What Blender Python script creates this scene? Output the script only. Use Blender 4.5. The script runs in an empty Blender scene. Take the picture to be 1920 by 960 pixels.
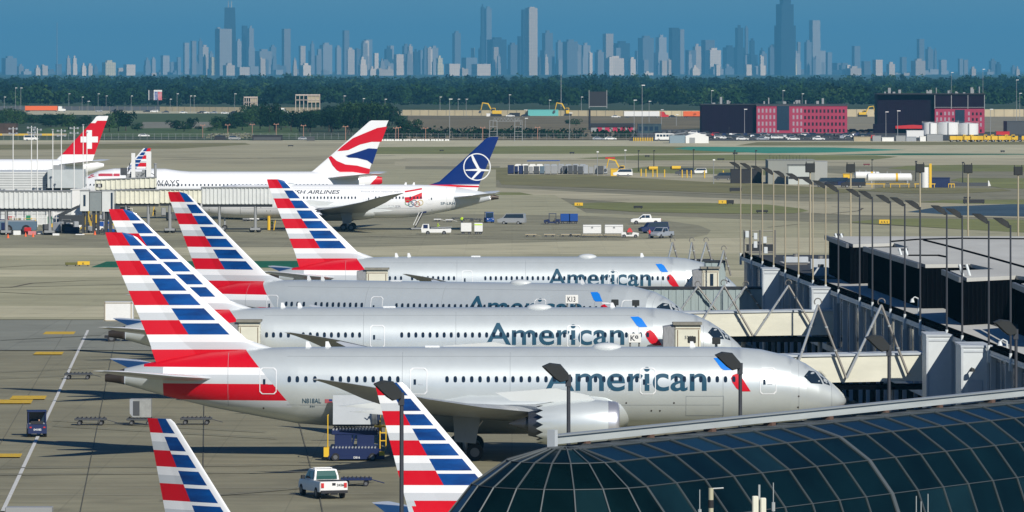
import bpy, bmesh, math, random
from mathutils import Vector, Matrix
random.seed(7)
R = random.random
U = random.uniform
S = bpy.context.scene
COL = S.collection
PI = math.pi
# ---------------------------------------------------------------- camera, light, air
FPX, HZ, CH = 11500.0, 128.0, 29.68          # focal length in photo pixels, horizon row, eye height (m)
cam = bpy.data.objects.new('camera', bpy.data.cameras.new('camera'))
COL.objects.link(cam); S.camera = cam
cam.location = (0, 0, CH); cam.rotation_euler = (PI/2, 0, 0)
cam.data.sensor_width = 36; cam.data.lens = FPX/1920*36
cam.data.shift_y = -(480-HZ)/1920
cam.data.clip_start = 1; cam.data.clip_end = 120000
SUN = Vector((0.70, -1.29, 1.0)).normalized()
w = bpy.data.worlds.new('World'); S.world = w; w.use_nodes = True
nt = w.node_tree; bg = nt.nodes['Background']
sky = nt.nodes.new('ShaderNodeTexSky'); sky.sky_type = 'NISHITA'; sky.sun_disc = False
sky.sun_elevation = math.asin(SUN.z); sky.sun_rotation = math.atan2(SUN.x, SUN.y)
sky.altitude = 200; sky.air_density = 1.0; sky.dust_density = 0.0; sky.ozone_density = 7.0
tint = nt.nodes.new('ShaderNodeVectorMath'); tint.operation = 'MULTIPLY'; tint.inputs[1].default_value = (.55, .88, 1.2)
nt.links.new(sky.outputs[0], tint.inputs[0]); nt.links.new(tint.outputs[0], bg.inputs[0]); bg.inputs[1].default_value = 0.05
sl = bpy.data.objects.new('sun', bpy.data.lights.new('sun', 'SUN')); COL.objects.link(sl)
sl.data.energy = 5.0; sl.data.angle = math.radians(0.53); sl.data.color = (1, .95, .87)
sl.rotation_euler = SUN.to_track_quat('Z', 'Y').to_euler(); sl.location = (0, -50, 80)
S.view_settings.view_transform = 'Standard'; S.view_settings.look = 'None'
S.view_settings.gamma = 1; S.view_settings.use_curve_mapping = False; S.view_settings.exposure = 0
S.render.engine = 'CYCLES'
cy = S.cycles
cy.max_bounces = 5; cy.diffuse_bounces = 2; cy.glossy_bounces = 3; cy.transmission_bounces = 2
cy.volume_bounces = 0; cy.transparent_max_bounces = 6
cy.use_denoising = True
cy.caustics_reflective = False; cy.caustics_refractive = False

# ---------------------------------------------------------------- helpers
def G(u, v):                                  # ground point seen at photo pixel (u, v)
    D = CH*FPX/(v-HZ)
    return ((u-960)*D/FPX, D)
def P(u, v, D):                               # point at distance D seen at photo pixel (u, v)
    return ((u-960)*D/FPX, D, CH-(v-HZ)*D/FPX)
def s_(D): return FPX/D                       # photo pixels per metre at distance D

def sock(b, names, val):
    for n in names:
        if n in b.inputs:
            b.inputs[n].default_value = val; return
MATS = {}
def mat(name, c, rough=.6, metal=0, var=.0, scale=2.0, coat=0, spec=.5, c2=None, emit=None, bump=0, stretch=None):
    if name in MATS: return MATS[name]
    m = bpy.data.materials.new(name); MATS[name] = m; m.use_nodes = True
    t = m.node_tree; b = t.nodes['Principled BSDF']
    b.inputs['Base Color'].default_value = (*c, 1); b.inputs['Roughness'].default_value = rough
    b.inputs['Metallic'].default_value = metal
    sock(b, ['Specular IOR Level'], spec); sock(b, ['Coat Weight'], coat); sock(b, ['Coat Roughness'], .08)
    if emit:
        sock(b, ['Emission Color'], (*emit, 1)); sock(b, ['Emission Strength'], 1)
    if var or c2:
        tc = t.nodes.new('ShaderNodeTexCoord'); n = t.nodes.new('ShaderNodeTexNoise')
        src = tc.outputs['Object']
        if stretch:
            mp = t.nodes.new('ShaderNodeMapping'); mp.inputs['Scale'].default_value = stretch
            t.links.new(src, mp.inputs[0]); src = mp.outputs[0]
        t.links.new(src, n.inputs['Vector'])
        n.inputs['Scale'].default_value = scale; n.inputs['Detail'].default_value = 6
        n.inputs['Roughness'].default_value = .65
        r = t.nodes.new('ShaderNodeValToRGB'); r.color_ramp.elements[0].position = .3; r.color_ramp.elements[1].position = .7
        lo = c2 if c2 else tuple(x*(1-var) for x in c)
        hi = c if c2 else tuple(min(1, x*(1+var*.5)) for x in c)
        r.color_ramp.elements[0].color = (*lo, 1); r.color_ramp.elements[1].color = (*hi, 1)
        t.links.new(n.outputs[0], r.inputs[0]); t.links.new(r.outputs[0], b.inputs['Base Color'])
        if bump:
            bp = t.nodes.new('ShaderNodeBump'); bp.inputs['Strength'].default_value = bump
            t.links.new(n.outputs[0], bp.inputs['Height']); t.links.new(bp.outputs[0], b.inputs['Normal'])
    return m

class MB:                                      # mesh builder
    def __init__(s): s.v = []; s.f = []; s.m = []
    def add(s, vs, fs, mi=0):
        o = len(s.v); s.v += [tuple(p) for p in vs]; s.f += [tuple(o+i for i in f) for f in fs]; s.m += [mi]*len(fs); return s
    def box(s, x0, x1, y0, y1, z0, z1, mi=0):
        return s.add([(x0,y0,z0),(x1,y0,z0),(x1,y1,z0),(x0,y1,z0),(x0,y0,z1),(x1,y0,z1),(x1,y1,z1),(x0,y1,z1)],
                     [(0,3,2,1),(4,5,6,7),(0,1,5,4),(1,2,6,5),(2,3,7,6),(3,0,4,7)], mi)
    def bev(s, x0, x1, y0, y1, z0, z1, b=.1, mi=0):   # box with a bevelled plan and top edge
        def ring(i, z): return [(x0+i+b,y0+i,z),(x1-i-b,y0+i,z),(x1-i,y0+i+b,z),(x1-i,y1-i-b,z),(x1-i-b,y1-i,z),(x0+i+b,y1-i,z),(x0+i,y1-i-b,z),(x0+i,y0+i+b,z)]
        return s.loft([ring(b*.6, z0), ring(0, z0+b*.6), ring(0, z1-b*.6), ring(b*.6, z1)], mi=mi)
    def tube(s, a, b, r, r2=None, n=8, mi=0, cap=True):
        a = Vector(a); b = Vector(b); r2 = r if r2 is None else r2; d = (b-a)
        if d.length < 1e-6: return s
        d.normalize(); u = d.orthogonal().normalized(); w_ = d.cross(u)
        vs = []
        for c, rr in ((a, r), (b, r2)):
            for i in range(n):
                t = 2*PI*i/n; vs.append(c+(u*math.cos(t)+w_*math.sin(t))*rr)
        fs = [(i, (i+1) % n, n+(i+1) % n, n+i) for i in range(n)]
        if cap: fs += [tuple(range(n))[::-1], tuple(range(n, 2*n))]
        return s.add(vs, fs, mi)
    def loft(s, rings, mi=0, cap=True, closed=True):
        n = len(rings[0]); vs = [p for r in rings for p in r]; fs = []
        for k in range(len(rings)-1):
            for i in range(n if closed else n-1):
                j = (i+1) % n; fs.append((k*n+i, k*n+j, (k+1)*n+j, (k+1)*n+i))
        if cap: fs += [tuple(range(n))[::-1], tuple(range((len(rings)-1)*n, len(rings)*n))]
        return s.add(vs, fs, mi)
    def prism(s, poly, z0, z1, mi=0):          # poly in xy
        return s.loft([[(x, y, z0) for x, y in poly], [(x, y, z1) for x, y in poly]], mi=mi)
    def prismy(s, poly, y0, y1, mi=0):         # poly in xz, extruded along y
        return s.loft([[(x, y1, z) for x, z in poly], [(x, y0, z) for x, z in poly]], mi=mi)
    def prismx(s, poly, x0, x1, mi=0):         # poly in yz
        return s.loft([[(x0, y, z) for y, z in poly], [(x1, y, z) for y, z in poly]], mi=mi)
    def wheel(s, x, y, z, r, wd, mi=0, rim=1, n=16):
        s.tube((x, y-wd/2, z), (x, y+wd/2, z), r, n=n, mi=mi)
        return s.tube((x, y-wd/2-.01, z), (x, y+wd/2+.01, z), r*.55, n=n, mi=rim)
    def xf(s, M):
        s.v = [tuple(M @ Vector(p)) for p in s.v]; return s
    def build(s, name, mats, parent=None, smooth=False, loc=None, rz=0):
        me = bpy.data.meshes.new(name); me.from_pydata(s.v, [], s.f)
        if not isinstance(mats, (list, tuple)): mats = [mats]
        for m in mats: me.materials.append(m)
        me.polygons.foreach_set('material_index', [min(i, len(mats)-1) for i in s.m])
        bm = bmesh.new(); bm.from_mesh(me); bmesh.ops.recalc_face_normals(bm, faces=bm.faces); bm.to_mesh(me); bm.free()
        if smooth:
            me.polygons.foreach_set('use_smooth', [True]*len(me.polygons))
            if smooth is not True:
                me.set_sharp_from_angle(angle=math.radians(smooth))
        o = bpy.data.objects.new(name, me); COL.objects.link(o)
        if parent: o.parent = parent
        if loc: o.location = loc
        o.rotation_euler.z = rz
        return o
def tag(o, label=None, cat=None, group=None, kind=None):
    if label: o['label'] = label
    if cat: o['category'] = cat
    if group: o['group'] = group
    if kind: o['kind'] = kind
    return o
def thing(name, label, cat, loc=(0,0,0), rz=0, group=None):
    o = bpy.data.objects.new(name, None); COL.objects.link(o); o.location = loc; o.rotation_euler.z = rz
    o.empty_display_size = .5
    return tag(o, label, cat, group)
def copy_tree(o, loc=None, rz=None, label=None, group=None, parent=None):
    c = o.copy(); COL.objects.link(c)
    if parent: c.parent = parent
    for ch in o.children: copy_tree(ch, parent=c)
    if loc is not None: c.location = loc
    if rz is not None: c.rotation_euler.z = rz
    if label: c['label'] = label
    if group: c['group'] = group
    return c
ORD = ['first','second','third','fourth','fifth','sixth','seventh','eighth','ninth','tenth','eleventh','twelfth','thirteenth','fourteenth','fifteenth','sixteenth','seventeenth','eighteenth','nineteenth','twentieth','twenty-first','twenty-second','twenty-third','twenty-fourth','twenty-fifth','twenty-sixth','twenty-seventh','twenty-eighth','twenty-ninth','thirtieth','thirty-first','thirty-second','thirty-third','thirty-fourth','thirty-fifth','thirty-sixth','thirty-seventh','thirty-eighth','thirty-ninth','fortieth']
TXT = {}
def text_mesh(txt, bold=0.0, shear=0.0, res=6):
    """2D triangles of a word, cap height normalised later; returns (verts2d, faces)."""
    k = (txt, bold, shear)
    if k in TXT: return TXT[k]
    c = bpy.data.curves.new('t', 'FONT'); c.body = txt; c.offset = bold; c.shear = shear; c.resolution_u = res
    o = bpy.data.objects.new('t', c); COL.objects.link(o)
    dg = bpy.context.evaluated_depsgraph_get(); dg.update()
    me = bpy.data.meshes.new_from_object(o.evaluated_get(dg))
    vs = [(v.co.x, v.co.y) for v in me.vertices]; fs = [tuple(p.vertices) for p in me.polygons]
    bpy.data.objects.remove(o); bpy.data.curves.remove(c); bpy.data.meshes.remove(me)
    TXT[k] = (vs, fs); return TXT[k]
def word(txt, origin, xdir, zdir, height, width=None, bold=0.0, name='lettering', m=None, parent=None, shear=0.0, lift=.0):
    """flat lettering centred on origin in the plane (xdir, zdir)"""
    vs, fs = text_mesh(txt, bold, shear)
    x0 = min(p[0] for p in vs); x1 = max(p[0] for p in vs); y0 = min(p[1] for p in vs); y1 = max(p[1] for p in vs)
    sc = height/(y1-y0); sx = width/(x1-x0) if width else sc
    O = Vector(origin); X = Vector(xdir); Z = Vector(zdir)
    b = MB(); b.add([O+X*((x-(x0+x1)/2)*sx)+Z*((y-(y0+y1)/2)*sc) for x, y in vs], fs)
    return b.build(name, m, parent)
HAZE_C = (.15, .545, .86, 1); HAZE_D = 4.4e-5; HAZE_G = 0.0
# ---------------------------------------------------------------- air
M_HAZE = bpy.data.materials.new('haze'); M_HAZE.use_nodes = True
_t = M_HAZE.node_tree; _t.nodes.remove(_t.nodes['Principled BSDF'])
pv = _t.nodes.new('ShaderNodeVolumePrincipled')
pv.inputs['Color'].default_value = HAZE_C
pv.inputs['Density'].default_value = HAZE_D
pv.inputs['Anisotropy'].default_value = HAZE_G
_t.links.new(pv.outputs[0], _t.nodes['Material Output'].inputs['Volume'])
hz = MB().box(-12000, 12000, -60, 80000, -2.0, 560).build('haze', M_HAZE); tag(hz, kind='stuff')
# ---------------------------------------------------------------- ground
def pave(name, c, joint=0, var=.22, scale=.05, jc=.75, rough=.85, streak=.0, bw=7.6, rot=0.0):
    m = bpy.data.materials.new(name); m.use_nodes = True; t = m.node_tree; b = t.nodes['Principled BSDF']; N = t.nodes.new; L = t.links.new
    b.inputs['Roughness'].default_value = rough; sock(b, ['Specular IOR Level'], .25)
    tc = N('ShaderNodeTexCoord'); mp = N('ShaderNodeMapping'); mp.inputs['Rotation'].default_value = (0, 0, rot); L(tc.outputs['Object'], mp.inputs[0])
    n1 = N('ShaderNodeTexNoise'); n1.inputs['Scale'].default_value = scale; n1.inputs['Detail'].default_value = 9; n1.inputs['Roughness'].default_value = .7; L(mp.outputs[0], n1.inputs['Vector'])
    r = N('ShaderNodeValToRGB'); r.color_ramp.elements[0].position = .32; r.color_ramp.elements[1].position = .68
    r.color_ramp.elements[0].color = (*[x*(1-var) for x in c], 1); r.color_ramp.elements[1].color = (*[x*(1+var) for x in c], 1); L(n1.outputs[0], r.inputs[0])
    out = r.outputs[0]
    n2 = N('ShaderNodeTexNoise'); n2.inputs['Scale'].default_value = scale*9; n2.inputs['Detail'].default_value = 5
    m2 = N('ShaderNodeMapping'); m2.inputs['Scale'].default_value = (.25, 1, 1); L(mp.outputs[0], m2.inputs[0]); L(m2.outputs[0], n2.inputs['Vector'])
    mr = N('ShaderNodeMapRange'); mr.inputs[1].default_value = .35; mr.inputs[2].default_value = .65; mr.inputs[3].default_value = 1-streak; mr.inputs[4].default_value = 1+streak*.5; L(n2.outputs[0], mr.inputs[0])
    mx = N('ShaderNodeVectorMath'); mx.operation = 'SCALE'; L(out, mx.inputs[0]); L(mr.outputs[0], mx.inputs['Scale']); out = mx.outputs[0]
    n3 = N('ShaderNodeTexNoise'); n3.inputs['Scale'].default_value = scale*3.3; n3.inputs['Detail'].default_value = 4; L(mp.outputs[0], n3.inputs['Vector'])
    q3 = N('ShaderNodeMapRange'); q3.inputs[1].default_value = .56; q3.inputs[2].default_value = .72; q3.inputs[3].default_value = 1; q3.inputs[4].default_value = .76; L(n3.outputs[0], q3.inputs[0])
    x3 = N('ShaderNodeVectorMath'); x3.operation = 'SCALE'; L(out, x3.inputs[0]); L(q3.outputs[0], x3.inputs['Scale']); out = x3.outputs[0]
    if joint:
        br = N('ShaderNodeTexBrick'); br.offset = 0; br.inputs['Scale'].default_value = 1; br.inputs['Mortar Size'].default_value = .05; br.inputs['Mortar Smooth'].default_value = .3
        br.inputs['Brick Width'].default_value = bw; br.inputs['Row Height'].default_value = bw
        br.inputs['Color1'].default_value = (1,1,1,1); br.inputs['Color2'].default_value = (.93,.93,.93,1); br.inputs['Mortar'].default_value = (jc,jc,jc,1); L(mp.outputs[0], br.inputs['Vector'])
        m3 = N('ShaderNodeVectorMath'); m3.operation = 'MULTIPLY'; L(out, m3.inputs[0]); L(br.outputs[0], m3.inputs[1]); out = m3.outputs[0]
    L(out, b.inputs['Base Color']); return m
LEVEL = [0]
def sheet(name, pts, m, kind='structure', px=True, dens=0):
    LEVEL[0] += 1; z = .004+.0022*LEVEL[0]
    q = [G(*p) for p in pts] if px else pts
    o = MB().add([(x, y, z) for x, y in q], [tuple(range(len(q)))]).build(name, m)
    return tag(o, kind=kind)
G_FIELD = pave('field_grass', (.052,.075,.028), var=.35, scale=.012, streak=.25)
G_DRY = pave('dry_grass', (.215,.20,.09), var=.22, scale=.02, streak=.25)
G_OLIVE = pave('olive_grass', (.20,.21,.075), var=.2, scale=.02, streak=.2)
G_MOUND = pave('mound_grass', (.19,.155,.085), var=.28, scale=.012, streak=.25)
C_APRON = pave('apron_concrete', (.245,.23,.152), 1, .16, .045, .8, streak=.12)
C_DARK = pave('dark_apron', (.28,.265,.175), 1, .2, .03, .8, streak=.15)
C_LIGHT = pave('light_concrete', (.50,.465,.31), 1, .12, .03, .85, streak=.1)
C_GREY = pave('runway_grey', (.38,.35,.225), 0, .14, .01, streak=.12)
C_TAXI = pave('taxiway_asphalt', (.41,.375,.25), 0, .2, .012, streak=.15)
C_WET = pave('sealed_asphalt', (.055,.085,.105), 0, .25, .02, streak=.2, rough=.6)
C_TURQ = pave('green_painted_surface', (.05,.25,.17), 0, .12, .02)
C_NET = pave('green_painted_strip', (.012,.12,.06), 0, .15, .03)
b = MB(); ys = [-50,50,150,250,400,600,900,1300,1800,2440]
for a, c in zip(ys, ys[1:]):
    for k in range(-6, 6): b.add([(k*100,a,0),(k*100+100,a,0),(k*100+100,c,0),(k*100,c,0)], [(0,1,2,3)])
tag(b.build('apron', C_APRON), kind='structure')
b = MB(); ys = [2440,3000,3800,5000,7000,10000,16000,25000,40000,59000]
for a, c in zip(ys, ys[1:]): b.add([(-11000,a,0),(11000,a,0),(11000,c,0),(-11000,c,0)], [(0,1,2,3)])
b.add([(-11000,-50,0),(-600,-50,0),(-600,2440,0),(-11000,2440,0)], [(0,1,2,3)]); b.add([(600,-50,0),(11000,-50,0),(11000,2440,0),(600,2440,0)], [(0,1,2,3)])
tag(b.build('ground', G_FIELD), kind='structure')
W0, W1 = -60, 1980
sheet('perimeter_road', [(W0,274),(W0,263),(W1,263),(W1,274)], C_LIGHT)
sheet('runway', [(W0,318),(W0,271),(760,268),(760,318)], C_GREY)
sheet('taxiway', [(W0,268),(700,264),(700,266),(W0,271)], C_TAXI)
sheet('grass_verge', [(W0,281),(W0,272),(250,269),(460,268),(470,271),(330,279)], G_DRY)
sheet('taxiway_strip', [(700,300),(700,264),(W1,264),(W1,300)], C_LIGHT)
sheet('grass_strip', [(700,289),(690,284),(700,276),(1000,274),(1180,274),(1440,276),(1500,284),(1300,288)], G_OLIVE)
sheet('grass_strip', [(1380,273),(1420,266.5),(W1,266),(W1,271),(1560,273)], G_DRY)
sheet('painted_strip', [(1262,279),(1290,275.2),(1560,276.5),(1700,281),(1560,286),(1440,287.5),(1300,282)], C_TURQ)
sheet('painted_strip', [(1540,290),(1700,287.5),(1920,288.5),(1925,290),(1700,291)], C_NET)
sheet('taxiway', [(740,303),(760,296.5),(1450,298),(W1,297),(W1,312),(740,312)], C_TAXI)
sheet('grass_strip', [(1080,297),(1200,291),(1440,290),(1640,291.5),(1684,294),(1640,299.5),(1440,301),(1200,301)], G_OLIVE)
sheet('service_yard', [(930,332),(940,306),(1450,318),(1640,330),(1640,356),(1440,350),(1180,334)], C_TAXI)
sheet('grass_strip', [(700,342),(700,333),(850,317),(952,314),(952,336),(900,341)], G_DRY)
sheet('grass_strip', [(505,323),(520,319),(600,317),(650,321),(600,327),(520,327)], G_DRY)
sheet('grass_strip', [(1150,318),(1230,312),(1330,316),(1500,322),(1480,329),(1300,326),(1180,324)], G_OLIVE)
sheet('grass_strip', [(940,346),(930,328),(1100,328),(1300,340),(1440,346),(1640,357),(1560,364),(1440,365),(1200,356)], G_DRY)
sheet('grass_strip', [(1664,316),(1700,311),(1800,309),(W1,310),(W1,322),(1740,321)], G_OLIVE)
sheet('grass_strip', [(1782,338),(1800,334),(W1,335),(W1,356),(1880,353)], G_OLIVE)
sheet('grass_strip', [(1620,358),(1660,350),(1880,354),(1896,358),(1800,363),(1700,363)], G_DRY)
sheet('taxiway', [(930,352),(1200,366),(1500,378),(1720,380),(W1,384),(W1,410),(1600,404),(1300,388),(1050,372),(930,366)], C_TAXI)
sheet('sealed_taxiway', [(1700,398),(1760,388),(W1,380),(W1,408),(1800,404)], C_WET)
sheet('grass_strip', [(1720,379),(1770,375.5),(W1,374),(W1,384),(1800,382)], G_OLIVE)
sheet('grass_strip', [(930,370),(930,361),(975,361),(1001,366),(970,370)], G_OLIVE)
sheet('grass_strip', [(1022,386),(1120,380),(1320,380.5),(1440,384),(1500,391),(1517,396),(1490,400),(1400,401),(1200,398),(1100,391)], G_OLIVE)
sheet('grass_strip', [(1590,417),(1640,412),(1720,410),(W1,413),(W1,440),(1800,430)], G_OLIVE)
sheet('middle_apron', [(W0,600),(W0,318),(930,318),(930,366),(1040,366),(1100,400),(1600,420),(W1,440),(W1,600)], pave('mid_concrete', (.39,.37,.235), 1, .13, .03, .85, streak=.12))
sheet('dark_apron', [(W0,466),(W0,402),(300,398),(900,402),(1120,406),(1240,413),(1310,423),(1333,432),(1326,441),(1290,448),(1180,455),(1000,460),(600,464)], C_DARK)
sheet('light_strip', [(W0,480),(W0,466),(700,464),(1180,450),(1420,446),(1700,446),(1700,474),(1400,476),(700,479)], C_LIGHT)
sheet('concrete_lane', [(W0,520),(W0,507),(1600,507),(1600,520)], C_LIGHT)
sheet('green_painted_strip', [(170,502),(200,491),(560,490),(560,503)], C_NET)
sheet('concrete_lane', [(W0,596),(W0,575),(1620,575),(1620,596)], C_LIGHT)
sheet('grey_patch', [(W0,658),(W0,601),(700,601),(700,658)], pave('grey_concrete', (.24,.245,.20), 1, .12, .05, .7))
M_PW = mat('road_white', (.62,.62,.58), .7, var=.2, scale=3); M_PY = mat('road_yellow', (.62,.40,.02), .7, var=.25, scale=2)
def stripe(name, p, q, w_, m, px=True):
    a = Vector(G(*p) if px else p); c = Vector(G(*q) if px else q); d = (c-a).normalized(); n = Vector((-d.y, d.x))*w_/2
    LEVEL[0] += .2; z = .004+.0022*LEVEL[0]
    return tag(MB().add([(a.x+n.x,a.y+n.y,z),(c.x+n.x,c.y+n.y,z),(c.x-n.x,c.y-n.y,z),(a.x-n.x,a.y-n.y,z)], [(0,1,2,3)]).build(name, m), kind='structure')
stripe('white_line', (5,960), (165,620), .28, M_PW)
for y in (930, 918): stripe('white_line', (-20,y), (700,y-3), .12, mat('worn_white', (.36,.35,.29), .8))
M_JT = mat('joint_dark', (.09,.085,.065), .9)
for u0, v0, u1, v1 in ((0,835,135,600),(150,965,215,640),(380,965,383,740),(560,790,590,905),(600,935,606,965)): stripe('pavement_joint', (u0,v0), (u1,v1), .05, M_JT)
for u0, u1, v0, v1 in ((80,142,623,628),(62,120,661,666),(18,88,743.5,750),(-20,62,751,758),(-20,42,852.5,859)):
    sheet('yellow_marking', [(u0,v1),(u0+6,v0),(u1,v0),(u1-4,v1)], M_PY)
M_TR = mat('guide_line_dark', (.10,.075,.05), .85)
for pts in ([(-20,503),(60,499),(200,496),(400,494)], [(-20,541),(20,540),(60,532),(160,527),(330,524)], [(-20,548),(80,553),(260,552)],
            [(1440,427),(1500,421),(1580,419),(1700,423)], [(1500,403),(1560,401),(1610,396),(1618,391),(1560,388)], [(960,379),(1100,378),(1180,375)]):
    for a, c in zip(pts, pts[1:]): stripe('guide_line', a, c, .5, M_TR)
sheet('mound', [(760,262.5),(765,214),(1420,216),(1420,236),(1180,247),(1190,262.5)], G_MOUND)
sheet('highway', [(W0,215),(W0,207),(W1,213),(W1,220)], C_LIGHT)
sheet('grass_bank', [(60,250),(90,240),(380,233),(560,240),(560,257),(60,256)], pave('bright_grass', (.075,.115,.03), var=.2, scale=.02, streak=.2))
sheet('grass_bank', [(180,230),(200,213),(480,213),(470,230)], pave('bank_grass', (.07,.10,.03), var=.2, scale=.02, streak=.2))
sheet('gravel_bank', [(262,241),(268,229),(400,229),(400,240)], pave('gravel', (.21,.20,.15), var=.2, scale=.05))
sheet('car_park', [(1180,264),(1190,243),(1640,243),(W1,254),(W1,264)], pave('lot_asphalt', (.075,.075,.07), var=.3, scale=.05))
sheet('sandy_lot', [(1588,250),(1588,219),(1640,219),(1640,250)], pave('sand', (.27,.24,.16), var=.2, scale=.03))
sheet('sandy_lot', [(1846,248),(1846,218),(W1,218),(W1,248)], MATS.get('x') or pave('sand2', (.25,.22,.15), var=.25, scale=.03))

# ---------------------------------------------------------------- woodland and trees
F_DARK = mat('leaf_dark', (.010,.034,.009), .9, spec=.1, c2=(.003,.012,.005), scale=.08)
F_MID = mat('leaf_mid', (.022,.060,.014), .9, spec=.1, c2=(.008,.025,.008), scale=.08)
F_LITE = mat('leaf_light', (.045,.092,.024), .9, spec=.1, c2=(.018,.042,.012), scale=.08)
M_BARK = mat('bark', (.07,.05,.035), .9)
def crown(b, x, y, z, w_, h, n, q, mi=0):
    """leaf clumps scattered over several uneven lobes"""
    lob = [(U(-.3,.3)*w_, U(-.3,.3)*w_, U(.2,.82)*h, U(.2,.36)*w_) for _ in range(8)]
    lob.append((0, 0, h*.55, w_*.38))
    for _ in range(n):
        lx, ly, lz_, lr = random.choice(lob)
        t = U(0, 2*PI); c = U(-.75, 1); s2 = math.sqrt(1-c*c); r = lr*U(.75,1.08)
        p = Vector((x+lx+r*s2*math.cos(t), y+ly+r*s2*math.sin(t), max(z+.3, z+lz_+r*c*.9)))
        nn = Vector((s2*math.cos(t)+U(-.6,.6), s2*math.sin(t)+U(-.6,.6), c+U(-.5,.6))).normalized()
        a = nn.orthogonal().normalized()*q*U(.6,1.3); e = nn.cross(a.normalized())*q*U(.5,1.1)
        b.add([p-a, p-e*.8, p+a, p+e], [(0,1,2,3)], mi)
wood = MB()
CROWNS = []
for k in range(14):
    c = MB(); crown(c, 0, 0, 0, 1, 1, 150, .09); CROWNS.append(c)
for D in (8700, 8300, 7900, 7400, 6900, 6400, 5900, 5500, 5100, 4750, 4480):
    half = 1010*D/FPX; x = -half
    while x < half:
        c = random.choice(CROWNS); h = {8700:18.5,8300:17.5,7900:18}.get(D, 17)*U(.78,1.12) if D > 6500 else U(10,17)
        w_ = h*U(.9,1.3); h *= 1+.18*math.sin(x*.021+D*.01)*math.sin(x*.0067+1); r = U(0, 6.28); cr, sr = math.cos(r), math.sin(r); yy = D+U(-130,130)
        mi = 0 if R() < .55 else (1 if R() < .75 else 2)
        wood.add([(x+(p[0]*cr-p[1]*sr)*w_, yy+(p[0]*sr+p[1]*cr)*w_, p[2]*h) for p in c.v], c.f, mi)
        x += w_*U(.45,.62)
tag(wood.build('woodland', [F_DARK, F_MID, F_LITE]), kind='stuff')
TREES = []
for k, m in enumerate((F_DARK, F_DARK, F_MID, F_MID, F_LITE)):
    c = MB(); crown(c, 0, 0, -.06, 1, 1.0, 620, .05); cm = c.build('crown', m)
    t = MB(); t.tube((0,0,0), (.01,0,.3), .03, .02, 6)
    for i in range(4): a = U(0, 6.28); t.tube((.01,0,.25), (.2*math.cos(a), .2*math.sin(a), .6), .016, .006, 5)
    tm = t.build('trunk', M_BARK); TREES.append((cm, tm))
tn = [0]
def tree(u, v, h, k=None, wr=1.0, group='trees beside the highway'):
    k = random.randrange(5) if k is None else k
    x, y = G(u, v); r = thing('tree', TL(u, v, k), 'tree', (x, y, 0), U(0, 6.28), group); r.scale = (h*wr, h*wr, h)
    for src in TREES[k]:
        o = src.copy() if src.parent else src
        if o is not src: COL.objects.link(o)
        o.parent = r
TSEEN = {}
def TL(u, v, k):
    where = 'in the clump beyond the white cross tail' if u < 130 else 'in the row behind the white cross tail and billboard' if u < 262 else 'on the grass bank below the two-faced billboard' if u < 400 else 'in the thicket beyond the ribbon tail' if u < 790 else 'on the brown slope below the excavators' if u < 1180 else 'by the offices'
    key = (where, ['dark','dark','green','green','light green'][k]); TSEEN[key] = TSEEN.get(key, 0)+1
    return '%s %s tree %s' % (ORD[min(TSEEN[key]-1, 39)], key[1], key[0])
tl = []
for i in range(26): tl.append((U(-10,110), U(222,240), U(8,12)))
for i in range(9): tl.append((U(100,190), U(225,246), U(6,10)))
for u, v, h in ((205,248,14),(222,247,14.5),(236,246,10),(258,246,6),(330,245,8),(345,247,10),(357,245,7),(372,244,5)): tl.append((u, v, h))
for i in range(84):
    u = U(392,760); tl.append((u, U(228,250), U(9,14) if u > 620 or u < 560 else U(8,12)))
for i in range(8): tl.append((U(560,770), U(248,254), U(7,10)))
for u, v, h in ((780,252,4),(800,250,3.5),(903,256,4),(1080,236,4),(1066,234,3)): tl.append((u, v, h))
tl.sort()
def treetop(u):
    for a, b_, t in ((-20,40,200),(40,132,211),(132,200,216),(200,240,206),(240,262,224),(262,328,220),(328,372,222),(372,395,238),(395,440,218),(440,460,205),(460,520,192),(520,600,205),(600,640,198),(640,745,190),(745,790,218),(790,1200,0)):
        if a <= u < b_: return t
    return 0
for u, v, h in tl:
    t = treetop(u)
    if t: h = max(2.5, (v-t-U(-3,9))/s_(G(u, v)[1]))
    tree(u, v, h, wr=min(1.6, max(.8, 9/h*U(.8,1.1))))
hedge = MB()
for i in range(150):
    u = U(700,1190); v = U(256,260); x, y = G(u, v); crown(hedge, x, y, 0, U(4,8), U(2,4), 26, .7)
tag(hedge.build('scrub', F_DARK), kind='stuff')
reed = MB()
for i in range(60):
    u = U(390,470) ; x, y = G(u, U(258,260)); crown(reed, x, y, 0, 2.5, 2, 14, .5)
tag(reed.build('reeds', mat('reed', (.2,.2,.12), .9)), kind='stuff')

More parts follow.
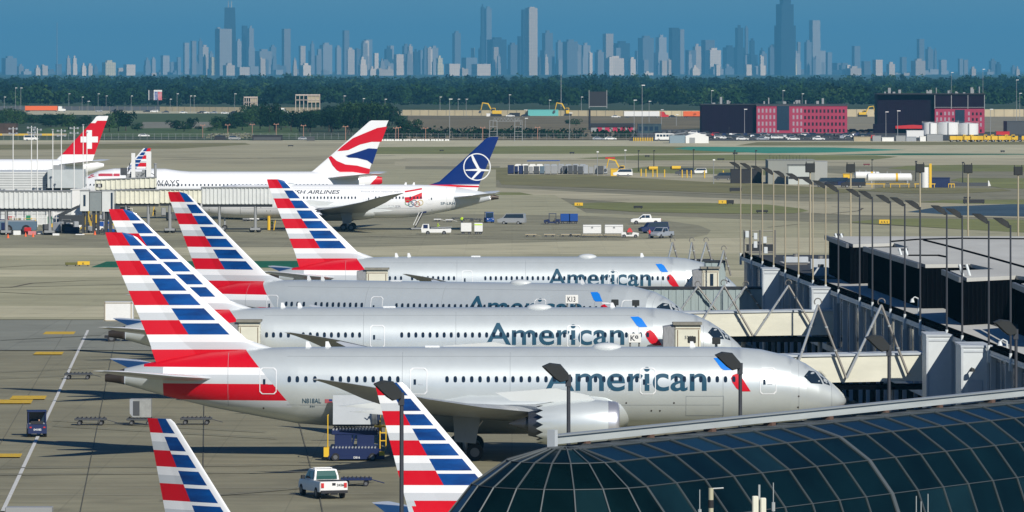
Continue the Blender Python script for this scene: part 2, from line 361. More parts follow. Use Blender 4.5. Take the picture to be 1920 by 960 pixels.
# ---------------------------------------------------------------- skyline
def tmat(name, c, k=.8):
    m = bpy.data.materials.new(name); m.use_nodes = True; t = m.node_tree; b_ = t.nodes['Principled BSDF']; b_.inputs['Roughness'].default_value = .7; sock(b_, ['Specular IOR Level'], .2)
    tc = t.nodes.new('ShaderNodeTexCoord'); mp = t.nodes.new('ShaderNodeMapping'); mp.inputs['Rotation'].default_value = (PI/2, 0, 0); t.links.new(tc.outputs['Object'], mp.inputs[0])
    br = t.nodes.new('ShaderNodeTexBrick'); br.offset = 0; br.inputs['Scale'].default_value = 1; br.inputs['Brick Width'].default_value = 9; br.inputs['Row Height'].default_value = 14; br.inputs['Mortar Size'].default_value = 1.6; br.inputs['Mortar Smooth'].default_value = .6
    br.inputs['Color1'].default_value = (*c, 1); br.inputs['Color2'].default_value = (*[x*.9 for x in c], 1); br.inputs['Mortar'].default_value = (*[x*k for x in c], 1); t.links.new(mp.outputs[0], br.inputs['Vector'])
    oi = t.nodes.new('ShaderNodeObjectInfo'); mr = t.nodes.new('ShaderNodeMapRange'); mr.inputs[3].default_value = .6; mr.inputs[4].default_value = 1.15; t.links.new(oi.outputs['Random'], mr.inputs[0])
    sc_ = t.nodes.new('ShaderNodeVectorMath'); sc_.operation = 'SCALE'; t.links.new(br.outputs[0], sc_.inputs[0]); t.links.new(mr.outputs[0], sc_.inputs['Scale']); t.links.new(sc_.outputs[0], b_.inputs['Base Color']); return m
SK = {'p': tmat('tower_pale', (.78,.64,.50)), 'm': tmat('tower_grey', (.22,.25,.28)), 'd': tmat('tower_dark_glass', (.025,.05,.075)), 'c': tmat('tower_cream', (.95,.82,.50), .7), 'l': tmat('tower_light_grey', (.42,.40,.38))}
SKT = '''3,32,105,m 32,45,120,l 64,76,122,p 76,90,121,p 104,116,120,m 123,133,104,p 134,145,104,p 151,162,118,p 163,174,119,p 174,184,120,m 191,217,113,c 219,232,127,p 231,254,121,p
269,283,108,m 283,292,107,l 301,318,104,l 314,335,116,m 343,355,80,l 362,374,115,m 370,381,72,m 376,391,84,p 391,400,96,m 394,404,107,c 442,453,73,l 453,464,48,d 462,478,48,l 478,510,92,l
485,498,108,p 508,520,105,m 513,537,121,m 528,545,54,l 535,545,82,p 548,557,108,p 560,573,86,p 578,590,95,m 590,602,104,l 599,623,80,l 628,640,85,l 642,655,57,m 647,665,89,p 665,678,90,m 678,692,76,p
690,705,124,p 718,738,87,d 716,728,112,m 720,738,124,p 738,757,102,p 754,768,82,m 764,774,83,p 770,786,123,m 784,800,94,m 801,811,88,p 790,804,122,l 816,832,104,c 848,864,58,m 852,862,88,p 862,878,127,p
865,895,108,m 883,890,90,p 884,920,120,p 900,909,8,d 908,922,12,m 913,950,70,d 922,935,88,p 952,970,80,m 956,970,100,l 970,985,68,d 977,990,18,d 983,995,98,p 996,1008,100,d 1008,1022,103,l 1013,1040,57,m
1042,1055,75,m 1055,1083,74,m 1042,1060,112,l 1058,1078,118,l 1085,1110,80,l 1115,1130,97,m 1130,1150,63,p 1150,1181,77,d 1133,1170,105,p 1178,1192,107,p 1190,1205,95,m 1196,1226,67,m 1204,1216,112,l
1226,1253,65,l 1254,1274,52,d 1272,1283,55,l 1285,1305,94,m 1296,1317,82,p 1293,1312,122,p 1315,1340,75,m 1322,1352,90,p 1355,1380,85,d 1376,1396,47,d 1396,1403,48,m 1405,1415,72,d 1386,1421,101,d
1352,1375,120,l 1423,1438,96,m 1440,1452,85,m 1446,1465,83,l 1468,1482,104,p 1484,1494,104,c 1482,1502,95,l 1508,1522,75,m 1517,1538,38,l 1522,1548,95,l 1548,1560,98,m 1560,1590,118,m 1597,1613,86,m
1585,1615,124,p 1615,1632,115,m 1636,1655,112,p 1662,1678,116,p 1687,1700,107,m 1708,1735,110,p 1719,1733,73,m 1735,1750,88,m 1750,1757,90,m 1735,1762,130,l 1760,1775,112,l 1796,1806,110,m 1804,1815,112,l
1818,1830,125,p 1845,1863,130,l 1854,1868,110,m 1866,1877,116,d 1895,1905,122,m 1903,1912,124,p'''.split()
TONE = {'p':'pale','m':'grey blue','d':'dark blue','c':'cream','l':'light grey'}
sky_l = []
for q in SKT:
    a, c, t, k = q.split(','); sky_l.append([float(a), float(c), float(t), k])
x = -5
while x < 1925:                                 # the low continuous foot of the skyline
    wd = U(12,30)
    if R() < .8 and not (x < 260 and R() < .5) and not (x > 1780 and R() < .5): sky_l.append([x, x+wd, U(118,135) if 300 < x < 1560 else U(126,137), random.choice('mmldlp')])
    x += wd*U(.8,1.2)
rs = random.Random(5)
for i in range(70):
    xx = rs.uniform(330, 1590); ww = rs.uniform(7, 17); sky_l.append([xx, xx+ww, rs.uniform(84, 122) if rs.random() < .7 else rs.uniform(70, 95), rs.choice('mmllpd')])
LM = [(430,'the twin-masted skyscraper'), (914,'the slim needle tower'), (996,'the tall pale slab'), (1472,'the tallest stepped skyscraper')]
sky_l.sort(key=lambda q: (q[0]+q[1])/2)
cnt = {}
def sk_label(xm, tone, tall):
    j = min(range(4), key=lambda i: abs(LM[i][0]-xm)); return j
lab = {}
for j in range(4):
    for side in ('left', 'right'):
        sel = [q for q in sky_l if sk_label((q[0]+q[1])/2, 0, 0) == j and (((q[0]+q[1])/2 < LM[j][0]) == (side == 'left'))]
        sel.sort(key=lambda q: abs((q[0]+q[1])/2-LM[j][0])); c2 = {}
        for q in sel:
            hk = 'tower' if q[2] < 84 else 'mid-rise tower' if q[2] < 108 else 'low block'
            key = (TONE[q[3]], hk); c2[key] = c2.get(key, 0)+1
            lab[id(q)] = '%s hazy %s %s %s of %s' % (ORD[c2[key]-1], key[0], hk, side, LM[j][1])
TH = math.radians(28)
def sky_tower(u0, u1, parts, k, label, D, name='skyscraper'):
    """parts: (u0, u1, top row) stacked from the ground up"""
    s = FPX/D; xm = ((u0+u1)/2-960)/s; b = MB()
    z0 = 0
    for a, c, t in parts:
        W_ = (c-a)/s/(math.cos(TH)+.8*math.sin(TH)); d = .8*W_; o = ((a+c)/2-(u0+u1)/2)/s; z1 = CH-(t-HZ)/s
        b.box(o-W_/2, o+W_/2, -d/2, d/2, z0, z1); z0 = z1
    o = b.build(name, SK[k]); o.location = (xm, D, 0); o.rotation_euler.z = TH
    return tag(o, label, 'skyscraper', 'hazy towers of the far skyline')
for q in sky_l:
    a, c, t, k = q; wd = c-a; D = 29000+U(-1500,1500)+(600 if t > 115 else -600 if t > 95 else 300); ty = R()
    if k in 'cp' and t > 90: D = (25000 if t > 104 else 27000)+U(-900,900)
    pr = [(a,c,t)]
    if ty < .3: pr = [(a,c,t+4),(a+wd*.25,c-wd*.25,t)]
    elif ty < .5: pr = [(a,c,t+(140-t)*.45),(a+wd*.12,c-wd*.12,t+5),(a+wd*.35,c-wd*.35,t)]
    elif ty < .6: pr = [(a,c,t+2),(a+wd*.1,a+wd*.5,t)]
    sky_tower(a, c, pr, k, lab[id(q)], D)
big = 'hazy towers of the far skyline'
sky_tower(403, 435, [(403,435,54),(405,412,51)], 'l', 'broad light grey slab tower in front of the twin-masted skyscraper', 25500)
sky_tower(985, 1008, [(985,1008,15),(989,1003,13)], 'p', 'tall pale slab skyscraper, brightest of the highest towers', 25600)
o = sky_tower(1452, 1492, [(1452,1492,48),(1455,1488,8),(1462,1483,-28)], 'd', 'tallest skyscraper of the skyline, dark, stepped, cut off by the picture top', 25800)
s = FPX/26000; b = MB(); w0, w1 = 26/s/2, 19/s/2; h = CH+(HZ-14)/s
b.loft([[(-w0,-w0*.7,0),(w0,-w0*.7,0),(w0,w0*.7,0),(-w0,w0*.7,0)],[(-w1,-w1*.7,h),(w1,-w1*.7,h),(w1,w1*.7,h),(-w1,w1*.7,h)]])
o = b.build('skyscraper', SK['d']); o.location = ((431-960)/s, 26000, 0); tag(o, 'tall tapered dark skyscraper with two white masts on its roof', 'skyscraper', big)
for u in (428, 434):
    m_ = MB().tube(((u-431)/s,0,h),((u-431)/s,0,h+30),2.2,1.0).build('mast', M_WHT if 'M_WHT' in globals() else SK['p'], o)
mt = MB().tube((0,0,0),(0,0,CH+(HZ-42)/s),2.5,1.2).build('radio_mast', SK['m']); mt.location = ((107-960)/s, 26000, 0); tag(mt, 'faint slim radio mast rising left of the skyline', 'mast')

M_TYM = mat('tyre_streak', (.155,.15,.105), .8, var=.25, scale=.3, stretch=(3,.2,1))
for (u0, v0, u1, v1, w_) in ((-20,880,640,872,.5),(-20,892,640,886,.5),(100,790,500,812,.35),(100,800,520,824,.35),(-20,700,200,690,.4),(-20,712,230,702,.4),(300,940,700,905,.35),(0,640,190,630,.5),(940,433,1300,428,1.2),(700,445,1180,452,1.2),(200,455,900,440,1.0),(0,540,400,530,.8),(1000,352,1560,372,1.5),(960,300,1600,306,2.5),(300,300,740,292,2.5),(60,292,760,300,2.5)): stripe('tyre_streak', (u0,v0), (u1,v1), w_, M_TYM if v0 > 600 else mat('tyre_streak_far', (.27,.25,.17), .85))
# ---------------------------------------------------------------- aircraft
def lerp(tab, x):
    if x <= tab[0][0]: return tab[0][1:]
    for a, b in zip(tab, tab[1:]):
        if x <= b[0]:
            t = (x-a[0])/(b[0]-a[0]); return tuple(p+(q-p)*t for p, q in zip(a[1:], b[1:]))
    return tab[-1][1:]
PROF787 = [(0,6.25,5.7,.25),(.7,6.45,5.62,.42),(1.6,6.74,5.45,.62),(3.2,7.1,5.0,1.0),(5,7.5,4.5,1.4),(8,8.0,3.76,1.98),(12.1,8.28,2.98,2.5),
           (14.8,8.35,2.5,2.75),(18,8.37,2.27,2.86),(22,8.37,2.22,2.88),(46,8.37,2.22,2.88),(48.5,8.33,2.26,2.86),(50.2,8.17,2.36,2.78),(52.4,7.66,2.6,2.5),
           (53.6,7.1,2.8,2.2),(54.6,6.45,3.02,1.85),(55.5,5.72,3.3,1.42),(56.1,5.18,3.55,1.05),(56.5,4.75,3.82,.65),(56.7,4.35,4.1,.2)]
FIN787 = [(6.6,4.1,14.5),(7.4,3.85,14.2),(8.1,3.6,13.6),(8.35,3.55,12.6),(8.94,3.35,10.85),(12.78,1.75,6.62),(16.2,.3,3.0),(16.74,.12,2.45),(17.0,.05,1.9),(17.12,.03,1.3)]
FIN737 = [(4.6,2.1,9.6),(5.3,1.9,9.2),(5.7,1.8,7.9),(6.2,1.66,7.0),(7.5,1.3,5.85),(12.3,.05,1.75),(12.46,0,1.5)]
PROF737 = [(-1.2,4.9,4.5,.15),(1,5.15,3.9,.6),(4,5.35,3.0,1.1),(8,5.45,2.1,1.6),(12,5.5,1.6,1.88),(34,5.5,1.5,1.88),(36,5.1,1.6,1.7),(37.3,4.3,1.8,1.3),(38.2,3.5,2.4,.6),(38.4,3.0,2.8,.1)]
class Shape:
    def __init__(s, prof, fin, tfin):
        s.prof = prof; s.fin = fin; s.tf = tfin
    def body(s, x, z, side):
        zt, zb, wd = lerp(s.prof, x); c = (zt+zb)/2; h = (zt-zb)/2
        k = max(0, 1-((z-c)/h)**2); return side*wd*math.sqrt(k)
    def finy(s, x, z, side):
        te, le = lerp(s.fin, z); c = min(1, max(0, (le-x)/(le-te)))
        zz = (z-s.fin[0][0])/(s.fin[-1][0]-s.fin[0][0])
        return side*s.tf*(1-.72*zz)*1.9*math.sqrt(max(0,c))*(1-c)
def decal(vs, fs, surf, side, name, m, parent, lift=.02, grid=.35, mats=None):
    """flat (x, z) faces cut into small pieces and laid on a curved skin"""
    bm = bmesh.new(); bv = [bm.verts.new((x, 0, z)) for x, z in vs]
    for f in fs:
        try: bm.faces.new([bv[i] for i in f])
        except ValueError: pass
    x0, x1 = min(p[0] for p in vs), max(p[0] for p in vs); z0, z1 = min(p[1] for p in vs), max(p[1] for p in vs)
    k = 1
    while z0+k*grid < z1:
        bmesh.ops.bisect_plane(bm, geom=bm.verts[:]+bm.edges[:]+bm.faces[:], plane_co=(0,0,z0+k*grid), plane_no=(0,0,1)); k += 1
    k = 1
    while x0+k*grid*3 < x1:
        bmesh.ops.bisect_plane(bm, geom=bm.verts[:]+bm.edges[:]+bm.faces[:], plane_co=(x0+k*grid*3,0,0), plane_no=(1,0,0)); k += 1
    for v in bm.verts: v.co.y = surf(v.co.x, v.co.z, side)+side*lift
    for f in bm.faces:
        f.normal_update()
        if f.normal.y*side < 0: f.normal_flip()
        f.smooth = True
    me = bpy.data.meshes.new(name); bm.to_mesh(me); bm.free(); me.materials.append(m)
    o = bpy.data.objects.new(name, me); COL.objects.link(o); o.parent = parent
    return o
def skin_text(txt, x0, x1, z0, z1, surf, side, m, parent, name='lettering', bold=.0, shear=0, lift=.02, grid=.35):
    vs, fs = text_mesh(txt, bold, shear)
    a = min(p[0] for p in vs); b = max(p[0] for p in vs); c = min(p[1] for p in vs); d = max(p[1] for p in vs)
    lo, hi = (x0, x1) if side < 0 else (x1, x0)
    vs = [(lo+(hi-lo)*(x-a)/(b-a), z0+(z1-z0)*(z-c)/(d-c)) for x, z in vs]
    return decal(vs, fs, surf, side, name, m, parent, lift, grid)
def poly_decal(poly, *a, **k): return decal(poly, [tuple(range(len(poly)))], *a, **k)
def paint(o, cuts, fn):
    """cut the mesh along paint edges ((x,z) point, (x,z) normal) and give each face its paint"""
    bm = bmesh.new(); bm.from_mesh(o.data)
    for (px, pz), (nx, nz), lim in cuts:
        geom = [f for f in bm.faces if lim[0] <= f.calc_center_median().x <= lim[1]]
        es = {e for f in geom for e in f.edges}; vs = {v for f in geom for v in f.verts}
        bmesh.ops.bisect_plane(bm, geom=list(vs)+list(es)+geom, plane_co=(px, 0, pz), plane_no=Vector((nx, 0, nz)).normalized())
    for f in bm.faces:
        c = f.calc_center_median(); f.material_index = fn(c.x, c.z)
    bm.to_mesh(o.data); bm.free()

M_SIL = mat('silver_mica_paint', (.65,.70,.695), .34, .42, coat=.35, var=.05, scale=.6, bump=.012)
M_RED = mat('tail_red', (.58,.002,.014), .38, coat=.12, spec=.3)
M_BLU = mat('tail_blue', (.001,.085,.34), .38, coat=.1, spec=.3, c2=(.001,.022,.12), scale=.55, stretch=(.5,1,2.2))
M_WHT = mat('gloss_white_paint', (.82,.83,.83), .3, coat=.5)
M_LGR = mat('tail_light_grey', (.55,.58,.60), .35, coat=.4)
M_DRK = mat('apu_dark_metal', (.07,.055,.045), .5, .6)
M_TIT = mat('slate_lettering', (.018,.075,.125), .5, spec=.2)
M_GLS = mat('cabin_glass', (.012,.022,.035), .12, spec=.8)
M_TYR = mat('tyre_rubber', (.018,.018,.02), .85)
M_RIM = mat('wheel_rim', (.16,.165,.17), .5, .5)
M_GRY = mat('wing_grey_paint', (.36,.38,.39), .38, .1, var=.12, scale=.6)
M_CHR = mat('polished_lip', (.72,.72,.74), .32, .8)
M_NOZ = mat('nozzle_metal', (.10,.11,.13), .4, .8)
M_STR = mat('gear_strut', (.5,.52,.53), .4, .4)
M_BEY = mat('logo_blue', (.01,.20,.70), .35, coat=.4)
M_FAR = mat('fairing_white', (.62,.65,.64), .35, coat=.3)
EDGE787 = [17.2,16.10,14.96,13.84,12.66,11.56,10.41,9.31,8.17,6.88,5.64,4.37,3.85]
EDGE737 = [12.5,11.76,10.91,10.12,9.3,8.47,7.65,6.85,6.0,5.1,4.2,3.4,3.0]
def aa_paint(edge, div, inner, xb, x6, gap):
    """stripes: edge heights, red/blue dividing line, inner line of the white leading edge, front ends of the lower stripes"""
    def lx(l, z): (a, b), (c, d) = l; return a+(c-a)*(z-b)/(d-b)
    def fn(x, z, fin):
        k = 0
        while k < len(edge) and z < edge[k]: k += 1
        k -= 1                                      # row 0 top
        if k < 0: k = 0
        if k <= 6:
            if not fin: return 0
            if x < lx(div, z):
                if k % 2 == 0: return 1
                return 3 if z > (edge[k]+edge[k+1])/2 else 4
            if x > lx(inner, z): return 3
            if k > 0 and z > edge[k]-gap: return 3
            return 2
        if k == 7:
            if not fin: return 0 if x > xb[0]+1 else 3
            return 3 if z > (edge[7]+edge[8])/2 else 4
        if x > lx(xb[1], z): return 0
        if k == 8: return 1 if x > 3.0*edge[8]/8.17 else 0
        if x < x6: return 0
        if k == 9: return 3 if z > edge[9]-.55 else 4
        if k == 10: return 1
        if k == 11: return 4
        return 0
    def cuts(fin):
        lim = (-5, 18); c = [((0, e), (0, 1), lim) for e in edge]
        if fin:
            for l in (div, inner):
                (a, b), (p, q) = l; c.append(((a, b), (q-b, -(p-a)), lim))
            c += [((0, e-gap), (0, 1), lim) for e in edge[1:7]]+[((0, (edge[k]+edge[k+1])/2), (0, 1), lim) for k in (1,3,5,7)]
        else:
            (a, b), (p, q) = xb[1]; c.append(((a, b), (q-b, -(p-a)), lim))
            c += [((x6, 0), (1, .15), lim), ((0, edge[9]-.55), (0, 1), lim), ((3.0*edge[8]/8.17, 0), (1, 0), lim)]
        return c
    return fn, cuts
AA787 = aa_paint(EDGE787, ((1.35,17.0),(6.4,9.31)), ((2.9,16.1),(9.5,9.35)), (10.8, ((10.8,8.17),(14.0,4.37))), 4.6, .24)
AA737 = aa_paint(EDGE737, ((.67,12.46),(3.8,6.85)), ((1.8,11.8),(6.05,6.85)), (7, ((7.2,6.0),(9.4,3.4))), 3.0, .17)

def airfoil(xle, xte, z, th, y):
    pts = []
    for c, t in ((0,0),(.03,.35),(.1,.75),(.25,1),(.5,.85),(.75,.45),(1,.04)): pts.append((xle+(xte-xle)*c, y, z+th*t*.55))
    for c, t in ((1,.0),(.75,.4),(.5,.75),(.25,.85),(.1,.6),(.03,.28)): pts.append((xle+(xte-xle)*c, y, z-th*t*.45))
    return pts
def wing(st, side, name, m, parent, k=1):
    b = MB(); b.loft([airfoil(xl*k, xt*k, z*k, th*k, side*y*k) for y, xl, xt, z, th in st]); return b.build(name, m, parent, smooth=50)
WING787 = [(0,38.6,24.0,3.3,1.5),(2.9,37.2,24.2,3.35,1.5),(6,35.0,23.9,3.6,1.25),(9.5,32.7,23.5,3.9,1.0),(15,29.0,22.1,4.55,.6),(21,24.9,20.3,5.5,.36),(26.5,21.3,18.6,6.6,.2),(28.6,19.3,17.7,7.05,.14),(30,17.3,16.8,7.4,.08)]
STAB787 = [(0,9.5,3.4,5.85,.55),(1.2,8.9,3.3,5.95,.55),(5,5.6,1.8,6.35,.4),(8.8,2.4,.1,6.85,.22),(9.9,.6,-.3,7.0,.06)]
STAB737 = [(0,6.0,1.4,4.75,.4),(7.0,.9,-.3,5.4,.12)]
WING737 = [(0,25,16.5,2.0,1.1),(1.9,24,16.5,2.1,1.0),(6,20.8,16.4,2.4,.6),(17,13.6,11.9,3.5,.2)]
def engine(parent, x, y, z, r, L, chev=True, m=None, k=1):
    m = m or M_SIL; n = 64; b = MB()
    prof = [(1.0,.80),(.97,.94),(.9,1.0),(.75,1.04),(.55,1.04),(.3,1.0),(.12,.93),(.0,.86)]
    rings = []
    for f, rr in prof:
        ring = []
        for i in range(n):
            t = 2*PI*i/n; dx = 0
            if f == 0 and chev: dx = -.045*L*(1-abs((i % 4)-2)) if (i % 4) else .045*L
            ring.append((x+f*L*.94+dx, y+r*rr*math.cos(t), z+r*rr*math.sin(t)))
        rings.append(ring)
    b.loft(rings, cap=False)
    e = b.build('engine', m, parent, smooth=50)
    b = MB(); b.loft([[(x+L*f, y+r*rr*math.cos(2*PI*i/40), z+r*rr*math.sin(2*PI*i/40)) for i in range(40)] for f, rr in ((.86,1.0),(.94,.975),(.985,.93),(1.0,.86),(.985,.8),(.9,.79),(.7,.8))], cap=False)
    b.build('inlet_lip', M_CHR, e, smooth=True)
    b = MB(); b.tube((x+L*.72,y,z), (x+L*.70,y,z), r*.82, n=32); b.tube((x+L*.7,y,z), (x+L*.86,y,z), r*.25, .02, n=20); b.build('fan', M_NOZ, e, smooth=40)
    b = MB(); b.tube((x+L*.2,y,z), (x-L*.14,y,z), r*.78, r*.52, n=32); b.tube((x-L*.1,y,z), (x-L*.38,y,z), r*.36, .08, n=24); b.build('exhaust_nozzle', M_NOZ, e, smooth=40)
    b = MB(); b.prismy([(x+L*.75,z+r*.9),(x-L*.35,z+r*1.0),(x-L*.55,z+r*1.35),(x+L*.2,z+r*1.55),(x+L*.6,z+r*1.25)], y-.22*k, y+.22*k); b.build('pylon', M_FAR, parent)
    return e
def bogie(parent, x, y, z0, wr, n=2, dx=1.46, dy=.65, top=3.0, door=0):
    b = MB(); b.tube((x,y,top+.3), (x,y,wr), .19, n=10); b.tube((x,y,wr*1.9), (x+1.3,y,top), .09, n=8)
    if n > 1: b.box(x-dx/2-.2, x+dx/2+.2, y-.14, y+.14, wr-.12, wr+.16)
    g = b.build('landing_gear', M_STR, parent)
    for i in range(n):
        for sd in (-1, 1):
            xx = x+(i-(n-1)/2)*dx
            MB().wheel(xx, y+sd*dy, wr, wr, .45).build('wheel', [M_TYR, M_RIM], g, smooth=40)
    if door:
        MB().add([(x-.9,y+door*1.0,top+.5),(x+1.2,y+door*1.0,top+.5),(x+.8,y+door*1.5,1.35),(x-.8,y+door*1.5,1.5),
                  (x-.9,y+door*1.1,top+.5),(x+1.2,y+door*1.1,top+.5),(x+.8,y+door*1.6,1.35),(x-.8,y+door*1.6,1.5)],
                 [(0,1,2,3),(4,5,6,7),(0,1,5,4),(1,2,6,5),(2,3,7,6),(3,0,4,7)]).build('gear_door', M_GRY, g)
    return g
def fuselage(root, sh, body_m, cuts=None, fn=None, n=56, step=.8):
    b = MB(); rings = []
    xs = []; x = sh.prof[0][0]; x1 = sh.prof[-1][0]
    while x < x1:
        xs.append(x); x += .3 if (x > x1-9 or x < 2) else step
    xs = sorted(set(xs+[p[0] for p in sh.prof]))
    for x in xs:
        zt, zb, wd = lerp(sh.prof, x); c = (zt+zb)/2; h = (zt-zb)/2
        rings.append([(x, wd*math.cos(2*PI*i/n), c+h*math.sin(2*PI*i/n)) for i in range(n)])
    b.loft(rings); o = b.build('fuselage', body_m, root, smooth=40)
    if fn: paint(o, cuts, fn)
    return o
def tail_fin(root, sh, mats, cuts=None, fn=None, hinge=.68, defl=.0, side=-1):
    outs = []
    for nm, c0, c1 in (('tail_fin', 0, hinge), ('rudder', hinge, 1)):
        b = MB(); cs = [c0+(c1-c0)*(k/8) for k in range(9)]
        if c0 == 0: cs = [0,.01,.03,.07]+[.12+(c1-.12)*k/6 for k in range(7)]
        zs = sorted(set([f[0] for f in sh.fin]+[sh.fin[0][0]+(sh.fin[-1][0]-sh.fin[0][0])*k/20 for k in range(21)]))
        rings = []
        for z in zs:
            te, le = lerp(sh.fin, z); ring = []
            for sd in (1, -1):
                for c in (cs if sd == 1 else cs[::-1]):
                    x = le+(te-le)*c; y = sh.finy(x, z, sd)
                    if nm == 'rudder': y += side*(c-hinge)*(le-te)*defl
                    ring.append((x, y, z))
            rings.append(ring)
        b.loft(rings); o = b.build(nm, mats, root, smooth=35)
        if fn: paint(o, cuts, fn)
        outs.append(o)
    return outs
def windows(root, sh, xs, z, w_, h_, side, m=M_GLS):
    me = None
    for x in xs:
        if me is None:
            pts = []
            for i in range(12):
                t = 2*PI*i/12; c, s2 = math.cos(t), math.sin(t)
                pts.append((w_/2*math.copysign(abs(c)**.7, c), h_/2*math.copysign(abs(s2)**.7, s2)))
            b = MB(); y0 = sh.body(xs[0], z, side)
            out = [(px, sh.body(xs[0], z+pz, side)-y0+side*.03, pz) for px, pz in pts]
            inn = [(px*1.05, q[1]-side*.06, pz*1.05) for (px, pz), q in zip(pts, out)]
            b.loft([inn, out]); o = b.build('window', m, root); me = o.data
        else:
            o = bpy.data.objects.new('window', me); COL.objects.link(o); o.parent = root
        o.location = (x, sh.body(x, z, side), z)
def door(root, sh, x0, x1, z0, z1, side, m=None):
    """door seam as a thin raised frame, its small pane and handle"""
    m = m or M_WHT; t = .06; r = .18
    def rr(i): return [(x0+i+r,z0+i),(x1-i-r,z0+i),(x1-i,z0+i+r),(x1-i,z1-i-r),(x1-i-r,z1-i),(x0+i+r,z1-i),(x0+i,z1-i-r),(x0+i,z0+i+r)]
    o_, i_ = rr(0), rr(t); vs = o_+i_
    d = decal(vs, [(k, (k+1) % 8, 8+(k+1) % 8, 8+k) for k in range(8)], sh.body, side, 'cabin_door', m, root, .03)
    xm = x0+.28*(x1-x0)
    poly_decal([(xm-.09,z0+.75),(xm+.09,z0+.75),(xm+.09,z0+1.15),(xm-.09,z0+1.15)], sh.body, side, 'door_window', M_GLS, d, lift=.035)
    xm = x0+.62*(x1-x0)
    poly_decal([(xm-.18,z0+.75),(xm+.18,z0+.75),(xm+.18,z0+.81),(xm-.18,z0+.81)], sh.body, side, 'door_handle', M_LGR, d, lift=.035)
M_SEAM = mat('seam_grey', (.26,.29,.31), .6)
U0 = 197.0
def ux(u): return (u-U0)/24.5
W787 = [ux(u) for u in ([545,560,576,592.7]+[625+15.3*i for i in range(9)]+[839+15.38*i for i in range(24)]+[1266+15.35*i for i in range(8)])]
SH787 = Shape(PROF787, FIN787, .42)
SH737 = Shape(PROF737, FIN737, .32)
MAA = [M_SIL, M_RED, M_BLU, M_WHT, M_LGR]
def beacon(root, x, z, y=0):
    MB().loft([[(x-.25,y-.02,z-.1),(x+.25,y-.02,z-.1),(x+.25,y+.02,z-.1),(x-.25,y+.02,z-.1)],[(x-.22,y-.01,z+.42),(x,y-.01,z+.42),(x,y+.01,z+.42),(x-.22,y+.01,z+.42)]]).build('antenna', M_WHT, root)
def dome(root, x, z, L=2.4, h=.34, w_=.9, m=None):
    b = MB(); rings = []
    for i in range(13):
        t = -1+2*i/12; r = math.sqrt(max(.002, 1-t*t)); rings.append([(x+t*L/2, w_*r*math.cos(2*PI*k/16), z-.08+(h+.08)*r*math.sin(2*PI*k/16)) for k in range(16)])
    b.loft(rings); b.build('antenna_dome', m or M_FAR, root, smooth=True)
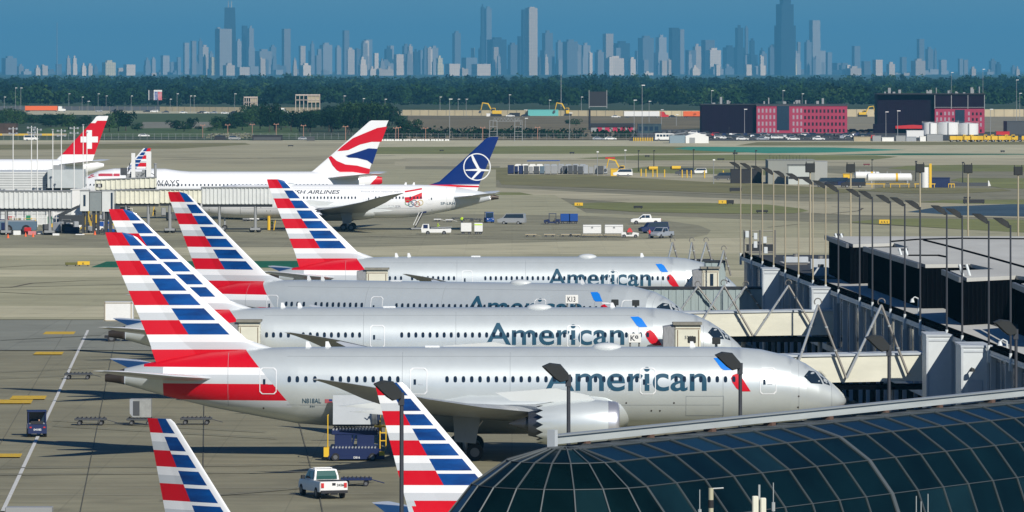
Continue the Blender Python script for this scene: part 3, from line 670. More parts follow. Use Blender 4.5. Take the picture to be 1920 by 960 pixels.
def jet787(label, loc, rz, side=-1, livery='aa', sx=1.0, reg=None, cargo_open=False, gear=True):
    root = thing('airliner', label, 'airliner', loc, rz); root.scale = (sx, 1, 1)
    sh = SH787
    if livery == 'aa':
        fn, cuts = AA787
        fuselage(root, sh, MAA+[M_DRK], cuts(False)+[((1.5,0),(1,0),(-1,4))], lambda x, z: 5 if x < 1.5 else fn(x, z, False))
        tail_fin(root, sh, MAA, cuts(True), lambda x, z: fn(x, z, True), defl=.13, side=side)
    else:
        fuselage(root, sh, [M_WHT, M_DRK, M_LGR], [((1.5,0),(1,0),(-1,4)), ((8.5,5),(1,.25),(4,14))], lambda x, z: 1 if x < 1.5 else (2 if x < 8.5-(z-5)*.25 else 0))
        tail_fin(root, sh, [M_NAV, M_WHT, M_RED], [((0,8.35),(0,1),(-5,20)), ((0,8.0),(-.04,1),(-5,20)), ((0,7.75),(-.02,1),(-5,20))],
                 lambda x, z: 0 if z > 8.35 else (2 if 7.75+.02*x < z < 8.0+.04*x else 1))
    for sd in (-1, 1):
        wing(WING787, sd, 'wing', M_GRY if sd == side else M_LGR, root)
        wing(STAB787, sd, 'tailplane', M_LGR, root)
        engine(root, 33.2, sd*9.8, 3.05, 1.72, 6.0, m=M_SIL if livery == 'aa' else M_WHT)
        MB().loft([airfoil(24.6, 18.9, 3.75, .75, sd*6.3), airfoil(24.6, 19.2, 3.75, .75, sd*6.75)]).build('flap_fairing', M_FAR, root, smooth=60)
        MB().loft([airfoil(24.0, 18.2, 4.6, .65, sd*13.8), airfoil(24.0, 18.5, 4.6, .65, sd*14.2)]).build('flap_fairing', M_FAR, root, smooth=60)
        if gear: bogie(root, 27.6, sd*4.9, 0, .64, 2, door=sd)
    b = MB(); rings = []                                # belly fairing
    for f, rr in ((0,.05),(.05,.5),(.15,.8),(.35,1),(.65,1),(.8,1),(.88,.95),(.94,.8),(.975,.58),(.993,.3),(1,.05)):
        x = 21+f*19.6; rings.append([(x, 3.5*rr*math.cos(2*PI*i/32), 3.65-.35*(1-rr)+1.95*rr*math.sin(2*PI*i/32)) for i in range(32)])
    b.loft(rings); b.build('belly_fairing', M_SIL if livery == 'aa' else M_FAR, root, smooth=True)
    if gear:
        g = MB().tube((50.2,0,2.6),(50.2,0,.5),.14).build('nose_gear', M_STR, root)
        for sd in (-1, 1): MB().wheel(50.2, sd*.35, .5, .5, .3).build('wheel', [M_TYR, M_RIM], g, smooth=40)
    windows(root, sh, W787, 6.02, .27, .47, side)
    for a, b_ in ((489,521),(770,802),(1198,1228),(1422,1453)): door(root, sh, ux(a), ux(b_), 4.87, 6.88, side)
    poly_decal([(53.4,6.2),(53.95,5.68),(54.85,5.58),(54.7,5.95),(54.3,6.5),(53.8,6.62)][::1], sh.body, side, 'cockpit_window', M_GLS, root, lift=.03, grid=.15)
    poly_decal([(54.42,6.5),(54.8,5.98),(54.97,5.62),(55.45,5.45),(55.25,5.85),(54.85,6.3)], sh.body, side, 'cockpit_window', M_GLS, root, lift=.03, grid=.15)
    for x in (15.6, 17.1): beacon(root, x, 8.36)
    for x in (45.0,): beacon(root, x, 8.36)
    MB().box(24.5,25.6,-.2,.2,8.33,8.47).build('antenna', M_WHT, root)
    dome(root, 38.4, 8.35)
    for sd in (-1, 1):
        q = MB(); rings = []
        for i in range(11):
            tt = -1+2*i/10; rr_ = math.sqrt(max(.01, 1-tt*tt)); rings.append([(7.35+tt*1.35, sd*1.62+.3*rr_*math.cos(2*PI*k/12), 5.98+.26*rr_*math.sin(2*PI*k/12)) for k in range(12)])
        q.loft(rings); q.build('tailplane_fairing', M_FAR, root, smooth=True)
    for xs_ in (9.5, 22.8, 31.0, 47.2, 53.0, 55.55):
        zt, zb, _ = lerp(PROF787, xs_); zs_ = [zb+.15+(zt-zb-.3)*i/14 for i in range(15)]
        poly_decal([(xs_-.012, z) for z in zs_]+[(xs_+.012, z) for z in zs_[::-1]], sh.body, side, 'panel_seam', M_SEAM, root, lift=.012)
    for za in (4.05, 7.72):
        poly_decal([(14,za-.01),(47,za-.01),(47,za+.012),(14,za+.012)], sh.body, side, 'panel_seam', M_SEAM, root, lift=.012)
    o_ = [(ux(1284),3.2),(ux(1355),3.2),(ux(1355),4.75),(ux(1284),4.75)]; i_ = [(ux(1284)+.03,3.23),(ux(1355)-.03,3.23),(ux(1355)-.03,4.72),(ux(1284)+.03,4.72)]
    decal(o_+i_, [(k,(k+1)%4,4+(k+1)%4,4+k) for k in range(4)], sh.body, side, 'cargo_hatch', M_SEAM, root, .014)
    for u_, v_ in ((1262,752),(1220,767),(1236,767),(1495,740),(1494,761),(1173,752),(496,763)):
        a_, z_ = ux(u_), CH-(v_-HZ)/24.5; poly_decal([(a_+.07*math.cos(2*PI*k/8), z_+.07*math.sin(2*PI*k/8)) for k in range(8)], sh.body, side, 'service_port', M_DRK, root, lift=.014)
    if livery == 'aa':
        t = skin_text('American', 33.65, 45.95, 5.12, 7.08, sh.body, side, M_TIT, root, 'airline_title', bold=.012, lift=.022)
        poly_decal([(46.5,7.6),(47.2,7.62),(47.5,7.45),(48.0,6.72),(47.3,6.7),(47.05,6.85),(46.8,7.2)], sh.body, side, 'logo_blue_wing', M_BEY, root, grid=.2)
        poly_decal([(47.9,6.62),(48.6,6.62),(49.0,6.48),(48.5,6.46),(48.0,6.5)], sh.body, side, 'logo_white_beak', M_WHT, root, grid=.2)
        poly_decal([(47.8,6.1),(47.95,6.35),(48.25,6.45),(48.6,6.2),(49.3,5.1),(48.55,5.1),(48.2,5.35),(47.9,5.8)], sh.body, side, 'logo_red_wing', M_RED, root, grid=.2)
    if reg:
        skin_text(reg[0], reg[1], reg[2], reg[3], reg[4], sh.body, side, M_TIT, root, 'registration', bold=.01)
    if cargo_open:
        x0, x1 = ux(627), ux(699); y = side*3.55
        MB().add([(x0,y,4.85),(x1,y,4.85),(x1,y+side*.35,2.65),(x0,y+side*.35,2.65),(x0,y-side*.12,4.85),(x1,y-side*.12,4.85),(x1,y+side*.23,2.65),(x0,y+side*.23,2.65)],
                 [(0,1,2,3),(7,6,5,4),(0,4,5,1),(1,5,6,2),(2,6,7,3),(3,7,4,0)]).build('cargo_door', mat('door_panel_grey',(.48,.51,.52),.4,.2,var=.06), root)
        poly_decal([(ux(611),4.2),(ux(625),4.2),(ux(625),4.5),(ux(611),4.5)], sh.body, side, 'flag', mat('flag_red',(.5,.12,.14),.5), root)
        poly_decal([(ux(619),4.35),(ux(625),4.35),(ux(625),4.5),(ux(619),4.5)], sh.body, side, 'flag_canton', mat('flag_blue',(.03,.06,.25),.5), root, lift=.03)
        pass
    return root
M_NAV = mat('tail_navy', (.002,.022,.15), .36, coat=.15, spec=.3)
def loc_of(u, D): return ((u-960)*D/FPX, D, 0)
near = jet787('nearest silver airliner, red white and blue tail, cargo door open beside a navy loader', loc_of(197, 469.4), 0, reg=('N818AL', ux(569), ux(604), 4.18, 4.55), cargo_open=True)
skin_text('844', ux(583), ux(592), 3.85, 4.0, SH787.body, -1, M_TIT, near, 'fleet_number')
j2 = jet787('silver airliner directly behind the nearest one, with the K9 sign before its title', loc_of(203.5, 547), 0)
j3 = jet787('silver airliner behind the K13 sign, third from the front, nose angled nearer', loc_of(315, 623.6), -math.radians(21))
j4 = jet787('farthest of the four parked silver airliners, beyond the K13 gate', loc_of(500, 694), 0, sx=.945)
lot = jet787('white airliner with a navy tail bearing a white crane in a ring', loc_of(935, 1124), PI, side=1, livery='lot', reg=('SP-LRH', 8.0, 10.6, 4.7, 5.2))
def jet737(label, loc, rz):
    root = thing('airliner', label, 'airliner', loc, rz); sh = SH737; fn, cuts = AA737
    fuselage(root, sh, MAA, cuts(False), lambda x, z: fn(x, z, False), n=36)
    tail_fin(root, sh, MAA, cuts(True), lambda x, z: fn(x, z, True), defl=.05)
    for sd in (-1, 1):
        wing(WING737, sd, 'wing', M_LGR, root); wing(STAB737, sd, 'tailplane', M_LGR, root)
        engine(root, 20.5, sd*4.9, 1.55, 1.05, 3.8, False)
        bogie(root, 17.6, sd*2.8, 0, .55, 1, dy=.4, top=2)
    g = MB().tube((33,0,1.8),(33,0,.35),.1).build('nose_gear', M_STR, root)
    for sd in (-1, 1): MB().wheel(33, sd*.25, .35, .35, .2).build('wheel', [M_TYR, M_RIM], g, smooth=40)
    windows(root, sh, [11+.8*i for i in range(26)], 4.1, .25, .36, -1)
    return root
jet737('small airliner at lower left whose striped tail rises in front of the apron', loc_of(277, 302), -math.radians(38))
jet737('small airliner whose striped tail stands left of the glass roof', loc_of(702, 336), 0)
b7 = jet737('distant small airliner, only its striped tail seen above the gate equipment', loc_of(283, 1322), PI)
# crane emblem and titles on the navy-tailed airliner
def ring_decal(cx, cz, r0, r1, surf, side, name, m, parent, n=40, lift=.05):
    vs = [(cx+r1*math.cos(2*PI*i/n), cz+r1*math.sin(2*PI*i/n)) for i in range(n)]+[(cx+r0*math.cos(2*PI*i/n), cz+r0*math.sin(2*PI*i/n)) for i in range(n)]
    return decal(vs, [(i, (i+1) % n, n+(i+1) % n, n+i) for i in range(n)], surf, side, name, m, parent, lift)
def lu(u): return (935-u)/10.23                    # photo column -> metres forward of its tail
def lz(v, D=1124): return CH-(v-HZ)*D/FPX
def Z5(p): return [(lu(480+x/3.6917), lz(200+y/3.6917)) for x, y in p]
ring_decal(lu(894.5), lz(313), 2.33, 2.52, SH787.finy, 1, 'tail_emblem_ring', M_WHT, lot)
for p in ([(1488,335),(1500,332),(1548,425),(1560,432),(1610,436),(1612,446),(1560,446),(1500,505),(1488,500),(1535,445),(1450,443),(1450,436),(1530,430),(1500,375)],):
    poly_decal(Z5(p), SH787.finy, 1, 'tail_emblem_crane', M_WHT, lot, lift=.06)
M_INK = mat('dark_lettering', (.03,.035,.05), .5)
skin_text('POLISH AIRLINES', lu(638), lu(525), lz(363), lz(356), SH787.body, 1, M_INK, lot, 'airline_title', bold=.015, shear=.25)
skin_text('DREAMLINER', lu(752), lu(704), lz(389), lz(384.5), SH787.body, 1, mat('pale_lettering',(.3,.32,.36),.5), lot, 'type_title')
skin_text('Proud of our national team', lu(752), lu(678), lz(360), lz(357), SH787.body, 1, mat('pale_lettering',(.3,.32,.36),.5), lot, 'small_title')
poly_decal(Z5([(1030,582),(1150,562),(1150,572),(1035,592)]), SH787.body, 1, 'painted_ribbon', M_RED, lot)
poly_decal(Z5([(1030,625),(1075,622),(1150,592),(1152,635),(1090,640),(1060,662),(1035,660)]), SH787.body, 1, 'painted_flag', M_RED, lot)
for k, c in enumerate(((.1,.3,.1),(.03,.1,.3),(.02,.02,.03),(.5,.03,.03),(.55,.4,.05))):
    x, y = Z5([(1052+22*k, 662+(k % 2)*10)])[0]; ring_decal(x, y, .42, .52, SH787.body, 1, 'painted_ring', mat('ring_%d' % k, c, .5), lot, 20, .04)
def airliner2(label, loc, prof, fin, tf, wings, stab, eng, wxs, wz, fus_paint, fin_paint, wr=.65):
    root = thing('airliner', label, 'airliner', loc, PI); sh = Shape(prof, fin, tf)
    fuselage(root, sh, fus_paint[0], *fus_paint[1:]); tail_fin(root, sh, fin_paint[0], *fin_paint[1:])
    for sd in (-1, 1):
        wing(wings, sd, 'wing', M_LGR, root); wing(stab, sd, 'tailplane', M_LGR, root)
        for ex, ey, ez, er, el in eng: engine(root, ex, sd*ey, ez, er, el, False, m=M_WHT)
        bogie(root, wings[1][1]*.5+wings[1][2]*.5-2, sd*5, 0, wr, 3)
    windows(root, sh, wxs, wz, .28, .42, 1)
    g = MB().tube((prof[-1][0]-6,0,2.6),(prof[-1][0]-6,0,.5),.15).build('nose_gear', M_STR, root)
    for sd in (-1, 1): MB().wheel(prof[-1][0]-6, sd*.35, .5, .5, .3).build('wheel', [M_TYR, M_RIM], g, smooth=40)
    return root, sh
def bu(u): return (728-u)/9.52
def bz(v): return CH-(v-HZ)/9.52
PB = [(1.2,8.2,7.0,.3),(3,8.7,6.2,.9),(7,9.3,5.0,1.9),(12,9.35,3.7,2.7),(18,9.35,2.9,3.1),(39,9.35,2.7,3.25),(41,9.5,2.7,3.25),(44,9.9,2.7,3.25),(54,9.95,2.7,3.2),(57,9.5,2.8,3.0),(60,8.2,3.2,2.2),(61.6,6.6,3.9,1.3),(62.2,5.6,4.8,.4)]
FB = [(8.2,4.1,17.5),(9.1,3.9,15.5),(9.6,3.75,14.7),(12.1,2.85,11.8),(19.2,.05,3.75),(19.4,-.1,3.3)]
def FBf(z): return z
ba, shb = airliner2('long white airliner with curling red and blue ribbons on its tail', loc_of(728, 1208), PB, FB, .5,
    [(0,38,24,3.8,1.6),(3.2,36,24,3.9,1.5),(12,29,22,4.6,.9),(29,15,11.5,6.4,.25)], [(0,13.5,6,7.9,.6),(1.5,12.6,5.8,8.0,.6),(11,3.2,.4,9.1,.15)],
    [(33,12,2.6,1.5,5.2)], [12+.75*i for i in range(64)], 6.75, ([M_WHT, M_RED], [((3.4,7),(1,.9),(0,8))], lambda x, z: 1 if x < 3.4-(z-7)*.9 and z < 8.9 else 0), ([M_WHT], [], lambda x, z: 0))
def Zb(p): return [(bu(480+x/3.6917), bz(200+y/3.6917)) for x, y in p]
poly_decal(Zb([(562,308),(590,280),(670,218),(760,180),(840,147),(908,137),(868,243),(800,243),(720,262),(640,300),(600,305)]), shb.finy, 1, 'tail_red_ribbon', M_RED, ba, lift=.04)
poly_decal(Zb([(620,340),(690,318),(780,288),(842,292),(806,398),(770,372),(700,355),(640,352)]), shb.finy, 1, 'tail_blue_ribbon', M_NAV, ba, lift=.04)
poly_decal(Zb([(502,350),(520,340),(560,375),(620,400),(700,408),(790,432),(783,470),(700,468),(610,465),(560,440),(530,405)]), shb.finy, 1, 'tail_red_ribbon', M_RED, ba, lift=.06)
skin_text('BRITISH AIRWAYS', bu(338)+0, bu(200), bz(349), bz(337), shb.body, 1, M_INK, ba, 'airline_title')
poly_decal([(bu(u), bz(v)) for u, v in ((226,325),(190,325),(172,327),(165,333),(168,334),(180,330),(226,330))], shb.body, 1, 'painted_ribbon', mat('ribbon_rose',(.5,.06,.09),.4), ba)
def su(u): return (203-u)/8.1
def szz(v): return CH-(v-HZ)/8.1
PSW = [(1,7.6,6.8,.3),(4,8.3,5.6,1.2),(10,8.6,4.0,2.4),(17,8.65,2.8,3.05),(66,8.65,2.5,3.1),(70,7.6,2.8,2.2),(73,5.2,4.0,.5)]
FSW = [(7.6,3.95,13.5),(8.65,3.5,11.9),(9.9,3.1,10.6),(17.7,.3,3.4),(18.5,0,2.8),(18.65,0,2.2)]
sw, shs = airliner2('white airliner with a red tail bearing a white cross', loc_of(203, 1420), PSW, FSW, .5,
    [(0,45,29,3.8,1.6),(3.1,43,29,3.9,1.5),(12,35,27,4.6,.9),(32,21,18,6.6,.25)], [(0,13,6,7.2,.6),(1.5,12,5.8,7.3,.6),(10.7,3,.2,8.4,.15)],
    [(36,9.7,2.8,1.7,6)], [14+.8*i for i in range(60)], 6.0, ([M_WHT], [], lambda x, z: 0),
    ([M_RED, M_WHT], [((0,9.72),(0,1),(-5,20)), ((0,17.55),(.25,1),(-5,20))], lambda x, z: 0 if 9.72 < z < 17.55-.25*x*.4 else 1))
cx, cz = su(167.5), szz(261.5)
poly_decal([(cx+a, cz+b_) for a, b_ in ((-.62,2.15),(.62,2.15),(.62,.68),(2.0,.68),(2.0,-.68),(.62,-.68),(.62,-2.15),(-.62,-2.15),(-.62,-.68),(-2.0,-.68),(-2.0,.68),(-.62,.68))], shs.finy, 1, 'tail_cross', M_WHT, sw, lift=.05)
# ---------------------------------------------------------------- concourse on the right
M_COP = mat('pale_coping', (.52,.56,.58), .5, .1, var=.15, scale=.4)
M_ROOF = mat('roof_membrane', (.50,.50,.46), .8, var=.18, scale=.12, stretch=(1,.3,1))
M_RDK = mat('dark_gravel_roof', (.035,.04,.045), .9, var=.3, scale=.2)
M_WALL = mat('blue_grey_cladding', (.05,.085,.12), .45, .1, var=.12, scale=.5, stretch=(2,2,.3))
M_PAN = mat('dark_window_glass', (.018,.035,.06), .15, spec=.7)
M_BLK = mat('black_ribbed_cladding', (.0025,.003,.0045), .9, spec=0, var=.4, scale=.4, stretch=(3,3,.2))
M_CRM = mat('cream_bridge_paint', (.72,.71,.58), .5, var=.12, scale=.5, stretch=(.6,1,2))
M_LBX = mat('pale_blue_white_panel', (.62,.66,.66), .5, var=.05)
M_PIP = mat('galvanised_pipe', (.62,.64,.62), .35, .5)
M_PDK = mat('dark_pipe', (.22,.21,.19), .5, .4)
M_TAN = mat('tan_pole', (.40,.35,.24), .55, .1)
M_POL = mat('dark_pole', (.055,.06,.07), .5, .3)
M_HED = mat('lamp_housing', (.032,.035,.035), .6, spec=.25)
ZR = 9.5
def CX(D): return 53.9-.0439*D
def wallpt(D): return (CX(D)+.25, D)
con = thing('concourse_building', 'long low concourse with dark windows, pale coping and a flat roof, right of the noses', 'terminal', (0,0,0))
Ds = [663, 395]
b = MB(); b.prism([(CX(395)+.3,395),(CX(395)+60,395),(CX(663)+60,663),(CX(663)+.3,663)], 0, ZR-.25); b.build('wall', M_WALL, con)
b = MB(); b.prism([(CX(395)-.05,394.7),(CX(395)+60.2,394.7),(CX(663)+60.2,663.3),(CX(663)-.05,663.3)], ZR-.25, ZR)
b.build('roof', M_RDK, con)
LW = math.hypot(268, 268*.0439)
dirx, diry = -.0439/math.hypot(1,.0439), 1/math.hypot(1,.0439)
def along(b_, t0, t1, o0, o1, z0, z1, mi=0):     # box in wall coordinates: t along the wall from its near end, o outward
    p0 = Vector((CX(395), 395)); d = Vector((dirx, diry)); n = Vector((-diry, dirx))
    q = [p0+d*t0+n*o0, p0+d*t1+n*o0, p0+d*t1+n*o1, p0+d*t0+n*o1]
    return b_.prism([tuple(x) for x in q], z0, z1, mi)
b = MB(); along(b, 0, LW, -.3, .12, ZR-.45, ZR-.12); b.build('coping', M_COP, con)
b = MB(); along(b, 0, LW, -.75, .1, ZR-.115, ZR+.12); along(b, 0, LW, -.4, -.2, ZR+.12, ZR+.3); b.build('parapet', M_BLK, con)
b = MB(); along(b, 0, LW, .12, .17, ZR-.5, ZR-.36); b.build('gutter', M_COP, con)
b = MB(); along(b, 0, LW, -.3, .1, 3.7, 4.25); b.build('floor_beam', M_COP, con)
t = 2.0; k = 0; panes = []
while t < LW-2:
    wdt = [2.5,2.5,1.3,2.5,2.5,3.4][k % 6]
    if k % 6 in (0,1,3,4,5) and len(panes) < 88:
        o = MB(); along(o, t+.3, t+wdt-.25, -.25, -.22, 4.5, ZR-.9); panes.append(o.build('window', M_PAN, con))
    t += wdt; k += 1
b = MB(); t = 2.0; k = 0
while t < LW-2:
    along(b, t-.1, t+.12, -.3, .12 if k % 3 == 0 else -.2, .2 if k % 3 == 0 else 4.25, ZR-.55); t += [2.5,2.5,1.3,2.5,2.5,3.4][k % 6]; k += 1
b.build('mullions', M_COP, con)
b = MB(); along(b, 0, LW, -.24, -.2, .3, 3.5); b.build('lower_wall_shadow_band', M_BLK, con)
# light walkway strips and ballast on the lower roof
b = MB(); along(b, 0, 190, -4.8, -.9, ZR+.01, ZR+.06); b.build('walkway', M_ROOF, con)
b = MB()
for t0, t1, o0, o1 in ((196,205,-12,-3),(215,219,-30,-4),(240,244,-30,-2)): along(b, t0, t1, o0, o1, ZR+.01, ZR+.05)
b.build('walkway', M_ROOF, con)
# stepped black penthouse
ph = thing('rooftop_building', 'black-clad stepped building with a pale roof standing on the concourse roof', 'building', (0,0,0))
PH = [(31.0,600),(31.6,572),(35.7,576),(36.2,563.5),(32.6,562),(34.4,513.5),(38.3,515),(39.2,502),(35.3,498),(35.4,480),(39.8,485.6),(41.8,474),(38.6,468),(38.6,440),(95,440),(95,600)]
ZP = 13.25
b = MB(); b.prism(PH, ZR, ZP-.3); b.build('wall', M_BLK, ph)
def grow(poly, e):
    out = []; n = len(poly)
    for i in range(n):
        p, q, r = Vector(poly[i-1]), Vector(poly[i]), Vector(poly[(i+1) % n]); d1 = (q-p).normalized(); d2 = (r-q).normalized()
        n1 = Vector((d1.y,-d1.x)); n2 = Vector((d2.y,-d2.x)); m_ = (n1+n2); m_ = m_/max(.3, m_.length_squared)*2
        out.append(tuple(q-m_*e))
    return out
b = MB(); b.prism(grow(PH, .25), ZP-.3, ZP); b.build('roof', M_ROOF, ph)
b = MB()
def ribs(p, q, n_):
    for i in range(n_+1):
        t = i/n_; x = p[0]+(q[0]-p[0])*t; y = p[1]+(q[1]-p[1])*t; b.box(x-.05, x+.05, y-.12, y+.02, ZR+.1, ZP-.35)
ribs(PH[1], PH[2], 10); ribs(PH[5], PH[6], 10); ribs(PH[9], PH[10], 12); ribs(PH[13], (50,440), 20)
b.build('wall_ribs', mat('black_rib', (.004,.0045,.006), .9, spec=0), ph)
b = MB()
for p, q in ((PH[0],PH[1]),(PH[4],PH[5]),(PH[8],PH[9]),(PH[12],PH[13])):
    b.loft([[(p[0]-.45,p[1],ZP-.32),(p[0]-.2,p[1],ZP-.32),(p[0]-.2,p[1],ZP+.1),(p[0]-.45,p[1],ZP+.1)],[(q[0]-.45,q[1]-.3,ZP-.32),(q[0]-.2,q[1]-.3,ZP-.32),(q[0]-.2,q[1]-.3,ZP+.1),(q[0]-.45,q[1]-.3,ZP+.1)]])
b.build('edge_trim', mat('grey_trim', (.16,.17,.18), .5, .2, var=.3, scale=1), ph)
b = MB()                                            # membrane seams and a hose line on the pale roof
for pts in ([(1671,454),(1720,450),(1800,448),(1930,449)], [(1732,451),(1780,463),(1850,482),(1925,503)], [(1703,480),(1760,480),(1775,483)]):
    q = [P(u, v, (CH-ZP)*FPX/(v-HZ)) for u, v in pts]
    for a, c in zip(q, q[1:]): b.tube((a[0],a[1],ZP+.05), (c[0],c[1],ZP+.05), .09, n=5)
b.build('roof_hose', M_BLK, ph)
def rooftop_light(u, v, D, label):
    x, y, z = P(u, v, D); r = thing('security_light', label, 'lamp', (x, y, z), 0, 'white tube lights on the black building')
    for dx in (0, .55): MB().tube((dx,0,0), (dx+.3,-.1,-1.0), .11, n=8).build('tube', M_LBX, r)
    MB().box(-.1,.8,.05,.15,-.2,.0).build('bracket', M_POL, r)
rooftop_light(1566, 438, 596, 'small white light on the far corner of the black building')
rooftop_light(1686, 466, 540, 'pair of white tube lights beside the middle step of the black building')
rooftop_light(1799, 496, 486, 'pair of white tube lights over the nearest step of the black building')
# vestibule boxes on the wall, one per bridge
def vest(D0, D1, w_, z0, z1, label, m=M_LBX, dark=False):
    x = CX((D0+D1)/2); r = thing('stair_tower', label, 'stair tower', (x-w_, D0, z0), 0, 'pale stair boxes on the concourse wall')
    h = z1-z0; MB().box(0, w_+.3, 0, D1-D0, 0, h).build('wall', m, r)
    MB().box(-.08, w_+.35, -.08, D1-D0+.08, h-.002, h+.16).build('roof', M_COP, r)
    b = MB(); b.box(-.05, .12, -.05, .03, 0, h-.01); b.box(w_-.15, w_+.02, -.05, .03, 0, h-.01); b.box(-.03, w_, -.04, .03, h-.35, h-.2); b.build('trim', M_COP, r)
    return r
vest(464.6, 470, 1.95, 0, 9.35, 'tall pale stair tower on the concourse, farther of the nearest pair')
v2 = vest(442, 448, 1.95, 0, 9.55, 'tall pale stair tower with a grey door, nearest to the glass roof')
MB().box(.45,1.45,-.07,-.04,4.9,7.2).build('door', mat('pale_door', (.5,.54,.56), .5), v2)
MB().tube((.7,-.1,8.1),(.7,-.7,8.1),.05,n=6).tube((.7,-.7,8.1),(.7,-.7,7.85),.16,.2,n=10).build('lamp', M_HED, v2)
vest(561, 566, 1.7, 5.2, 9.45, 'short pale stair box at the root of the K9 bridge')
vest(614, 619, 1.7, 5.4, 9.45, 'short pale stair box at the root of the K13 bridge')
# fixed bridges with pipe masts
def bridge(D, x0, z0, z1, label, m, apex, apz, botz, dep=3.0, ribs_=0, name='jet_bridge', rise=0.0):
    x1 = CX(D)+.1; r = thing(name, label, 'jet bridge', (x0, D, 0)); L = x1-x0
    def seg(a, c, e=0, f=0, y0=0, y1=dep): return [[(a,y0,z0+e),(a,y1,z0+e),(a,y1,z1+e),(a,y0,z1+e)],[(c,y0,z0+f),(c,y1,z0+f),(c,y1,z1+f),(c,y0,z1+f)]]
    b = MB(); b.loft(seg(0, L, -rise, 0))
    if ribs_:
        k = 0
        while k*ribs_ < L-.2:
            a = k*ribs_; b.box(a+.05, a+ribs_*.55, -.08, .002, z0+.1-rise*(1-a/L), z1-.1-rise*(1-a/L)); k += 1
    b.build('cabin', m, r)
    b = MB()
    for z in (z1,): b.loft([[(-.1,-.12,z-rise-.02),(-.1,dep+.1,z-rise-.02),(-.1,dep+.1,z-rise+.14),(-.1,-.12,z-rise+.14)],[(L,-.12,z-.02),(L,dep+.1,z-.02),(L,dep+.1,z+.14),(L,-.12,z+.14)]])
    b.build('roof', M_COP if not ribs_ else M_RDK, r)
    b = MB(); b.box(.2, L-.2, .2, dep-.2, z0-.55-rise*.5, z0-.02-rise); b.build('underframe', M_BLK, r)
    for u, legs in apex:
        for yy in (-.45,):
            ax = (u-960)*D/FPX-x0; f = MB()
            for lu, lz2 in legs:
                bx = (lu-960)*D/FPX-x0
                bright = yy < 0
                f.tube((ax, yy, apz), (bx, yy, lz2), .1, n=8, mi=0 if bx < ax else 1)  # legs left of the apex are pale, those right of it dark
                for q in (.3,.62): 
                    c = Vector((ax,yy,apz)).lerp(Vector((bx,yy,lz2)), q); f.tube(c-Vector((.0,0,.06)), c+Vector((0,0,.06)), .13, n=8)
            f.build('mast_leg', [M_PIP, M_PDK], r)
        f = MB(); ax = (u-960)*D/FPX-x0; f.tube((ax,-.45,apz),(ax,-.02,apz-.3),.08,n=8)
        pts = [(ax+.28*math.cos(t), -.45, apz+.25+.28*math.sin(t)) for t in [PI*k/6-.3 for k in range(9)]]
        for a, c in zip(pts, pts[1:]): f.tube(a, c, .05, n=5)
        f.build('mast_head', M_PDK, r)
    f = MB()
    for k in range(int(L//7)+1):
        xx = min(L-1, 1+k*7); f.tube((xx, dep/2, 0), (xx, dep/2, z0-rise-.3), .22, n=10)
    f.build('column', M_STR, r)
    return r
br1 = bridge(475, 14.5, 5.5, 7.55, 'cream fixed bridge reaching the nearest airliner, pipe masts standing over it', M_CRM,
    [(1533,[(1487,5.8),(1586,5.7)]), (1652,[(1587,5.7),(1702,6.0)])], 11.35, 5.7, rise=.35)
br2 = bridge(560, 13.2, 5.35, 7.5, 'cream fixed bridge behind, meeting the airliner by the K9 sign', M_CRM,
    [(1357,[(1316,6.6),(1411,5.3)]), (1478,[(1415,5.3),(1522,6.2)])], 9.85, 5.3, rise=.25)
br3 = bridge(618, 10.5, 4.9, 7.45, 'grey-green corrugated bridge at the K13 gate', mat('grey_green_bridge', (.34,.41,.40), .5, .1, var=.15, scale=.8, stretch=(3,1,.3)),
    [(1308,[(1274,5.2),(1345,5.2)]), (1398,[(1362,5.2),(1432,5.0)])], 7.7, 5, ribs_=.75)
br4 = bridge(686, 21.6, 4.8, 8.0, 'farthest grey-green corrugated bridge at the concourse end', MATS['grey_green_bridge'],
    [(1357,[(1344,6.5),(1370,6.5)])], 9.3, 6, ribs_=.7)
br5 = bridge(703, 16.0, 4.6, 7.6, 'grey-green bridge hidden behind the farthest parked airliner, only its pipe masts showing', MATS['grey_green_bridge'],
    [(1261,[(1247,6.5),(1277,6.5)]), (1297,[(1288,6.5),(1308,6.5)]), (1324,[(1309,6.5),(1340,6.5)])], 9.75, 6, ribs_=.7)
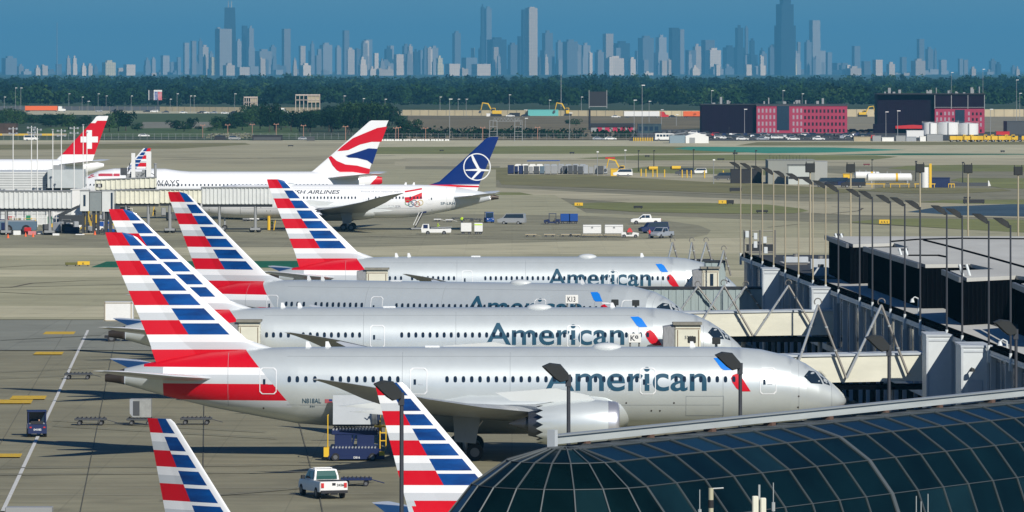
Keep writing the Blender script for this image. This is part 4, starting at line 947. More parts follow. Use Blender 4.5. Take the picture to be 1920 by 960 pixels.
def cabin_box(u0, u1, v0, v1, D, label, m=M_CRM, num=None, dep=3.0):
    x0, _, zt = P(u0, v0, D); x1, _, zb = P(u1, v1, D); r = thing('bridge_box', label, 'bridge box', (x0, D, 0), 0, 'cream boxes beside the airliners'); W_ = x1-x0
    b = MB(); b.bev(0, W_, 0, dep, zb-1.2, zt, .1); b.build('cabin', m, r)
    b = MB(); b.prismx([(-.25,zt-.05),(dep+.1,zt-.05),(dep+.1,zt+.1),(-.25,zt+.18)], -.15, W_+.12); b.build('roof', mat('dull_roof', (.24,.23,.19), .8, var=.3, scale=2), r)
    b = MB(); b.box(W_*.02, W_*.98, -.03, .0, zt-.42, zt-.36); b.box(W_*.1,W_*.13,-.03,0,zb,zt-.5); b.box(W_*.9,W_*.93,-.03,0,zb,zt-.5); b.build('frame', mat('rust_streak', (.20,.13,.07), .8, var=.5, scale=4), r)
    b = MB(); b.loft([[(-1.0,.1,zb-.8),(-1.0,dep-.2,zb-.8),(-1.0,dep-.2,zt-.25),(-1.0,.1,zt-.25)],[(-.02,0,zb-1),(-.02,dep,zb-1),(-.02,dep,zt-.1),(-.02,0,zt-.1)]]); b.build('canopy', mat('canopy_grey', (.30,.31,.32), .6, var=.3, scale=2, stretch=(6,1,1)), r)
    b = MB(); b.tube((W_*.3,dep/2,0),(W_*.3,dep/2,zb-1.1),.2).tube((W_*.8,dep/2,0),(W_*.8,dep/2,zb-1.1),.2); b.build('column', M_STR, r)
    if num: word(num, (W_*.55,-.035,zt-1.15), (1,0,0), (0,0,1), .28, name='number', m=M_INK, parent=r)
    return r
cabin_box(1265, 1314, 608, 652, 539, 'cream bridge box numbered 5202 in front of the K9 airliner nose', num='5202')
cb4 = cabin_box(1316, 1348, 503, 540, 668, 'cream bridge box with a small window at the farthest airliner')
MB().box(.9,1.25,-.05,.01,6.0,7.3).build('window', M_PAN, cb4)
cabin_box(446, 487, 603, 652, 540, 'cream service box behind the nearest tail, against the second airliner')
cabin_box(686, 727, 505, 535, 662, 'cream service box against the rear of the farthest airliner')
# pier under the bridges: dark clutter boxes
for u0, u1, v0, D, c, lb in ((1400,1470,612,540,(.02,.05,.2),'dark blue container under the K9 bridge'), (1600,1700,712,470,(.12,.02,.03),'dark red container under the nearest bridge'), (1475,1560,640,545,(.03,.035,.04),'black container under the K9 bridge, near the wall')):
    x0, _, z = P(u0, v0, D); x1 = P(u1, v0, D)[0]; r = thing('container', lb, 'container', (x0, D, 0)); b = MB(); W_ = x1-x0
    b.bev(0, W_, 0, 2.2, .3, 2.4, .05)
    for k in range(int(W_/.4)): b.box(k*.4, k*.4+.18, -.05, 0.01, .4, 2.3)
    b.build('box', mat('container_%s' % lb.split()[1], c, .6), r); MB().box(.1, W_-.1, .1, 2.1, 0, .3).build('skid', M_TYR, r)
# gate signs
def gate_sign(txt, u, v, D, wpx, hpx, label):
    x, y, z = P(u, v, D); s = s_(D); w_, h = wpx/s, hpx/s; r = thing('gate_sign', label, 'gate sign', (x, y, 0))
    MB().bev(-w_/2, w_/2, 0, .12, z-h/2, z+h/2, .03).build('panel', mat('sign_white', (.8,.8,.76), .5), r)
    word(txt, (-.02*w_, -.01, z), (1,0,0), (0,0,1), h*.62, w_*.62, .02, 'lettering', M_INK, r)
    MB().tube((-w_*.35,.2,0),(-w_*.35,.2,z+h/2),.07,n=8).tube((w_*.35,.2,0),(w_*.35,.2,z+h/2),.07,n=8).build('post', M_PDK, r)
gate_sign('K9', 1190, 634, 520, 24, 17, 'white K9 gate sign in front of the second airliner')
gate_sign('K13', 1072, 561, 590, 24, 16, 'white K13 gate sign in front of the third airliner')
def small_head(u, v, D, label):
    x, y, z = P(u, v, D); r = thing('flood_lamp', label, 'flood lamp', (x, y, 0)); MB().bev(-.35,.35,-.2,.2,z-.28,z+.28,.06).build('lamp_head', M_HED, r); MB().tube((0,.3,0),(0,.3,z),.12,n=8).build('pole', M_LBX, r)
for u, v, D, lb in ((1297,637,518,'small black flood lamp before the cream 5202 box'),(1343,639,518,'small black flood lamp before the second airliner nose'),(1153,567,590,'small black flood lamp right of the K13 sign'),(1192,568,590,'small black flood lamp before the third airliner nose')): small_head(u, v, D, lb)

# ---------------------------------------------------------------- roof-edge lamp poles
def shoebox_head(parent, L=1.15):
    b = MB(); b.loft([[(-L,-.28,.62),(-L,.28,.62),(-L,.28,.68),(-L,-.28,.68)],[(-L*.5,-.42,.2),(-L*.5,.42,.2),(-L*.5,.42,.66),(-L*.5,-.42,.66)],[(-L*.12,-.3,-.06),(-L*.12,.3,-.06),(-L*.12,.3,.4),(-L*.12,-.3,.4)],[(.0,-.14,-.05),(.0,.14,-.05),(.0,.14,.12),(.0,-.14,.12)]])
    return b.build('lamp_head', M_HED, parent, smooth=30)
def pole_lamp(u, tan, label, L):
    s = (u-455)/53.9; D = FPX/s; x = CX(D)-.2; r = thing('lamp_post', label, 'lamp post', (x, D, ZR), 0, 'lamp posts along the concourse roof edge')
    b = MB(); b.tube((0,0,-.5),(0,0,L),.075 if tan else .085,.06,8); b.build('pole', M_TAN if tan else M_POL, r)
    MB().box(-.12,.12,-.3,.1,-1.0,-.45).tube((0,0,-.7),(0,0,.25),.11,n=8).build('foot', M_LBX, r)
    h = shoebox_head(r); h.location = (-.05,0,L-.15)
    return r
far_u = [(1392,313),(1412,315),(1433,320),(1454,324),(1476,330),(1501,335),(1528,342),(1552,349)]
near_u = [(1576,356),(1616,365),(1640,369),(1674,377),(1701,382),(1730,388),(1780,398),(1809,404),(1859,414),(1900,422)]
for i, (u, v) in enumerate(far_u):
    s = (u-455)/53.9; pole_lamp(u, True, '%s tan lamp post of the concourse roof edge, counted from the far end' % ORD[i], CH-(v-HZ)/s-ZR)
for i, (u, v) in enumerate(near_u):
    s = (u-455)/53.9; pole_lamp(u, False, '%s dark lamp post of the concourse roof edge, counted toward the glass roof' % ORD[i], CH-(v-HZ)/s-ZR)
WH = {1519:'left', 1595:'', 1725:'', 1815:'', 1909:''}
for i, (u, v, D) in enumerate(((1519,311,700),(1595,312,760),(1725,312,760),(1815,313,760),(1909,317,760))):
    x, y, z = P(u, v, D); r = thing('floodlight_mast', '%s tall mast with a square black floodlight, counted rightward behind the roof' % ORD[i], 'floodlight mast', (x, y, 0), 0, 'tall square-headed floodlight masts')
    MB().tube((0,0,0),(0,0,z-.5),.14,.1,8).build('pole', M_TAN, r)
    b = MB(); b.bev(-.55,.55,-.25,.25,z-.75,z+.3,.08); b.box(-.5,-.4,-.1,.1,z+.3,z+.5); b.box(.4,.5,-.1,.1,z+.3,z+.5); b.build('lamp_head', M_HED, r)
# big lamps in the foreground
for i, (u, v, w_, zt) in enumerate(((753,742,44,17.5),(1066,708,44,17.5),(1388,686,50,17.5),(1667,652,50,17.5),(1905,622,50,17.5))):
    D = FPX*(CH-zt)/(v-HZ); x = (u-960)*D/FPX
    r = thing('street_lamp', '%s big black street lamp from the left, standing before the airliners' % ORD[i], 'street lamp', (x, D, 0), 0, 'big street lamps in the foreground')
    MB().tube((0,0,0),(0,0,zt),.1,.075,10).build('pole', M_PDK if False else M_POL, r)
    MB().box(-.12,.1,-.1,.1,zt-.35,zt+.12).build('bracket', M_POL, r)
    h = MB().loft([[(x_*q,y_,z_*q) for x_, z_ in ((-.78,.3),(-.55,.4),(-.22,.36),(.02,.08),(.02,-.1),(-.24,-.17),(-.42,-.05),(-.66,.18))] for y_, q in ((-.38,.86),(-.3,1),(.3,1),(.38,.86))]).build('lamp_head', M_HED, r); h.location = (-.03,0,zt+.05); h.scale = (1.3,1.2,1.3)
# rooftop odds on the concourse
for k, (u, v, D) in enumerate(((1722,560,500),(1888,640,437))):
    x, y, z = P(u, v, D); r = thing('roof_vent_lamp', ['curved white gooseneck lamp at the middle step of the black building','curved white gooseneck lamp beside the nearest big street lamp'][k], 'lamp', (x, y, ZR))
    h = z-ZR; MB().tube((0,0,0),(0,0,h),.06,n=6).tube((0,0,h),(-.3,0,h+.15),.05,n=6).tube((-.3,0,h+.15),(-.5,0,h-.05),.05,n=6).build('arm', M_LBX, r); MB().tube((-.5,0,h),(-.5,0,h-.3),.1,.2,8).build('lamp_shade', M_LBX, r)
x, y, z = P(1425, 450, 655); ant = thing('antenna_rack', 'grey lattice rack of antennas on the far end of the concourse roof', 'antenna rack', (x, y, ZR))
b = MB()
for xx in (-1.7,-1.1,.0,1.6): b.tube((xx,0,0),(xx,0,2.9),.09,n=6)
for z in (.6,1.4,2.2,2.8): b.tube((-1.7,0,z),(1.6,0,z),.05,n=5)
b.build('frame', M_PDK, ant)
for xx, zz in ((-.5,2.3),(-.5,1.4),(.5,1.9),(-1.4,2.5),(.6,.8)): MB().bev(xx-.2,xx+.2,-.3,-.05,zz-.4,zz+.3,.05).build('antenna', M_LBX, ant)
for k, (u, v, D, w_, h) in enumerate(((1375,478,668,3,1.0),(1470,490,630,2.5,.8),(1520,500,610,2,1.2),(1300+210,520,590,1.5,1.0))):
    x, y, z = P(u, v, D); r = thing('roof_unit', ['low dark','wide grey','tall grey','small grey'][k]+' service unit on the far concourse roof', 'roof unit', (max(x, CX(D)+1), y, ZR)); MB().bev(0,w_,0,1.5,.2,h,.06).build('casing', [M_RDK, M_COP][k > 0], r); MB().box(.1,w_-.1,.1,1.4,0,.2).tube((w_/2,.7,h),(w_/2,.7,h+.3),.3,n=10).build('vent', M_PDK, r)

# ---------------------------------------------------------------- glass vault in the foreground
ZV, RV = 16.85, 4.7
A0 = Vector((1.8, 207.7)); A1 = Vector((19.8, 237.5)); ad = (A1-A0).normalized(); an = Vector((ad.y, -ad.x))   # an points to the camera side / right
M_VG = mat('tinted_roof_glass', (.002,.011,.014), .2, spec=.09, var=.6, scale=.25)
M_VG2 = mat('tinted_roof_glass_pale', (.005,.020,.025), .2, spec=.12, var=.4, scale=.3)  # slightly paler glass for panes picked at random
M_MUL = mat('aluminium_glazing_bar', (.085,.10,.105), .55, .1)
vault = thing('glass_roof_building', 'dark glass barrel vault with a rounded end and thin metal glazing bars', 'glass roof', (0,0,0))
ANG = [-96,-79,-60.5,-42.5,-25,-8,8,25,42.5,60.5,79,96]
def vp(t, a, r=RV):                               # point on the vault: t along the axis, a degrees from the crown toward the camera side
    a = math.radians(a); p = A0+ad*t+an*(r*math.sin(a)); return (p.x, p.y, ZV-RV+r*math.cos(a))
def ap(phi, a, r=RV):                             # point on the rounded end
    a = math.radians(a); d = an*math.cos(phi)-ad*math.sin(phi); p = A0+d*(r*math.sin(a)); return (p.x, p.y, ZV-RV+r*math.cos(a))
NB = 22; BW = 2.0
g = MB(); g2 = MB(); cap = MB(); bars = MB()
for k in range(NB):
    for a, c in zip(ANG, ANG[1:]):
        q = [vp(k*BW,a), vp((k+1)*BW,a), vp((k+1)*BW,c), vp(k*BW,c)]
        (cap if (a, c) == (-8, 8) else g).add(q, [(0,1,2,3)], 1 if R() < .12 else 0)
for k in range(NB+1):
    thick = .036 if (k % 9 != 8) else .22
    for a, c in zip(ANG, ANG[1:]):
        for da in (0,):
            p = [vp(k*BW-thick/2,a,RV+.05), vp(k*BW+thick/2,a,RV+.05), vp(k*BW+thick/2,c,RV+.05), vp(k*BW-thick/2,c,RV+.05), vp(k*BW-thick/2,a,RV-.04), vp(k*BW+thick/2,a,RV-.04), vp(k*BW+thick/2,c,RV-.04), vp(k*BW-thick/2,c,RV-.04)]
            bars.add(p, [(0,1,2,3),(4,5,6,7),(0,3,7,4),(1,2,6,5)])
for a in ANG:
    da = .12
    p = [vp(0,a-da,RV+.04), vp(NB*BW,a-da,RV+.04), vp(NB*BW,a+da,RV+.04), vp(0,a+da,RV+.04)]; q = [vp(0,a-da,RV-.05), vp(NB*BW,a-da,RV-.05), vp(NB*BW,a+da,RV-.05), vp(0,a+da,RV-.05)]
    bars.add(p+q, [(0,1,2,3),(4,5,6,7),(0,1,5,4),(3,2,6,7)])
NA = 10; AA_ = [0,8,25,42.5,60.5,79,96]
for k in range(NA):
    f0, f1 = PI*k/NA, PI*(k+1)/NA
    for a, c in zip(AA_, AA_[1:]):
        g.add([ap(f0,a), ap(f1,a), ap(f1,c), ap(f0,c)], [(0,1,2,3)], 1 if R() < .1 else 0)
def bar(p, q, w_=.03): bars.tube(p, q, w_, n=4, cap=False)
for k in range(NA+1):
    f = PI*k/NA
    for a, c in zip(AA_, AA_[1:]): bar(ap(f,a,RV+.02), ap(f,c,RV+.02), .03)
for a in AA_[1:]:
    for k in range(NA): bar(ap(PI*k/NA,a,RV+.02), ap(PI*(k+1)/NA,a,RV+.02), .018)
g.build('glazing', [M_VG, M_VG2], vault); cap.build('crown_panels', mat('grey_crown_panel', (.07,.085,.095), .6, var=.3, scale=.6), vault); bars.build('glazing_bars', M_MUL, vault)
lw = MB(); zb_ = ZV-RV+RV*math.cos(math.radians(96)); ring = [vp(NB*BW, 96), vp(0, 96)]+[ap(PI*k/NA, 96) for k in range(1, NA+1)]+[vp(NB*BW, -96)]
ring = [(p[0], p[1]) for p in ring]; lw.prism(ring, 0, zb_+.02); lw.build('base_wall', M_COP, vault)
E_ = MB(); pts = [vp(NB*BW, a) for a in ANG]; E_.add(pts+[tuple(Vector(p)+Vector((ad.x,ad.y,0))*.1) for p in pts], [tuple(range(len(pts))), tuple(range(len(pts), 2*len(pts)))]); E_.build('end_wall', M_VG, vault)
rl = thing('cleaning_rail', 'long pale metal beam running along the crest of the glass roof', 'rail beam', (0,0,0))
def rp(t, o, z): p = A0+ad*t+an*o; return (p.x, p.y, z)
b = MB()
def beam(b_, t0, t1, o0, o1, z0, z1): b_.loft([[rp(t0,o0,z0),rp(t0,o1,z0),rp(t0,o1,z1),rp(t0,o0,z1)],[rp(t1,o0,z0),rp(t1,o1,z0),rp(t1,o1,z1),rp(t1,o0,z1)]])
beam(b, .1, NB*BW+2, -.62, -.38, 16.93, 17.2); b.build('beam', mat('pale_beam', (.50,.54,.53), .45, .15, var=.15, scale=1.5, stretch=(.3,.3,2)), rl)
b = MB(); beam(b, .1, NB*BW+2, -.68, -.3, 17.2, 17.25); b.build('top_flange', mat('flange_grey', (.33,.36,.37), .5, .2), rl)
b = MB(); beam(b, -.1, .1, -.65, -.35, 16.7, 17.42); b.build('end_plate', M_COP, rl)
for k in range(10):
    t_ = 2+k*4.4; b = MB(); beam(b, t_, t_+.3, -.7, -.35, 16.6, 16.93); b.build('bracket', mat('rusty_bracket', (.12,.07,.05), .8), rl)
# things on the near roof
def P2(u, v, D): return P(u, v, D)
for k, (u, v, D, kind) in enumerate(((1333,915,170,0),(1312,918,172,1),(1424,930,168,2),(1718,930,172,1),(1727,940,170,1),(1740,926,171,1),(1450,905,172,1))):
    x, y, z = P(u, v, D)
    if kind == 0:
        r = thing('vent_stack', 'pale vent pipe with a dark band at the bottom edge', 'vent pipe', (x,y,12)); h = z-12
        MB().tube((0,0,0),(0,0,h),.07,n=16).build('pipe', mat('pale_pipe', (.42,.40,.28), .5), r); MB().tube((0,0,h-.55),(0,0,h-.33),.075,n=16).build('band', M_TYR, r)
        MB().tube((0,0,h-.02),(.35,0,h),.02,n=5).build('arm', M_PIP, r)
    elif kind == 2:
        r = thing('panel_antenna_unit', 'pale ribbed panel antenna in front of the glass roof', 'antenna', (x,y,12)); h = z-12
        MB().bev(-.2,-.03,-.1,.1,h-1.6,h,.03).bev(.02,.18,-.1,.1,h-1.6,h-.05,.03).build('panel', M_CRM, r); MB().tube((0,.15,0),(0,.15,h+.3),.03,n=6).build('mast', M_PIP, r)
    else:
        r = thing('whip_antenna', '%s thin rod antenna from the left at the lower edge, before the glass roof' % ORD[[1,3,4,5,6].index(k) if k != 6 else 1] if k != 6 else 'thin rod antenna beside the pale panel antenna', 'antenna', (x,y,12)); h = z-12
        MB().tube((0,0,0),(0,0,h),.022,.012,6).build('rod', M_PIP, r); MB().tube((0,0,h-.8),(0,0,h-.55),.05,n=6).build('collar', M_PIP, r)
# ---------------------------------------------------------------- background: highway, buildings, yards
def at(u, v): x, y = G(u, v); return (x, y, 0)
C = lambda n, c, r=.6, **k: mat('paint_'+n, c, r, **k)
P_OR = C('orange', (.75,.13,.02)); P_YE = C('yellow', (.72,.45,.02)); P_NV = C('navy', (.004,.015,.075), .5); P_BL = C('blue', (.005,.06,.28), .5)
P_WH = C('white', (.78,.78,.75), .4, var=.05, scale=3); P_BK = C('black', (.015,.015,.018), .6); P_GR = C('grey', (.28,.29,.29)); P_SV = C('silver', (.45,.47,.49), .35, metal=.4)
P_RD = C('red', (.55,.02,.02), .45); P_DG = C('dark_grey', (.06,.065,.07)); P_TL = C('turquoise', (.12,.42,.40)); P_GN = C('green', (.02,.22,.10)); P_HV = C('hi_vis', (.55,.80,.03)); P_CN = C('cone', (.8,.12,.02)); P_SK = C('skin', (.40,.24,.16))
P_DB = C('denim', (.02,.035,.08)); P_TAN = C('tan', (.40,.34,.22), var=.15, scale=.3)
# highway noise walls
def wall(u0, v0, u1, v1, h, m, label, post=6):
    a = Vector(G(u0, v0)); c = Vector(G(u1, v1)); r = thing('noise_wall', label, 'wall', (a.x, a.y, 0)); d = c-a; L = d.length; r.rotation_euler.z = math.atan2(d.y, d.x)
    MB().box(0, L, 0, .3, 0, h).build('panel', m, r); b = MB(); k = 0
    while k*post <= L: b.box(k*post-.15, k*post+.15, -.12, .42, 0, h+.12); k += 1
    o = b.build('posts', mat('wall_post', (.28,.25,.18), .8), r); return tag(o, kind='stuff')
M_NWT = mat('tan_concrete_wall', (.52,.44,.28), .85, var=.12, scale=.1)
wall(-20,206.5,300,207.5,2.9, mat('grey_concrete_wall', (.14,.15,.16), .85, var=.15, scale=.1), 'grey noise wall behind the orange trailer truck')
wall(300,209,600,211,3.3, M_NWT, 'tan noise wall right of the two-faced billboard')
wall(755,216.5,1205,218,3.5, M_NWT, 'tan noise wall along the brown slope, behind the excavators')
wall(1205,218,1318,218,3.4, M_NWT, 'tan noise wall behind the white trailer with the red tractor')
wall(1588,219,1645,219,4.6, M_NWT, 'short tan noise wall between the two red office buildings')
wall(1846,219,1960,219,4.6, M_NWT, 'tan noise wall at the far right behind the taller office building')
def semi(u, v, L, ct, cc, label, rz=0, name='trailer_truck'):
    r = thing(name, label, 'truck', at(u, v), rz); b = MB(); b.bev(0, L, -1.25, 1.25, 1.1, 4.1, .08); b.build('trailer', ct, r)
    MB().box(.3, L-1, -.9, .9, .8, 1.1).box(1, 3, -1.2, 1.2, .5, .8).build('chassis', P_BK, r)
    b = MB(); b.prismy([(L+.6,.7),(L+4.6,.7),(L+5.6,.9),(L+5.6,1.9),(L+3.8,2.2),(L+3.2,3.4),(L+2.6,3.9),(L+.6,3.9)], -1.2, 1.2); b.build('tractor', cc, r)
    MB().prismy([(L+3.25,2.25),(L+3.75,2.25),(L+3.35,3.2),(L+3.0,3.2)], -1.22, 1.22).build('windshield', M_PAN, r)
    for x in (1.2, 2.5, L-1.2, L+1.2, L+4.6):
        for sd in (-1, 1): MB().wheel(x, sd*1.0, .5, .5, .35, n=12).build('wheel', [P_BK, P_GR], r)
    return r
semi(47, 210, 22.0, P_OR, P_WH, 'long orange trailer truck with a white tractor on the highway at left')
semi(1170, 221.5, 21.0, P_WH, P_RD, 'white trailer truck with a red tractor on the highway left of the red office building')
semi(1281, 221.5, 12, P_OR, P_RD, 'orange trailer partly hidden behind the red office building')
semi(455, 214, 5, P_WH, P_WH, 'short white box truck on the highway behind the thicket'); semi(510, 214, 5, P_WH, P_WH, 'white truck with a sloping nose on the highway, right of the billboard frame')
CAR = {}
def car(u, v, col, label, rz=0, kind='car', group=None, s=1.0):
    key = (kind, col.name)
    if key not in CAR:
        r = thing('parked_car' if kind == 'car' else kind, label, {'car':'car','suv':'car','van':'van'}.get(kind, kind))
        body = {'car': [(-2.2,.35),(2.2,.35),(2.25,.75),(1.3,.92),(-2.15,.98),(-2.25,.6)], 'suv': [(-2.3,.4),(2.3,.4),(2.35,.9),(1.4,1.1),(-2.3,1.15)], 'van': [(-2.6,.4),(2.6,.4),(2.7,1.0),(1.9,1.25),(-2.65,1.25)]}[kind]
        b = MB(); b.prismy(body, -.88, .88)
        top = {'car': [(.9,.92),(.2,1.42),(-1.2,1.42),(-1.9,.95)], 'suv': [(1.1,1.1),(.5,1.72),(-2.1,1.72),(-2.3,1.12)], 'van': [(1.8,1.22),(1.1,2.05),(-2.55,2.1),(-2.65,1.22)]}[kind]
        b.prismy([(x*.97, z) for x, z in top], -.74, .74); b.build('body', col, r)
        c = MB(); tt = [(x*.9-.03, z*.95+.03) for x, z in top]; c.prismy(tt, -.76, .76); c.build('side_window', M_PAN, r)
        for x in (-1.4, 1.4):
            for sd in (-1, 1): MB().wheel(x, sd*.8, .33, .33, .22, n=12).build('wheel', [P_BK, P_GR], r)
        r.location = at(u, v); r.rotation_euler.z = rz; r.scale = (s,)*3
        if group: r['group'] = group
        CAR[key] = r; return r
    c = copy_tree(CAR[key], at(u, v), rz, label, group); c.scale = (s,)*3
    if not group and 'group' in c: del c['group']
    return c
hw = 'cars driving on the distant highway'
for u, v, m, k, lb in ((185,210,P_SV,'car','silver car on the highway right of the orange trailer truck'),(213,210.5,P_BK,'car','black car on the highway above the row of trees'),(275,211,P_BK,'car','black car on the highway left of the two-faced billboard'),
    (289,211,P_WH,'suv','white pickup-like car on the highway under the two-faced billboard'),(310,212,P_DG,'car','dark grey car on the highway just right of the two-faced billboard'),(344,213,P_WH,'car','white car alone on the highway before the tan wall'),
    (376,213,P_BK,'car','black car right of the lone white highway car'),(385,213,P_WH,'car','white car ahead of the black one on the highway'),(400,213,P_SV,'car','silver car at the end of the highway queue'),(422,214,P_WH,'car','white car on the highway left of the short box truck'),(437,214,P_DG,'suv','dark car close to the short white box truck')):
    car(u, v, m, lb, PI if R() < .5 else 0, k, hw, 1.15)
for u, v, m, lb in ((985,219.5,P_BK,'black car on the highway between the two excavators'),(1155,221,P_WH,'white car behind the white trailer'),(1262,221,P_BK,'black car ahead of the red tractor'),(957,219.5,P_WH,'white car right of the left excavator')): car(u, v, m, lb, 0, 'car', hw, 1.2)
for u, v, m, k, lb in ((58,264,P_WH,'van','white van on the perimeter road at far left'),(270,257,P_WH,'car','white car on the perimeter road right of the white cross tail'),(415,262,P_DG,'suv','dark car on the perimeter road at the left end of the fence'),(440,263,P_GR,'suv','grey car on the perimeter road left of the open shed'),(500,263,P_WH,'car','white car inside the open black shed'),(570,263,P_SV,'car','silver car just right of the open black shed'),(1145,263,P_WH,'car','white car on the perimeter road below the long low building'),(1122,263,P_SV,'car','silver car left of the white one below the long low building')): car(u, v, m, lb, 0, k, None, 1.1)
# billboards
bb = thing('billboard', 'two-faced billboard on a post, one panel blue, one red', 'billboard', at(296, 206)); s = s_(bb.location.y)
MB().tube((0,0,0),(0,0,8),.5,n=10).tube((-7,0,8),(6,0,8),.2,n=6).build('post', P_DG, bb)
MB().box(-2.4,-.1,-.3,.1,7.0,14.0).build('blue_panel', mat('poster_blue', (.04,.07,.28), .6, c2=(.4,.42,.5), scale=.6), bb); MB().box(.0,2.9,-.3,.1,7.0,14.0).build('red_panel', mat('poster_red', (.62,.04,.06), .6, c2=(.6,.35,.36), scale=.7), bb)
MB().box(-2.9,3.0,-.38,.2,13.0,14.2).box(-6.6,-6.2,-.3,.3,7,14.2).box(-2.9,-2.4,-.36,.2,7,13).build('frame', P_WH, bb); MB().box(-6.2,-2.9,.1,.3,7,14).build('side_panel', P_BK, bb)
b2 = thing('billboard', 'dark billboard frame on a black post right of the excavators', 'billboard', at(1121, 244)); 
MB().tube((-4.0,0,0),(-4.0,0,10),.5,n=8).build('post', P_BK, b2)
b = MB(); b.box(-4.0,4.2,-.2,.2,11.5,18.5); b.build('panel', P_BK, b2)
b = MB(); 
for x in (-4.2,4.3): b.box(x-.15,x+.15,-.3,.3,10.5,19.2)
b.box(-4,4,-.4,-.2,11.2,11.5); b.build('frame', P_GR, b2)
for u, v, w_, hh, lb in ((470,210,9,9,'back of a billboard with a white catwalk left of the pink-framed one'), (577,212,16,11,'long billboard seen from behind, pale frame and posts over the thicket')):
    r = thing('billboard', lb, 'billboard', at(u, v)); b = MB()
    for k in range(7): b.box(-w_/2+k*w_/6-.2, -w_/2+k*w_/6+.2, -.2, .2, 1, hh+1.5)
    b.box(-w_/2, w_/2, -.6, -.2, hh+.6, hh+1.4); b.box(-w_/2, w_/2, -.2, .2, hh-2.5, hh-2.1); b.build('frame', mat('pink_beige_frame', (.5,.42,.36), .7), r); MB().box(-.4 if w_ < 10 else 0, w_/2, .2, .4, hh-4, hh+.6).build('panel', P_TAN, r)
# light poles along the highway and field
def thin_pole(u, vt, vb, label, m=P_GR, r_=.16, arm=1.2, cat='light pole', group='thin light poles of the far field'):
    x, y, _ = at(u, vb); h = (vb-vt)/s_(y); r = thing('light_pole', label, cat, (x, y, 0), 0, group)
    MB().tube((0,0,0),(0,0,h),r_,r_*.6,6).build('pole', m, r); MB().box(-.2, arm, -.2, .2, h-.12, h+.2).build('lamp_head', P_WH if m == P_GR else m, r)
for i, (u, vt, vb) in enumerate(((29,165,210),(39,165,212),(8,182,212),(129,176,206),(154,182,208),(184,176,207),(199,180,207),(246,180,208),(165,190,222),(319,186,212),(332,176,212),(357,180,212),(364,180,212),(440,176,214),(645,180,216),(681,185,216),(722,186,216))):
    thin_pole(u, vt, vb, '%s thin light pole from the left along the highway' % ORD[i], P_GR, .14)
for i, (u, vt, vb) in enumerate(((825,182,216),(843,186,262),(859,186,216),(874,186,218),(955,178,216),(985,222,250),(1030,188,216),(1068,212,262),(1090,182,216))):
    thin_pole(u, vt, vb, '%s thin light pole above the brown slope, counted from the left' % ORD[i], P_GR, .15)
for i, (u, vt, vb) in enumerate(((1189,188,255),(1204,160,262),(1217,190,230),(1240,206,235),(1268,215,236),(1334,170,222),(1396,205,254),(1468,170,222),(1504,176,222),(1661,210,256),(1683,208,262),(1784,136,222),(1843,130,222),(1857,205,255),(1906,150,232),(1912,175,225))):
    thin_pole(u, vt, vb, '%s thin light pole by the office buildings, counted from the left' % ORD[i], P_GR, .15)
thin_pole(1052, 141, 205, 'lone tall white mast rising before the distant woods', P_GR, .3, .3)
# excavators
def excavator(u, v, s, label, flip=1, rz=0, body=True):
    r = thing('excavator', label, 'excavator', at(u, v), rz); r.scale = (s*flip, s, s)
    if body:
        b = MB()
        for y in (-1.3, 1.3): b.prismy([(-2,.1),(2,.1),(2.4,.5),(2,.95),(-2,.95),(-2.4,.5)], y-.3, y+.3)
        b.build('track', P_BK, r); MB().bev(-2.2,1.6,-1.3,1.3,1.0,2.3,.15).build('body', P_YE, r)
        c = MB().bev(.2,1.6,-1.2,-.1,2.3,3.4,.1).build('cab', P_YE, r); MB().box(.4,1.62,-1.23,-.3,2.5,3.2).build('cab_window', M_PAN, c)
    b = MB(); b.loft([[(1.2,-.2,2.0),(1.2,.2,2.0),(1.6,.2,1.8),(1.6,-.2,1.8)],[(3.0,-.18,5.3),(3.0,.18,5.3),(3.3,.18,4.9),(3.3,-.18,4.9)],[(5.3,-.14,5.6),(5.3,.14,5.6),(5.3,.14,5.3),(5.3,-.14,5.3)]]); b.build('boom', P_YE, r)
    b = MB(); b.tube((5.3,0,5.6),(6.0,0,2.6),.2,.14,6); b.build('stick', P_YE, r); MB().prismy([(6.0,2.4),(6.7,2.3),(7.0,1.5),(6.4,1.2),(5.9,1.6)], -.5, .5).build('bucket', P_DG, r)
excavator(930, 218.5, 1.55, 'yellow excavator with a raised arm, left one on the slope top', -1)
excavator(1068, 217.5, 1.5, 'yellow excavator with a hooked arm, right one before the dark billboard frame', -1)
excavator(1172, 330, .85, 'yellow excavator with a steep boom at the end of the container yard', -1)
excavator(1618, 219, 1.2, 'yellow machine on the sandy lot between the office buildings', 1)
def block(name, cat, label, u0, u1, vt, vb, m, dep=None, top=None, inset=0, roofm=None):
    x0, y0, _ = at(u0, vb); x1 = (u1-960)*y0/FPX; h = (vb-vt)/s_(y0); dep = dep or (x1-x0)*.5
    r = thing(name, label, cat, (x0, y0, 0)); b = MB(); b.bev(0, x1-x0, 0, dep, 0, h, .05); b.build('body', m, r)
    MB().box(-.1, x1-x0+.1, -.1, dep+.1, h+.002, h+.15).build('top', roofm or m, r)
    return r, x1-x0, h, dep
block('trailer','trailer','turquoise skip on the slope top between the excavators',990,1047,206,217.5,P_TL)
block('container','container','white container below the left excavator',912,937,213,218.5,P_WH)
block('container','container','pale container at the left end of the turquoise skip',983,991,206,217,P_WH)
block('crane_truck','truck','black truck right of the left excavator',955,975,212,218.5,P_BK)
